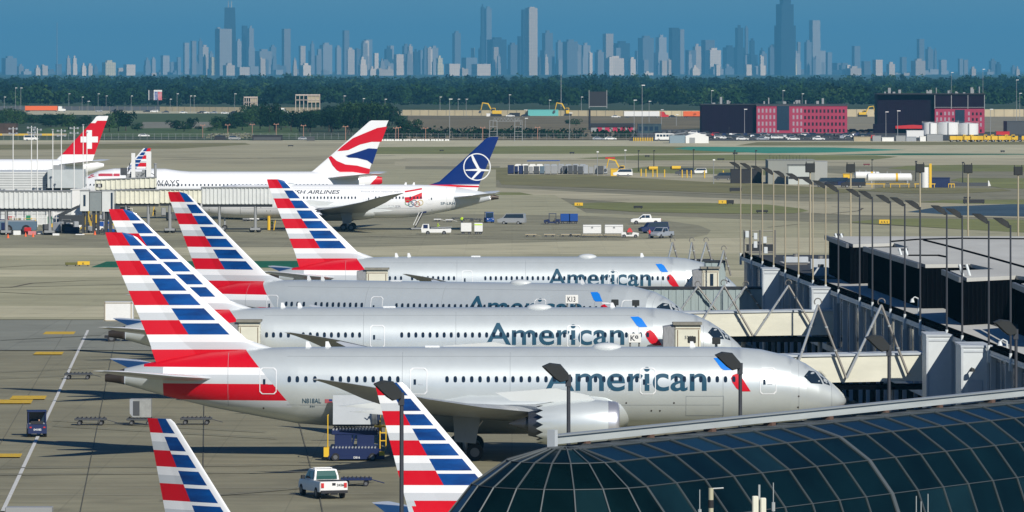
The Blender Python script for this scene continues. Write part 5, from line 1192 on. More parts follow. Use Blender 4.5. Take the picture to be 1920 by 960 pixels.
# white gantries on the slope foot
for i, (u, vb) in enumerate(((925,265),(972,265))):
    r = thing('gantry', ['left','right'][i]+' pale lattice gantry behind the navy tail', 'gantry', at(u, vb)); b = MB()
    for x in (-1.6, 1.6): b.tube((x,0,0),(x*.9,0,8.6),.14,n=5)
    for z in (2,4,6,8.5): b.tube((-1.5,0,z),(1.5,0,z),.09,n=5)
    b.build('frame', P_GR, r)
fr = thing('lattice_truss', 'pale horizontal truss between the two gantries', 'truss', at(948, 245)); b = MB()
for k in range(8): b.tube((-6+k*1.6,0,4.4),(-5.2+k*1.6,0,6.0),.1,n=5); b.tube((-5.2+k*1.6,0,6.0),(-4.4+k*1.6,0,4.4),.1,n=5)
b.tube((-6,0,4.4),(7,0,4.4),.1,n=5).tube((-6,0,6),(7,0,6),.1,n=5); b.build('frame', P_GR, fr); MB().tube((-6,0,0),(-6,0,4.4),.15).tube((7,0,0),(7,0,4.4),.15).build('post', P_GR, fr)
# low buildings
r, W_, h, d = block('low_building','building','long low dark-roofed building with red doors on the slope foot',1108,1190,233,247,P_GR, 14, roofm=P_BK)
MB().box(-.3, W_+.3, -.5, 14.4, h-1.2, h+.3).build('roof_band', P_BK, r)
for k in range(5): MB().box(3+k*3.6,5.2+k*3.6,-.08,.05,0,h-1.3).build('door', mat('crimson_panel', (.45,.02,.07), .6), r)
r, W_, h, d = block('low_building','building','small dark teal building beside the long low one',1196,1240,233,250,mat('dark_teal', (.03,.06,.07), .6, var=.3, scale=.4), 10)
for k in range(4): MB().box(.5+k*2.4,2.1+k*2.4,-.06,.04,1.2,h-1).build('window', M_PAN, r)
# white shed
x, y, _ = at(1287, 268.5); r = thing('shed', 'white gabled shed with a blue-grey side wall by the perimeter road', 'shed', (x, y, 0))
MB().prismy([(-.3,0),(8.8,0),(8.8,2.6),(4.2,4.3),(-.3,2.8)], 0, 12).build('gable_wall', P_WH, r); MB().box(-6.6,-.32,.5,10,0,3.1).build('side_wing', mat('blue_grey_siding', (.22,.29,.33), .6, var=.1), r)
MB().loft([[(-6.8,.3,3.1),(-6.8,10.2,3.1),(-.3,10.2,4.1),(-.3,.3,4.1)],[(-6.8,.3,3.3),(-6.8,10.2,3.3),(-.3,10.2,4.3),(-.3,.3,4.3)]]).build('roof', P_GR, r)
MB().box(1.2,3.4,-.06,.02,0,2.2).build('door', P_GR, r)
# minibus
r = thing('minibus', 'white minibus left of the gabled shed', 'bus', at(1228, 264)); MB().prismy([(0,.5),(8.2,.5),(8.4,1.6),(7.6,3.0),(.2,3.1)], -1.1, 1.1).build('body', P_WH, r)
for k in range(5): MB().box(.7+k*1.3,1.7+k*1.3,-1.13,1.13,1.7,2.6).build('window', M_PAN, r)
for x in (1.5,6.8):
    for sd in (-1,1): MB().wheel(x, sd*1.0, .45, .45, .3, n=12).build('wheel', [P_BK,P_GR], r)
# office buildings
M_PUR = mat('dark_purple_facade', (.010,.003,.014), .7, spec=.1, var=.3, scale=.3, stretch=(1,1,.2)); M_CRI = mat('crimson_facade', (.36,.025,.07), .6, var=.1, scale=.4)
M_OWN = mat('dark_office_glass', (.02,.012,.02), .3); M_OBL = mat('pale_blind', (.36,.26,.30), .6)
def office(label, u0, um, u1, vt, vb, band=0, gap=None):
    x0, y0, _ = at(u0, vb); s = s_(y0); W_ = (u1-u0)/s; M_ = (um-u0)/s; h = (vb-vt)/s; r = thing('office_building', label, 'office building', (x0, y0, 0))
    MB().box(0, M_, 0, 22, 0, h).build('dark_wing', M_PUR, r); hb = h-band/s
    MB().box(M_+.003, W_, -3, 22, 0, hb).build('red_wing', M_CRI, r)
    if band: MB().box(M_+.003, W_, -2.6, 22, hb+.003, h).build('upper_glazing', M_PUR, r); 
    MB().box(-.4, W_+.3, -3.3 if band else -.4, 22.3, h+.003, h+.5).build('roof', P_BK, r)
    if not band: MB().box(M_-.2, W_+.35, -3.35, -.41, hb-.3, hb+.2).build('cornice', P_DG, r)
    n = int((W_-M_)/1.75); fl = 4; fh = hb/(fl+.35); px_ = []
    for i in range(n):
        xx = M_+.6+i*(W_-M_-.9)/n
        if gap and gap[0] < i/n < gap[1]: continue
        for k in range(fl):
            if len(px_) >= 96: break
            dk = (i/n > .48) if not band else R() < .2
            o = MB().box(xx, xx+.85, -3.06, -2.95, .55+k*fh, .55+k*fh+fh*(.5 if dk else .62)); px_.append(o.build('window', M_OWN if dk else (P_WH if R() < .06 else M_OBL), r))
    if gap: MB().box(M_+(W_-M_)*gap[0]+.2, M_+(W_-M_)*gap[1], -3.2, -2.97, 1.5, hb-.4).build('stair_glazing', M_PAN, r)
    b = MB()
    for k in range(int(M_/1.2)): b.box(k*1.2+.3, k*1.2+.42, -.1, .0, .3, h-.5)
    b.build('facade_ribs', mat('purple_rib', (.014,.005,.018), .7, spec=.1), r)
    b = MB()
    for k in range(16):
        xx = U(.5, W_-1); hh = U(.4, 1.9 if k % 3 else 3.2); b.box(xx, xx+U(.3,1.4), 2, 3.4, h+.5, h+.5+hh)
    b.build('rooftop_unit', P_GR, r)
    if band:
        b = MB()
        for k in range(4): xx = M_+k*(W_-M_)/3; b.box(xx-.15, xx+.15, -2.9, -2.6, hb+.01, h-.3)
        b.box(M_, W_, -2.88, -2.66, hb+.6, hb+.8); b.build('railing', P_GR, r)
    return r
office('dark and crimson office building with rows of square windows, left of two', 1315, 1418, 1588, 197, 250, 0, (.22,.36))
o2 = office('taller dark office building with a crimson lower wing behind the white tanks', 1645, 1752, 1845, 177, 250, 27, (.4,.6))
s = 4.12
MB().prismy([(22,2.2),(8,2.2),(8,3.4),(16,3.9),(22,3.6)], -5, -.05).build('canopy', P_RD, o2)
MB().box(-2,8,-4,-.05,0,4.3).build('entrance_block', M_PUR, o2)
for i, (u0, u1, vt) in enumerate(((1730,1758,231),(1757,1799,230),(1797,1836,232))):
    x0, y0, _ = at(u0, 253); s = s_(y0); rr = (u1-u0)/s/2; h = (253-vt)/s; r = thing('storage_tank', ['left','middle','right'][i]+' of the three round white storage tanks before the office building', 'tank', (x0+rr, y0+rr, 0), 0, 'round white storage tanks')
    MB().tube((0,0,0),(0,0,h),rr,n=36).build('shell', P_WH, r, smooth=40); MB().tube((0,0,h),(0,0,h+.5),rr,.3,n=36).build('roof', P_WH, r)
    b = MB()
    for k in range(24): a = 2*PI*k/24; b.tube((rr*math.cos(a),rr*math.sin(a),h),(rr*math.cos(a),rr*math.sin(a),h+.9),.05,n=4)
    b.build('railing', P_GR, r); MB().box(-.25,.25,-rr-.35,-rr,.2,h).build('ladder', P_GR, r)
# car park
lot = 'parked cars in front of the office buildings'
cols = [(P_BK,'black'),(P_DG,'dark grey'),(P_WH,'white'),(P_SV,'silver'),(P_NV,'navy'),(P_RD,'red')]
cc = {}
def LC(nm, row):
    cc[nm, row] = cc.get((nm, row), 0)+1; return '%s %s parked car from the left, %s row of the office lot' % (ORD[cc[nm, row]-1], nm, ORD[row])
for row, (v, u0, u1) in enumerate(((252,1190,1330),(256,1320,1640),(258.5,1330,1650),(261,1340,1640),(248.5,1500,1645))):
    u = u0
    while u < u1:
        m, nm = random.choices(cols, [6,5,2.2,2,2,.5])[0]
        if R() < .85: car(u, v, m, LC(nm, row), U(-.2,.2)+random.choice([0,PI/2,PI]), 'car' if R() < .7 else 'suv', lot, 1.0)
        u += U(8,13)
for i, (u, v, m) in enumerate(((1392,263.5,P_WH),(1430,263.5,P_SV),(1488,263.5,P_WH),(1535,263.5,P_WH))): car(u, v, m, '%s car from the left parked along the perimeter road before the crimson wing' % ORD[i], 0, 'car', None, 1.15)
# plows, sheds and clutter at the right end
for i in range(11):
    u = 1790+i*13; r = thing('snow_plow', '%s yellow snow plow truck from the left, right of the white tanks' % ORD[i], 'plow truck', at(u, 266), U(-.3,.3), 'yellow snow plow trucks in a row'); 
    MB().bev(-2.2,.4,-1.2,1.2,.8,2.4,.08).build('bed', P_YE, r); MB().bev(.5,1.9,-1.1,1.1,.7,2.9,.15).build('cab', P_YE if i % 3 else P_DG, r); MB().box(.9,1.93,-1.13,1.13,1.9,2.6).build('windshield', M_PAN, r)
    MB().prismy([(2.1,.2),(2.3,.2),(2.9,1.5),(2.5,1.3)], -1.6, 1.6).build('plow_blade', P_YE, r)
    for x in (-1.4,1.2):
        for sd in (-1,1): MB().wheel(x, sd*1.0, .5, .5, .35, n=10).build('wheel', [P_BK,P_GR], r)
k = 0
for u0, u1, vt, m, nm in ((1601,1632,257,P_TAN,'tan'),(1636,1652,255,P_GR,'grey'),(1654,1676,258,P_WH,'white'),(1680,1698,255,P_GR,'grey'),(1699,1718,257,P_SV,'silver'),(1725,1736,256,P_WH,'white'),(1738,1768,252,P_GR,'grey'),(1700,1732,245,P_WH,'white')):
    block('container','container','%s equipment box, %s from the left below the white tanks' % (nm, ORD[k]),u0,u1,vt,265 if k < 7 else 258,m,4); k += 1
block('salt_shed','shed','dark pointed salt shed at the far right edge',1888,1950,228,252,P_DG,20)
block('low_building','building','low red-roofed hut right of the white tanks',1868,1893,247,254,P_RD,6)
# fence, barriers, shed, approach lights
def fence(u0, v0, u1, v1, h, label, m, step=3.0, name='fence'):
    a = Vector(G(u0,v0)); c = Vector(G(u1,v1)); L = (c-a).length; r = thing(name, label, 'fence', (a.x,a.y,0), math.atan2(c.y-a.y, c.x-a.x)); b = MB(); k = 0
    while k*step < L: b.tube((k*step,0,0),(k*step,0,h),.06,n=4); k += 1
    for z in (.2*h,.5*h,.8*h,h): b.tube((0,0,z),(L,0,z),.035,n=4)
    b.build('mesh', m, r)
fence(-20,263,700,261,2.6,'thin grey perimeter fence at the left behind the road', P_GR)
fence(700,262,1330,262,2.6,'thin grey perimeter fence under the brown slope', P_GR)
r, W_, h, d = block('open_shed','shed','long open black shed by the perimeter fence',473,529,254,263.5,P_BK,5); MB().box(.5,W_-.5,-.1,.02,.2,h-.7).build('opening', P_DG, r)
block('container','container','dark blue-grey container right of the open black shed',575,590,257,264,P_DG,3); block('container','container','black container left of the open black shed',402,422,256,263,P_BK,3)
yb = thing('crash_barrier', 'yellow and pale barrier along the service road at far left', 'barrier', at(-20, 256)); 
for k in range(6): MB().box(k*5.6, k*5.6+5.6, 0, .3, .4, 1.3).build('panel', P_YE if k in (0,2,4) else P_TAN, yb)
block('rubble_heap','heap','dark brown heap at the far left edge behind the masts',-20,30,232,252,mat('brown_earth',(.08,.05,.035),.9,var=.4,scale=.4),12)
for i in range(30):
    u = 690+i*5.2+U(-1,1); r = thing('road_barrier', '%s white barrier from the left in the row beneath the brown slope' % ORD[i], 'barrier', at(u, 264.2), 0, 'row of white barriers'); MB().prismy([(-.5,0),(.5,0),(.42,.7),(-.42,.7)],-.25,.25).build('block', P_WH, r)
for i, (u, v) in enumerate(((380,258),(427,259),(473,258),(518,258),(569,262),(648,263),(742,262),(747,262),(798,262),(905,264),(1008,262))):
    r = thing('approach_light', '%s red-tipped approach light pole from the left along the fence' % ORD[i], 'approach light', at(u, v), 0, 'approach light poles'); h = U(4.5,6); MB().tube((0,0,0),(0,0,h),.14,n=5).build('pole', mat('rust_pole',(.42,.22,.15),.7), r); MB().box(-1.2,1.2,-.1,.1,h,h+.2).box(-.9,-.7,-.1,.1,h+.2,h+.6).box(.7,.9,-.1,.1,h+.2,h+.6).build('crossbar', mat('rust_pole',(.42,.22,.15),.7), r)
for i in range(12):
    r = thing('bollard', '%s yellow bollard from the left beside the white minibus' % ORD[i], 'bollard', at(1188+i*3.2, 264.5), 0, 'yellow bollards by the minibus'); MB().tube((0,0,0),(0,0,1.3),.2,n=8).tube((0,0,1.3),(0,0,1.45),.2,.08,8).build('post', P_YE, r)
# ---------------------------------------------------------------- mid field: yard, signs, tanks
def sign_box(u0, u1, vt, vb, m, label, txt=None, name='airfield_sign'):
    x0, y0, _ = at(u0, vb); s = s_(y0); W_ = (u1-u0)/s; h = (vb-vt)/s; r = thing(name, label, 'airfield sign', (x0, y0, 0))
    MB().bev(0,W_,0,.5,.25,h,.05).build('panel', m, r); MB().box(.2,.35,.1,.4,0,.25).build('leg', P_BK, r); MB().box(W_-.35,W_-.2,.1,.4,0,.25).build('leg', P_BK, r)
    if txt: word(txt, (W_/2,-.012,h*.58), (1,0,0), (0,0,1), h*.42, None, .02, 'lettering', P_BK, r)
    return r
sign_box(1077,1093,380,388,P_YE,'yellow airfield sign on the grass strip below the service yard','K L')
sign_box(1347,1362,375.5,384,P_YE,'yellow and black airfield sign at the strip end left of the lamp posts','T'); sign_box(1362,1376,375,384,P_BK,'black half of the sign at the strip end left of the lamp posts')
sign_box(1648,1668,412,422,P_YE,'yellow airfield sign behind the black building','A K 5')
sign_box(145,168,490,500,P_YE,'yellow airfield sign on the green painted strip at left','K'); sign_box(122,145,492,500,mat('olive_sign',(.12,.12,.03),.7),'olive airfield sign left of the yellow one on the painted strip')
for i, (u0, u1, vt, vb, lb) in enumerate(((1068,1077,285,289,'small black airfield sign above the container yard'),(1209,1218,291,295,'small black airfield sign above the yellow excavator'),(1345,1358,297,301,'black airfield sign left of the grey warehouse'),(1374,1383,286,290,'black airfield sign on a post above the grass strip'),
    (1188,1205,386,392,'black airfield sign in the middle of the lower grass strip'),(1368,1391,352,360,'black airfield sign below the service trucks'),(1806,1846,374,383,'wide black airfield sign at right'),(1807,1820,369,374,'upper black panel above the wide airfield sign'),(1418,1440,394,400,'dark airfield sign near the end of the lower strip'),(1876,1884,282,286,'small black airfield sign at the far right'),(824,832,281,284,'small dark airfield sign beyond the navy tail'),(540,550,272,275,'small dark airfield sign above the ribbon tail plane'))):
    sign_box(u0, u1, vt, vb, P_BK, lb)
sign_box(1135,1153,295,299,P_RD,'red airfield board right of the container yard'); sign_box(1619,1631,307,311,mat('maroon_board',(.15,.02,.03),.6),'maroon airfield board above the white fuel tanks')
for i, (u, v, lb) in enumerate(((1225,320,'yellow drum sign left of the yellow bollards'),(1268,319,'yellow drum sign right of the yellow bollards'))):
    r = thing('yellow_drum', lb, 'drum', at(u, v)); MB().tube((-1.3,0,.7),(1.3,0,.7),.55,n=14).build('drum', P_YE, r); MB().tube((-1.7,0,.7),(-1.3,0,.7),.35,.55,n=14).box(-1,1,-.3,.3,0,.2).build('end_cap', P_BK, r)
for i, u in enumerate((1202,1211,1224,1232,1246,1279,1288,1296,1321,1356,1373)):
    r = thing('bollard', '%s yellow bollard from the left in the service yard' % ORD[i], 'bollard', at(u, 331+i*.4), 0, 'yellow bollards of the service yard'); MB().tube((0,0,0),(0,0,2.0),.16,n=8).tube((0,0,2),(0,0,2.15),.16,.05,8).build('post', P_YE, r)
# container yard
P_TL2 = C('blue_grey', (.10,.15,.19))
k = 0
u = 952
while u < 1135:
    w_ = U(7,13); mm, nm = random.choice(((P_DG,'dark grey'),(P_GR,'grey'),(P_SV,'silver'),(P_DG,'dark grey'),(P_TL2,'blue grey'))) if u > 975 else (P_NV,'navy')
    x0, y0, _ = at(u, 327+U(-.4,.5)); s = s_(y0); r = thing('baggage_container', '%s %s container from the left in the container yard' % (ORD[k], nm), 'container', (x0, y0, 0), 0, 'containers and carts in the yard'); W_ = (w_-1)/s; h = U(2.1,2.7)
    MB().bev(0,W_,0,1.8,.25,h,.06).build('box', mm, r); MB().box(.05,W_-.05,.1,1.7,.1,.25).build('base', P_BK, r); u += w_; k += 1
u = 965
for i in range(10):
    x0, y0, _ = at(u, 322); s = s_(y0); r = thing('baggage_container', '%s white container from the left in the rear row of the yard' % ORD[i], 'container', (x0, y0, 0), 0, 'white containers of the rear yard row'); W_ = 13/s
    MB().prismy([(0,.2),(W_,.2),(W_,1.7),(W_*.85,2.2),(W_*.15,2.2),(0,1.7)],0,2).build('box', P_WH if i < 4 else P_SV, r); MB().box(.05,W_-.05,.1,1.9,.05,.2).build('base', P_BK, r); u += 13.5
r = thing('tarpaulin_roof', 'long blue tarpaulin roof over the rear row of the container yard', 'canopy', at(988, 320)); MB().loft([[(0,0,2.7),(0,3,2.7),(0,3,2.9),(0,0,2.9)],[(9.5,0,2.8),(9.5,3,2.8),(9.5,3,3.05),(9.5,0,3.05)]]).build('sheet', P_BL, r); MB().box(0,.1,.1,.2,0,2.7).box(9.4,9.5,.1,.2,0,2.8).build('post', P_GR, r)
block('generator','generator','yellow generator between the container yard and the excavator',1145,1166,317,330,P_YE,2)
for u, v, m, lb, k in ((1168,331,P_WH,'white utility van in front of the yellow excavator','van'),(1284,329,P_DG,'dark service truck in the yard behind the bollards','van'),(1310,327,P_WH,'white service car in the yard right of the dark truck','suv'),(1356,338,P_DG,'dark truck left of the three big lamp heads','van')): car(u, v, m, lb, PI, k)
r, W_, h, d = block('generator_trailer','generator','black lattice-framed machine on a trailer, right end of the service yard',1370,1428,318,344,P_BK,2.5)
r, W_, h, d = block('warehouse','warehouse','plain grey windowless warehouse with a railing on its roof',1440,1528,301,345,mat('warehouse_grey',(.27,.28,.25),.7,var=.06,scale=.3),16)
b = MB()
for k in range(12): b.tube((.5+k*.85,.5,h),(.5+k*.85,.5,h+(1.0 if k % 3 else 1.5)),.05,n=4)
b.build('roof_railing', P_BK, r)
MB().box(W_+.003,W_+3.3,2,14,0,h-.3).build('side_wing', mat('warehouse_side',(.33,.34,.32),.7), r)
r, W_, h, d = block('white_screen_building','building','pale flat-faced booth with a dark slot before the warehouse',1478,1520,311,346,mat('booth_pale',(.45,.48,.45),.6),3); MB().box(.1,W_-.1,-.05,.02,h*.3,h*.42).build('slot_window', P_BK, r); MB().box(-.2,W_+.2,-.2,3.2,h+.16,h+.3).build('roof', P_BK, r)
for u0, u1, v, rr, lb in ((1602,1650,340,1.05,'shorter white horizontal fuel tank, behind the long one'),(1625,1710,344,1.1,'long white horizontal fuel tank with a yellow band')):
    x0, y0, _ = at(u0, v); s = s_(y0); W_ = (u1-u0)/s; r = thing('fuel_tank', lb, 'tank', (x0, y0, 0)); b = MB()
    b.tube((.35,0,rr+.45),(W_-.35,0,rr+.45),rr,n=24,cap=False); b.tube((.35,0,rr+.45),(0,0,rr+.45),rr,rr*.55,24); b.tube((W_-.35,0,rr+.45),(W_,0,rr+.45),rr,rr*.55,24); b.build('shell', P_WH, r, smooth=40)
    MB().box(1,1.4,-.8,.8,0,.7).build('saddle', P_GR, r); MB().box(W_-1.4,W_-1,-.8,.8,0,.7).build('saddle', P_GR, r)
    b = MB()
    for q in (.2,.45,.75): b.tube((W_*q,0,2*rr+.4),(W_*q,0,2*rr+.9),.12,n=8)
    b.build('valve', P_GR, r)
    if W_ > 6: MB().tube((W_*.64,0,rr+.45),(W_*.64+.55,0,rr+.45),rr+.02,n=24).build('yellow_band', P_YE, r)
r = thing('fuel_tank', 'upright white cylinder tank with a yellow ladder', 'tank', at(1734, 352)); MB().tube((0,0,0),(0,0,5.1),.95,n=24).build('shell', P_WH, r, smooth=40); MB().box(1.1,1.7,-.2,.2,0,6.0).build('ladder', P_YE, r)
for i, (u0, u1) in enumerate(((1610,1660),(1668,1706),(1714,1754),(1778,1790))):
    x0, y0, _ = at(u0, 352); W_ = (u1-u0)/s_(y0); r = thing('guard_rail', '%s yellow guard rail from the left before the white tanks' % ORD[i], 'guard rail', (x0,y0,0), 0, 'yellow guard rails'); b = MB(); b.box(0,W_,-.06,.06,.85,1.05)
    for q in (.05,.5,.95): b.box(W_*q-.07,W_*q+.07,-.06,.06,0,.85)
    b.build('rail', P_YE, r)
r, W_, h, d = block('container','container','blue tank container right of the upright white tank',1744,1781,334,352,P_NV,2)
for u, v, m, lb in ((1548,351,P_DG,'dark blue truck right of the pale booth'),(1568,351,P_NV,'navy tractor truck left of the white fuel tanks'),(1600,352,P_BK,'black pump truck before the white fuel tanks')): car(u, v, m, lb, PI, 'van', None, 1.15)
block('generator','generator','yellow pump unit behind the navy tractor truck',1581,1597,327,345,P_YE,2)
for i, (u, vt, vb) in enumerate(((1197,283,322),(1226,283,318),(1300,281,320),(1377,283,318),(1417,283,330),(1120,285,330),(1635,300,325),(1717,303,340),(1805,305,347),(1338,300,345),(1172,282,330),(1367,240,262))):
    thin_pole(u, vt, vb, '%s thin dark pole of the service yard, in building order from the excavator' % ORD[i] if 0 else ['dark pole right of the yellow excavator','dark pole above the left yellow drum','dark pole above the yard bollards','dark pole with a sign beyond the yard','dark pole left of the warehouse','faint pole before the container yard','dark pole behind the long fuel tank','dark pole right of the fuel tanks','dark pole at the walled grass strip','thin pale pole before the grass strip','bent pale pole over the excavator','short pole before the crimson wing'][i], P_BK if i not in (5,9,10) else P_GR, .13, .4, group='poles of the service yard')
r = thing('retaining_wall', 'low dark wall with a pale end on the grass strip at right', 'wall', at(1782, 349)); MB().box(0,9.5,0,.4,0,.9).build('face', P_DG, r); MB().prismy([(9.5,0),(10.2,0),(9.7,1.4),(9.5,1.4)],0,.5).build('end', P_WH, r)
# ---------------------------------------------------------------- ramp vehicles
def wheels(r, xs, y, rad, w_=.22, n=14):
    for x in xs:
        for sd in (-1, 1): MB().wheel(x, sd*y, rad, rad, w_, n=n).build('wheel', [M_TYR, M_RIM], r, smooth=40)
def pickup(loc, rz, col, label, num=None, bar=True):
    r = thing('pickup_truck', label, 'pickup truck', loc, rz)
    b = MB(); b.loft([[(x,-w_,z0),(x,w_,z0),(x,w_*1.0,z1-.12),(x,w_*.95,z1),(x,-w_*.95,z1),(x,-w_,z1-.12)] for x, w_, z0, z1 in ((-2.85,.95,.55,1.18),(-2.8,1.0,.5,1.22),(-.9,1.0,.45,1.22),(1.2,1.0,.45,1.2),(2.4,.98,.45,1.12),(2.85,.9,.5,.95),(2.92,.8,.55,.85))]); b.build('body', col, r, smooth=30)
    b = MB(); b.loft([[(x,-w_,1.15),(x,w_,1.15),(x,w_*q,z1),(x,-w_*q,z1)] for x, w_, q, z1 in ((-1.05,.92,.93,1.5),(-.85,.92,.83,1.93),(.55,.92,.83,1.95),(1.35,.92,.95,1.3))]); cb = b.build('cab', col, r, smooth=30)
    MB().add([(-1.09,-.74,1.27),(-1.09,.74,1.27),(-1.09,.73,1.5),(-1.09,-.73,1.5),(-.93,.66,1.86),(-.93,-.66,1.86)],[(0,1,2,3),(3,2,4,5)]).build('rear_window', mat('green_glass',(.02,.09,.08),.15), cb)
    MB().add([(1.38,-.8,1.28),(1.38,.8,1.28),(.68,.7,1.86),(.68,-.7,1.86)],[(0,1,2,3)]).build('windshield', M_PAN, cb)
    for sd in (-1,1):
        MB().add([(-.75,sd*.925,1.28),(.1,sd*.925,1.28),(.1,sd*.82,1.8),(-.7,sd*.82,1.8)],[(0,1,2,3)]).build('side_window', M_PAN, cb); MB().add([(.18,sd*.925,1.28),(1.1,sd*.925,1.28),(.6,sd*.82,1.8),(.18,sd*.82,1.8)],[(0,1,2,3)]).build('side_window', M_PAN, cb)
        MB().box(-2.9,-2.84,sd*.82-.1,sd*.82+.1,.8,1.12).build('tail_light', P_RD, r); MB().bev(.9,1.1,sd*1.02-.05 if sd > 0 else -1.25,sd*1.25 if sd > 0 else -.97,1.2,1.45,.03).build('mirror', P_BK, r)
    MB().box(-2.7,-1.15,-.86,.86,1.2,1.235).build('bed', P_BK, r); MB().box(-3.0,-2.82,-.95,.95,.42,.62).box(-2.96,-2.83,-.25,.25,.3,.42).build('bumper', P_BK, r)
    MB().box(-2.875,-2.85,-.12,.12,.95,1.12).build('tailgate_handle', P_BK, r)
    wheels(r, (-1.85,1.85), .88, .4, .26)
    if bar: MB().box(-.3,-.15,-.6,.6,1.98,2.03).box(.1,.2,-.6,.6,1.98,2.03).box(-.3,.2,-.62,-.58,1.93,2.02).box(-.3,.2,.58,.62,1.93,2.02).build('roof_rack', P_WH, r)
    if num: word(num, (-2.882,-.52,.98), (0,-1,0), (0,0,1), .17, .62, .02, 'number', P_BK, r)
    return r
x, y = G(603, 934); pickup((x, y+1.6, 0), math.radians(108), P_WH, 'white crew-cab pickup numbered 24268, driving away below the navy loader', '24268')
def dolly(u, v, label, L=2.6, rz=0, load=None, m=P_DG):
    r = thing('baggage_dolly', label, 'dolly', at(u, v), rz); MB().bev(-L/2,L/2,-.75,.75,.42,.58,.04).build('deck', m, r); b = MB()
    for k in range(7): b.tube((-L/2+.2+k*(L-.4)/6,-.7,.62),(-L/2+.2+k*(L-.4)/6,.7,.62),.05,n=8)
    b.build('roller', P_GR if m in (P_WH, P_TAN) else P_BK, r); MB().tube((L/2,0,.45),(L/2+.9,0,.2),.035,n=6).build('tow_bar', m, r); wheels(r, (-L/2+.4, L/2-.4), .6, .2, .12, 10)
    return r
dolly(147, 711, 'black empty dolly alone beside the nearest tailplane'); dolly(170, 797, 'black empty dolly left of the grey container on a dolly'); dolly(368, 796, 'black empty dolly right of the grey container, behind the lower left tail')
dolly(668, 911, 'dark blue dolly directly right of the white pickup', 2.2, 0, None, P_NV); dolly(263, 797, 'black dolly carrying the grey container', 2.2)
x, y, _ = at(266, 797); r = thing('air_cargo_container', 'grey slant-sided cargo container standing on a dolly', 'container', (x, y, .68)); MB().prismy([(-.95,.35),(-.75,0),(.8,0),(.8,1.5),(-.95,1.5)],-.7,.7).build('shell', mat('cargo_grey',(.36,.37,.35),.5,.3,var=.2,scale=2), r); MB().box(-.7,-.15,-.73,-.69,.15,1.35).build('curtain', P_DG, r); MB().prismy([(-.97,.33),(-.7,.0),(-.66,.0),(-.66,1.5),(-.97,1.5)],-.72,-.70).build('end_frame', P_SV, r)
# navy tug with driver
def person(loc, rz, label, vest_=P_HV, legs=P_DB, pose='stand', bend=0.0, arms=((.18,.3,-.25),(.18,-.3,-.25))):
    """one continuous skinned figure, hair and clothes by material slots on the same skin"""
    r = thing('person', label, 'person', loc, rz)
    me = bpy.data.meshes.new('body'); b_ = math.radians(bend); hip = .9 if pose == 'stand' else .45
    def up(h, f=0): return (math.sin(b_)*h+f, 0, hip+math.cos(b_)*h)
    V = [(0,0,hip), up(.22), up(.45), up(.56), up(.64), up(.76,.01), up(.83,.0)]
    E_ = [(0,1),(1,2),(2,3),(3,4),(4,5),(5,6)]; Rr = [(.15,.12),(.14,.10),(.17,.11),(.07,.07),(.06,.06),(.095,.085),(.06,.06)]
    for sd in (-1, 1):
        n = len(V); sh = up(.5); kn = (.02,sd*.1,.48) if pose == 'stand' else (.42,sd*.12,hip-.02); ft = (0,sd*.11,.08) if pose == 'stand' else (.45,sd*.12,.08)
        V += [(0,sd*.09,hip-.06), kn, ft, (ft[0]+.16,ft[1],.04)]; Rr += [(.1,.1),(.065,.065),(.05,.05),(.045,.04)]; E_ += [(0,n),(n,n+1),(n+1,n+2),(n+2,n+3)]
        n = len(V); a = arms[0 if sd > 0 else 1]; el = (sh[0]+a[0]*.5, sd*.24, sh[2]-.26); hd = (sh[0]+a[0]*1.6, sd*.22, sh[2]-.45+abs(a[0])*.7)
        V += [(sh[0],sd*.19,sh[2]-.02), el, hd, (hd[0]+.08,hd[1],hd[2]-.04)]; Rr += [(.065,.065),(.045,.045),(.032,.032),(.035,.02)]; E_ += [(2,n),(n,n+1),(n+1,n+2),(n+2,n+3)]
    me.from_pydata(V, E_, []); o = bpy.data.objects.new('body', me); COL.objects.link(o)
    m_ = o.modifiers.new('s','SKIN'); o.modifiers.new('u','SUBSURF').levels = 1
    for i, q in enumerate(Rr): me.skin_vertices[0].data[i].radius = q
    me.skin_vertices[0].data[0].use_root = True
    dg = bpy.context.evaluated_depsgraph_get(); dg.update(); m2 = bpy.data.meshes.new_from_object(o.evaluated_get(dg)); bpy.data.objects.remove(o)
    for m in (P_SK, vest_, legs, P_BK): m2.materials.append(m)
    zt, zh = up(.58)[2], up(.8)[2]
    for p in m2.polygons: z = p.center.z; p.material_index = 3 if z > zh or z < .1 else 0 if z > zt else 1 if z > hip+.02 else 2; p.use_smooth = True
    o = bpy.data.objects.new('body', m2); COL.objects.link(o); o.parent = r
    return r
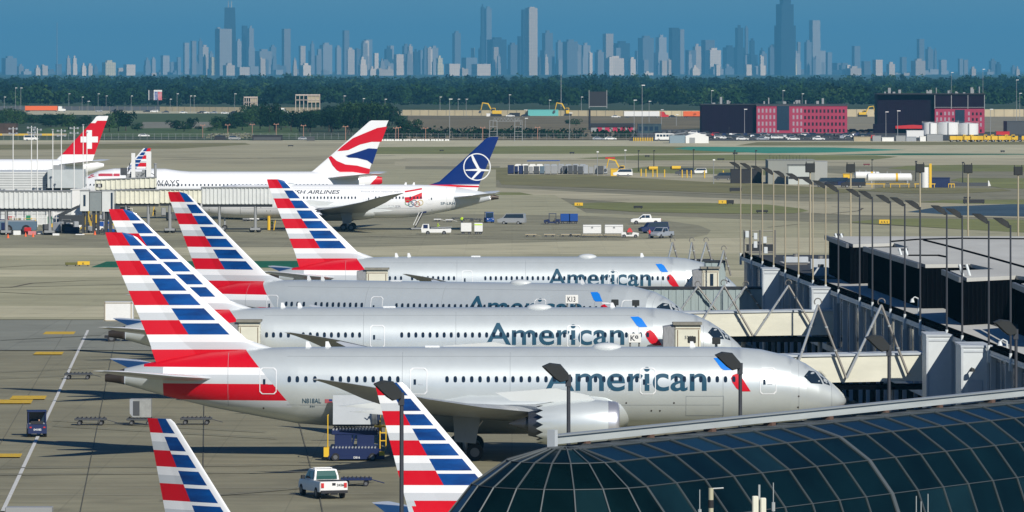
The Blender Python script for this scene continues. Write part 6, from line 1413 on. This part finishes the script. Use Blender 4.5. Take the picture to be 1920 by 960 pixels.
def tug(loc, rz, m, label, num=None, cab=True):
    r = thing('baggage_tug', label, 'tug', loc, rz); b = MB(); b.prismy([(-1.5,.3),(1.5,.3),(1.55,.85),(.5,1.0),(.35,.55),(-.6,.55),(-.7,1.0),(-1.5,1.0)],-.75,.75); b.build('body', m, r)
    if cab:
        b = MB()
        for x in (-.75,.55):
            for y_ in (-.7,.7): b.tube((x,y_,.9),(x,y_,2.0),.05,n=6)
        b.box(-.85,.65,-.78,.78,2.0,2.1); b.build('cab_frame', m, r); MB().add([(.58,-.66,1.05),(.58,.66,1.05),(.55,.66,1.95),(.55,-.66,1.95)],[(0,1,2,3)]).build('windshield', M_PAN, r)
    MB().box(-.55,-.15,-.5,.5,.55,.75).box(-.6,-.5,-.5,.5,.7,1.25).build('seat', P_BK, r)
    for sd in (-1,1): MB().tube((1.5,sd*.5,.75),(1.58,sd*.5,.75),.09,n=10).build('headlight', P_WH, r); MB().box(-1.53,-1.49,sd*.55-.08,sd*.55+.08,.75,.85).build('tail_light', P_RD, r)
    wheels(r, (-1.0,1.0), .65, .32, .22)
    if num: word(num, (-1.515,0,.62), (0,-1,0), (0,0,1), .16, .62, .02, 'number', P_WH, r)
    return r
x, y = G(66, 820); tug((x, y+1.5, 0), math.radians(97), P_NV, 'navy tug numbered 04182 with a driver, beside the white line at left', '04182')
person((x+.22, y+1.15, .12), math.radians(97), 'driver in a lime vest seated in the navy tug at left', pose='sit')
# navy container loader under the open cargo door
x, y = G(664, 864); ld = thing('container_loader', 'navy container loader with yellow rails under the open cargo door', 'loader', (x, y, 0))
MB().bev(-1.9,1.9,0,5.2,.35,.95,.05).build('chassis', P_NV, ld)
MB().bev(-1.75,1.75,1.0,5,1.9,2.25,.05).build('platform', P_NV, ld)
b = MB()
for k in range(14): b.tube((-1.6+k*.245,.0,1.0),(-1.6+k*.245,1.1,1.0),.07,n=8); b.tube((-1.6+k*.245,1.0,2.3),(-1.6+k*.245,4.9,2.3),.07,n=8)
b.build('roller', P_SV, ld)
b = MB()
for sx in (-1.2,-.2,.2,1.2): b.tube((sx,.95,.9),(sx+.2,1.1,1.95),.09,n=6)
b.box(-1.5,-.2,.8,.9,.95,1.9).box(.2,1.5,.8,.9,.95,1.9); b.build('scissor_lift', P_NV, ld)
b = MB()
for xx in (-2.0,1.95,2.4): b.tube((xx,.2,.9),(xx,.2,3.4 if xx < 0 else 4.3 if xx > 2 else 2.1),.045,n=6)
b.tube((1.95,.2,2.1),(2.4,.2,2.1),.045,n=6).tube((1.95,.2,1.5),(2.4,.2,1.5),.045,n=6).tube((1.95,.2,1.5),(1.95,1.2,3.4),.045,n=6).tube((2.4,.2,4.3),(2.4,1.4,4.3),.045,n=6).tube((2.4,.2,3.7),(2.4,1.4,3.7),.04,n=6).tube((-2.0,.2,3.4),(-2,1.5,3.4),.045,n=6).box(-2.3,-1.9,-.1,.9,.3,1.0).box(1.9,2.3,-.1,.5,.3,.7); b.build('guard_rail', P_YE, ld)
MB().bev(1.5,2.45,.3,1.6,2.5,2.62,.03).build('operator_platform', P_YE, ld); MB().tube((1.95,.9,.6),(1.95,.9,2.5),.12,n=8).build('mast', P_NV, ld)
MB().bev(-1.95,2.3,-.15,0,.12,.4,.03).build('front_skirt', P_NV, ld); wheels(ld, (-1.4,1.4), .3, .3, .25)
word('DB16', (.2,-.16,.26), (1,0,0), (0,0,1), .16, None, .02, 'number', P_WH, ld)
person((x+1.85, y+.9, 2.62), math.radians(150), 'worker in a lime vest standing on the loader platform at the cargo door', bend=18, arms=((.3,.3,0),(.3,-.3,0)))
# catering boxes behind the first tails
def box_truck(u, v, label, hb=3.9, L=5, D=None, lift=1.0, rz=0, m=P_WH):
    r = thing('catering_truck', label, 'truck', at(u, v), rz); MB().bev(-L/2,L/2-.1,-1.2,1.2,lift,hb,.06).build('box', m, r); b = MB()
    for z in (lift+.05, hb-.08): b.box(-L/2-.02,L/2-.08,-1.23,-1.2,z-.05,z+.05)
    for x_ in (-L/2+.1,L/2-.25): b.box(x_-.05,x_+.05,-1.23,-1.2,lift,hb)
    b.build('box_trim', P_TAN, r); MB().box(-L/2,L/2+1.2,-.5,.5,.45,.7).build('chassis', P_BK, r); MB().prismy([(L/2,.5),(L/2+1.6,.5),(L/2+1.6,1.3),(L/2+1.2,2.2),(L/2,2.3)],-1.1,1.1).build('cab', m, r); wheels(r, (-L/2+.8,L/2+.7), 1.0, .45, .3)
    return r
box_truck(224, 641, 'cream catering truck with a raised box left of the nearest tail', 4.35, 3.2, lift=2.3, rz=0)
r = thing('pallet_roof', 'grey flat-topped cart at the lower left corner of the apron', 'cart', at(56, 966)); MB().bev(-1.6,1.5,-.6,.8,.2,.55,.04).build('top', P_GR, r); MB().box(-1.5,1.4,-.5,.7,0,.2).build('base', P_BK, r)
# vehicles on the far apron
car(960, 421, P_SV, 'silver van between the navy tug and the blue baggage train', PI*.93, 'van', None, 1.0)
x, y, _ = at(1211, 421); pickup((x,y,0), PI, P_WH, 'white pickup with open bed near the grass strip, facing left', bar=False)
x, y, _ = at(1240, 447); pickup((x,y,0), math.radians(-120), P_SV, 'silver pickup facing the camera beside the navy van', bar=False)
car(1226, 438, P_NV, 'navy van behind the silver pickup', math.radians(200), 'van', None, 1.0)
x, y, _ = at(917, 418); tug((x,y,0), math.radians(-80), P_BL, 'bright blue tug between the long aircraft nose-left tail and the silver van')
for i, (u, v) in enumerate(((857,414),(876,415),(893,416))): dolly(u, v, '%s dark empty dolly from the left behind the bright blue tug' % ORD[i], 2.2, 0, None, P_DG)
for i, (u, v) in enumerate(((820,416),(842,417))): dolly(u, v, '%s white flat dolly from the left under the navy-tailed airliner rear' % ORD[i], 1.4, 0, None, P_WH)
x, y, _ = at(1035, 421); tug((x,y,0), PI, P_NV, 'navy tug pulling the blue covered baggage cart')
def covered_cart(u, v, L, h, m, label, name='baggage_cart'):
    r = thing(name, label, 'baggage cart', at(u, v)); MB().bev(-L/2,L/2,-.8,.8,.55,h,.06).build('cover', m, r); MB().box(-L/2,L/2,-.75,.75,.4,.55).build('deck', P_BK, r); wheels(r, (-L/2+.4,L/2-.4), .65, .25, .15, 10); return r
covered_cart(1060, 420, 1.9, 1.95, P_BL, 'left half of the blue covered baggage train'); covered_cart(1075, 420, 1.7, 1.95, P_BL, 'right half of the blue covered baggage train')
for u, lb in ((1110,'left of the two big white containers on dollies'),(1151,'right of the two big white containers on dollies')):
    x, y, _ = at(u, 445); dolly(u, 446, 'pale dolly under the %s big white container' % lb.split()[0], 3.6, 0, None, P_TAN); r = thing('air_cargo_container', lb, 'container', (x, y, .7)); MB().bev(-1.6,1.6,-.8,.8,0,1.5,.05).build('shell', P_WH, r); MB().box(-1.55,1.55,-.83,-.8,1.2,1.26).box(-.15,.2,-.84,-.8,.9,1.2).build('trim', P_GR, r)
for i, u in enumerate((995,1030,1062,1078)): dolly(u, 445, '%s pale flat dolly from the left, trailing the white containers' % ORD[i], 2.0, 0, None, P_TAN)
x, y, _ = at(1181, 446); tug((x,y,0), 0, P_WH, 'small white tug with a red cover right of the white containers', cab=False); r = thing('red_cover', 'red cover bundle on the small white tug', 'cover', (x,y,1.0)); MB().loft([[(-.5,-.4,0),(.5,-.4,0),(.5,.4,0),(-.5,.4,0)],[(-.35,-.3,.5),(.3,-.3,.45),(.3,.3,.45),(-.35,.3,.5)],[(-.1,-.1,.75),(.1,-.1,.75),(.1,.1,.75),(-.1,.1,.75)]]).build('bundle', P_RD, r)
car(820, 441, P_WH, 'white belt loader car below the navy-tailed airliner', 0, 'suv', None, .01) if 0 else None
x, y, _ = at(818, 440); r = thing('belt_loader', 'white belt loader with a dark windscreen below the navy-tailed airliner rear', 'belt loader', (x,y,0)); MB().prismy([(-2.6,.4),(2.6,.4),(2.7,.9),(2.6,1.1),(-1.2,1.0),(-1.3,1.9),(-2.4,1.9),(-2.7,1.1)],-.8,.8).build('body', P_WH, r); MB().box(-2.3,-1.5,-.83,.83,1.15,1.8).build('cab_window', P_NV, r); MB().loft([[(-1,-.35,1.1),(-1,.35,1.1),(-1,.35,1.25),(-1,-.35,1.25)],[(2.8,-.35,1.3),(2.8,.35,1.3),(2.8,.35,1.45),(2.8,-.35,1.45)]]).build('conveyor', P_GR, r); wheels(r, (-1.5,1.4), .7, .36, .22)
covered_cart(874, 440, 1.9, 2.1, P_WH, 'white boxy cart under the navy-tailed airliner rear, left of the pair'); c = covered_cart(897, 440, 1.5, 2.1, P_WH, 'white boxy cart with a lime stripe, right of the pair'); MB().box(-.7,.7,-.82,-.8,1.7,1.9).build('stripe', P_HV, c)
x, y, _ = at(775, 432); st = thing('air_stairs', 'dark steep mobile stairs under the navy-tailed airliner rear door', 'stairs', (x,y,0)); b = MB(); b.loft([[(0,-.5,.3),(0,.5,.3),(.35,.5,.3),(.35,-.5,.3)],[(1.5,-.5,3.3),(1.5,.5,3.3),(1.9,.5,3.2),(1.9,-.5,3.2)]]); b.build('stair_flight', P_BK, st); MB().tube((0,-.55,1.0),(1.5,-.55,4.2),.07,n=6).tube((.4,-.55,.9),(2,-.55,4.0),.07,n=6).build('handrail', P_WH, st); MB().bev(1.3,2.4,-.6,.6,3.2,4.2,.04).build('canopy', P_NV, st); MB().box(-.4,1.8,-.7,.7,.25,.5).build('base', P_GR, st); wheels(st, (-.1,1.5), .6, .25, .15, 10)
for u, v, D_, lb in ((821,434,0,'ground worker in lime standing right of the mobile stairs'),(866,422,0,'ground worker in lime near the white boxy carts'),(1218,448,0,'red-vested worker beside the silver pickup')):
    x, y, _ = at(u, v); person((x,y,0), U(-2,2), lb, vest_=P_HV if 'lime' in lb else P_RD)
# ---------------------------------------------------------------- gate area at the left
M_COR = mat('white_corrugated', (.66,.68,.66), .5, .1, var=.1, scale=.5); M_CSH = mat('dark_underframe', (.035,.04,.045), .7)
def corr_bridge(u0, u1, vt, vb, D, label, m=M_COR, step=.85, dep=2.8, v1t=None, legs=True, name='jet_bridge'):
    s = s_(D); x0 = (u0-960)/s; W_ = (u1-u0)/s; z1 = CH-(vt-HZ)/s; z0 = CH-(vb-HZ)/s; dz = 0 if v1t is None else -(v1t-vt)/s
    r = thing(name, label, 'jet bridge', (x0, D, 0)); b = MB(); b.loft([[(0,0,z0),(0,dep,z0),(0,dep,z1),(0,0,z1)],[(W_,0,z0+dz),(W_,dep,z0+dz),(W_,dep,z1+dz),(W_,0,z1+dz)]]); b.build('cabin', m, r)
    b = MB(); k = 0
    while k*step < W_-.4:
        a = k*step+.1; e = dz*a/W_; b.prism([(a,-.001),(a+.12,-.16),(a+step*.5-.12,-.16),(a+step*.5,-.001)], z0+e+.1, z1+e-.08); k += 1
    b.build('corrugation', m, r)
    b = MB(); b.loft([[(-.05,-.25,z1),(-.05,dep,z1),(-.05,dep,z1+.15),(-.05,-.25,z1+.15)],[(W_+.05,-.25,z1+dz),(W_+.05,dep,z1+dz),(W_+.05,dep,z1+dz+.15),(W_+.05,-.25,z1+dz+.15)]]); b.build('roof', P_GR, r)
    MB().loft([[(.2,.3,z0-.5),(.2,dep-.3,z0-.5),(.2,dep-.3,z0),(.2,.3,z0)],[(W_-.2,.3,z0+dz-.5),(W_-.2,dep-.3,z0+dz-.5),(W_-.2,dep-.3,z0+dz),(W_-.2,.3,z0+dz)]]).build('underframe', M_CSH, r)
    if legs:
        for q in (.25,.75):
            g = MB().tube((W_*q,.5,.5),(W_*q,.5,z0-.3),.22,n=8).tube((W_*q,dep-.5,.5),(W_*q,dep-.5,z0-.3),.22,n=8).box(W_*q-.9,W_*q+.9,.3,dep-.3,.5,.9).build('lift_column', P_GR, r)
            for xx in (-.6,.6): MB().wheel(W_*q+xx, dep/2, .5, .5, .5, n=12).build('wheel', [M_TYR,M_RIM], g)
    return r
corr_bridge(-30,133,359,391,1088,'white corrugated bridge at the far left edge, lowest of the gate bridges')
corr_bridge(215,298,357,382,1098,'cream corrugated bridge section in the middle of the left gate',M_CRM)
corr_bridge(298,377,356,381,1102,'pale corrugated bridge between the gate and the striped tails', M_CRM)
corr_bridge(377,512,352,383,1106,'long pale ribbed bridge reaching the navy-tailed airliner', step=.7)
corr_bridge(178,292,338,357,1130,'upper cream corrugated bridge rising to the ribbon-tailed airliner', M_CRM, step=.9, v1t=333, legs=False)
r = thing('rotunda', 'pale round bridge rotunda in the middle of the left gate', 'rotunda', at(205, 428)); s = s_(r.location.y); h1 = (428-356)/s; h0 = (428-396)/s
MB().tube((0,0,h0),(0,0,h1),2.0,n=24).build('drum', M_COR, r, smooth=40); MB().tube((0,0,h1),(0,0,h1+.3),2.15,n=24).build('roof', P_GR, r); MB().tube((0,0,0),(0,0,h0),.5,n=12).build('column', P_GR, r); MB().box(-.9,.9,-2.1,-1.8,h0+.4,h1-.5).build('door', mat('mid_grey_door',(.25,.27,.27),.6), r)
r, W_, h, d = block('gate_house','gate house','white gate house with a dark window band, left of the 5 sign',133,165,356,428,P_WH,4); MB().box(W_*.55,W_*.85,-.06,.02,h*.62,h*.8).build('window', M_PAN, r)
# low terminal building behind the left bridges
x0, y0 = (-60-960)/9.9, 1160
tb = thing('gate_building', 'low white building with horizontal siding and a dark window at far left', 'building', (x0, y0, 0)); s = s_(y0)
def zz(v): return CH-(v-HZ)/s
W_ = (140+60)/s; MB().box(0, W_, 0, 20, 0, zz(322)).build('wall', M_COR, tb); b = MB(); k = 0
while zz(325)-k*.45 > 2: z = zz(325)-k*.45; b.box(0, W_, -.06, -.001, z-.08, z); k += 1
b.build('siding', P_GR, tb); MB().box((88+60)/s,(115+60)/s,-.12,0,zz(359),zz(345)).build('window', M_PAN, tb); MB().box((88+60)/s,(115+60)/s,-.16,-.12,zz(352),zz(351)).build('window_bar', P_WH, tb)
MB().box((92+60)/s,(158+60)/s,-2,6,zz(352),zz(318)).build('equipment_room', mat('pale_grey_panel',(.48,.52,.52),.6,var=.08,scale=.6), tb); MB().box((101+60)/s,(122+60)/s,-1,3,zz(318)+.003,zz(310)).build('rooftop_unit', P_GR, tb)
sg = thing('gate_sign', 'small black gate sign with a white 5 on the left gate', 'gate sign', P(186, 348, 1120)); MB().bev(-.55,.55,0,.2,-.35,.35,.03).build('panel', P_BK, sg); word('5', (0,-.012,0), (1,0,0), (0,0,1), .45, .6, .03, 'lettering', P_WH, sg); MB().tube((0,.1,-1.2),(0,.1,-.3),.06,n=6).build('post', P_GR, sg)
# service tower cluster before the distant small tail
r, W_, h, d = block('equipment_cluster','roof equipment','grey service cabin with pipes on the cream bridge before the distant tail',226,246,318,340,P_GR,2)
r.location.z = 0; mt_ = thing('lift_tower', 'grey lift frame with two white posts before the small distant tail', 'lift tower', P(262, 358, 1140)); b = MB()
s = s_(1140); 
for u in (250,): b.box((u-262)/s-.35,(u-262)/s+.35,-.3,.3,0,(358-287)/s)
b.box((279-262)/s-.45,(279-262)/s+.45,-.3,.3,0,(358-284)/s); b.build('post', P_WH, mt_)
MB().bev(-1.8,1.2,.3,2,0,(358-322)/s,.05).box(-2.6,-1.8,.3,1.5,1.2,3.2).box(.4,1.6,.2,1.6,2.5,3.9).build('cabin', P_GR, mt_); MB().tube((2.9,0,0),(2.9,0,(358-308)/s),.25,n=10).tube((2.9,0,(358-308)/s),(2.9,0,(358-306)/s),.33,n=10).build('chimney', P_GR, mt_)
b = MB()
for k in range(14): x = U(-3,2.8); z = U(.2,4); b.tube((x,-.2,z),(x+U(-.9,.9),-.2,z+U(-.8,.9)),.07,n=5)
b.build('pipework', P_DG, mt_); MB().box(-3.6,-2.4,-.1,1,2.9,4.3).tube((-2.2,0,3.4),(-1.8,0,5.2),.1,n=5).build('camera_box', P_DG, mt_)
# white masts
for i, (u, vt, vb) in enumerate(((24.5,238,392),(59,236,330),(70,240,360),(99,243,318),(115,242,360),(139,237,345),(156,234,300),(163,248,348))):
    D = 1145; s = s_(D); x = (u-960)/s; zt = CH-(vt-HZ)/s; r = thing('lamp_mast', '%s white lamp mast from the left at the far left gate' % ORD[i], 'lamp mast', (x, D, 0), 0, 'white lamp masts at the left gate')
    MB().tube((0,0,0),(0,0,zt),.11,.08,6).build('pole', P_WH, r); b = MB()
    for dz_ in (.3,1.2):
        if i in (1,2,4,5,0): b.box(-.7,.7,-.08,.08,zt-dz_-.1,zt-dz_); b.bev(-.85,-.5,-.2,.1,zt-dz_-.2,zt-dz_+.15,.03); b.bev(.5,.85,-.2,.1,zt-dz_-.2,zt-dz_+.15,.03)
    if not b.v: b.bev(-.2,.2,-.2,.2,zt-.1,zt+.1,.03)
    b.build('lamp_head', P_SV, r)
# ramp clutter under the left bridges
clut = [(8,440,'white','parcel box',P_WH,1.2,.8),(18,441,'black','case',P_BK,1.0,.7),(32,442,'white','crate',P_WH,1.3,.9),(52,438,'red','pallet',P_RD,1.2,1.1),(60,442,'pink','crate',C('pink',(.6,.2,.2)),1.4,.8),(74,440,'white','pallet',P_WH,1.0,.6),(90,441,'black','pallet',P_BK,1.3,.8),(105,443,'white','box',P_WH,1.2,.5),(135,438,'navy','cargo net bundle',P_NV,2.6,1.2),(150,442,'white','flat pallet',P_WH,1.6,.3),(115,425,'navy','tarp-covered crate',P_NV,2.0,1.3),(165,441,'tan','flat pallet',P_TAN,2.0,.35)]
for u, v, cn, kn, m, w_, h in clut:
    r = thing(kn.replace(' ','_').replace('-','_'), '%s %s on the ramp under the left bridges, near column %s' % (cn, kn, 'x') if 0 else '%s %s on the ramp clutter under the left bridges' % (cn, kn), 'ramp cargo', at(u, v)); MB().bev(-w_/2,w_/2,-.5,.5,.12,h,.06).build('box', m, r); MB().box(-w_/2+.1,w_/2-.1,-.4,.4,0,.12).build('base', P_TAN, r)
for i, (u, v) in enumerate(((15,447),(48,444),(62,445),(178,441))):
    r = thing('traffic_cone', '%s orange cone from the left on the ramp at far left' % ORD[i], 'cone', at(u, v), 0, 'orange cones on the ramp'); MB().tube((0,0,.05),(0,0,.8),.25,.04,10).build('cone', P_CN, r); MB().box(-.3,.3,-.3,.3,0,.05).build('base', P_BK, r)
r = thing('jet_engine_cart', 'slate blue low tank truck with a big dark wheel at far left', 'truck', at(10, 437)); MB().bev(-4,5.6,0,2,.5,2.1,.1).build('tank', mat('slate_blue',(.10,.16,.22),.5), r); wheels(r, (.6,3.8), 1.0, .75, .5); MB().box(-3.6,5.2,.2,1.8,2.1,2.3).build('top', P_GR, r)
gs = thing('gate_stairs', 'pale railed stair frame with yellow and green boxes under the far left bridge', 'stairs', at(55, 428)); b = MB()
for k in range(12): b.tube((-4+k*.9,0,.6),(-4+k*.9,0,3.3),.06,n=5)
for z in (.8,1.9,3.2): b.tube((-4,0,z),(6,0,z),.06,n=5)
b.build('rail', P_WH, gs); MB().box(-.6,.2,-.2,.4,1.0,2.4).box(3.4,4.2,-.2,.4,.9,2.2).build('green_box', P_GN, gs); MB().box(.4,1.2,-.1,.5,.6,1.5).box(3.6,5,-.1,.5,.2,.9).box(-2,-1.0,-.1,.5,.2,.8).build('yellow_box', P_YE, gs)
r = thing('air_unit', 'white humped air-conditioning unit under the left bridges', 'air unit', at(103, 425)); MB().prismy([(-1.7,.3),(1.8,.3),(1.8,1.6),(1.0,2.5),(-.6,2.9),(-1.7,2.1)],-.8,.8).build('casing', P_WH, r); wheels(r, (-1,1), .7, .3, .2)
r = thing('ramp_loader', 'yellow framed loader beside a white tug under the left rotunda', 'loader', at(163, 434)); MB().tube((-.9,0,.4),(.6,0,4.6),.3,n=6).tube((.9,0,.4),(-.2,0,4.2),.22,n=6).box(-1.2,1.6,-.5,.5,.3,.8).build('frame', mat('ochre',(.45,.32,.05),.6), r); wheels(r, (-.8,1.2), .5, .3, .2)
tug((*G(182, 434), 0), 0, P_WH, 'white tug right of the yellow framed loader', cab=False)
r = thing('dark_gear_cluster', 'dark wheeled bogie under the left rotunda', 'bogie', at(125, 430)); MB().bev(-1.5,4.4,0,2,.8,2.6,.1).prismy([(-2,2.6),(-.5,2.6),(3,4.4),(2,4.4)],0,.6).build('frame', M_CSH, r); wheels(r, (-.8,3.4), .8, .55, .4)
for i, (u, v, m, lb) in enumerate(((213,434,P_HV,'worker in lime at the foot of the left rotunda'),(331,411,P_WH,'worker in white left of the second striped tail'),(290,408,P_TAN,'worker in tan near the bridge stairs'),(510,430,P_HV,'worker in lime beside the yellow post behind the last striped tail'),(197,435,P_HV,'worker in lime left of the rotunda column'))): person((*G(u, v), 0), U(-2,2), lb, vest_=m)
for u, v, h, m, lb in ((504,432,3.0,P_YE,'yellow hydrant post behind the last striped tail'),(278,405,3.6,P_YE,'yellow stair rail below the cream bridge')):
    r = thing('service_post', lb, 'post', at(u, v)); MB().tube((0,0,0),(.4 if 'stair' in lb else 0,0,h),.28 if 'post' in lb else .12,n=8).tube((.9,0,0),(1.2,0,h*.6),.1,n=6).build('post', m, r)

# more ramp gear in the shade of the left gate
nn = {}
kinds = [('cart','cart',P_DG,'dark grey'),('cart','cart',P_BK,'black'),('generator','generator',P_GR,'grey'),('cart','cart',P_NV,'navy'),('generator','generator',P_WH,'white'),('crate','crate',P_TAN,'tan'),('generator','generator',P_YE,'yellow'),('cart','cart',P_SV,'silver'),('crate','crate',P_RD,'red'),('generator','generator',P_BL,'blue')]
for i in range(66):
    u = U(-8, 212) if i < 52 else U(225, 505); v = U(414, 440) if u < 212 else U(404, 416); nm, ct, m, cn = random.choices(kinds, [5,6,3,4,2,2,1.2,2,1.3,1.3])[0]
    where = 'left gate ramp' if u < 212 else 'ramp behind the striped tails'; nn[nm, cn, where] = nn.get((nm, cn, where), 0)+1
    x, y = G(u, v); r = thing('ramp_'+nm, '%s %s ramp %s on the %s' % (ORD[nn[nm, cn, where]-1], cn, nm, where), ct, (x, y, 0), U(-.4,.4), 'ramp gear under the left gate bridges')
    L = U(.8, 2.4); h = U(.7, 2.0); MB().bev(-L/2, L/2, -.6, .6, .35, h, .08).build('body', m, r); MB().box(-L/2+.1, L/2-.1, -.5, .5, .25, .35).build('frame', P_BK, r)
    if R() < .6: MB().tube((-L/2+.1,-.55,h),(-L/2+.1,-.55,h+.9),.04,n=5).tube((L/2-.1,-.55,h),(L/2-.1,-.55,h+.9),.04,n=5).tube((-L/2+.1,-.55,h+.85),(L/2-.1,-.55,h+.85),.04,n=5).build('rail', random.choice([P_YE,P_WH,P_GR]), r)
    wheels(r, (-L/2+.3, L/2-.3), .55, .22, .12, 10)

for u0, u1, vt, vb, m, lb in ((150,167,358,396,M_COR,'white ribbed cabin right of the far left corrugated bridge'),(168,190,360,396,mat('shutter_grey',(.22,.25,.25),.6,var=.1),'plain grey shuttered bridge cabin before the left rotunda'),(191,213,358,397,M_COR,'white bridge cabin with a dark edge before the left rotunda')):
    D = 1092; s = s_(D); x0 = (u0-960)/s; W_ = (u1-u0)/s; z0 = CH-(vb-HZ)/s; z1 = CH-(vt-HZ)/s; r = thing('bridge_cabin', lb, 'bridge cabin', (x0, D, 0), 0, 'bridge cabins of the left gate')
    MB().bev(0, W_, 0, 2.6, z0, z1, .05).build('cabin', m, r); MB().box(-.05, W_+.05, -.1, 2.7, z1+.002, z1+.16).build('roof', P_GR, r); MB().box(W_*.2, W_*.45, .4, 2.0, 0, z0).box(W_*.6, W_*.8, .4, 2.0, 0, z0).build('support', M_CSH, r)
    if 'dark edge' in lb: MB().box(W_-.5, W_-.15, -.05, -.001, z0+.4, z1-.3).build('window', M_PAN, r)
    if 'ribbed' in lb: MB().box(.6, 1.0, -.05, -.001, z0+.9, z1-.7).build('window', M_PAN, r)
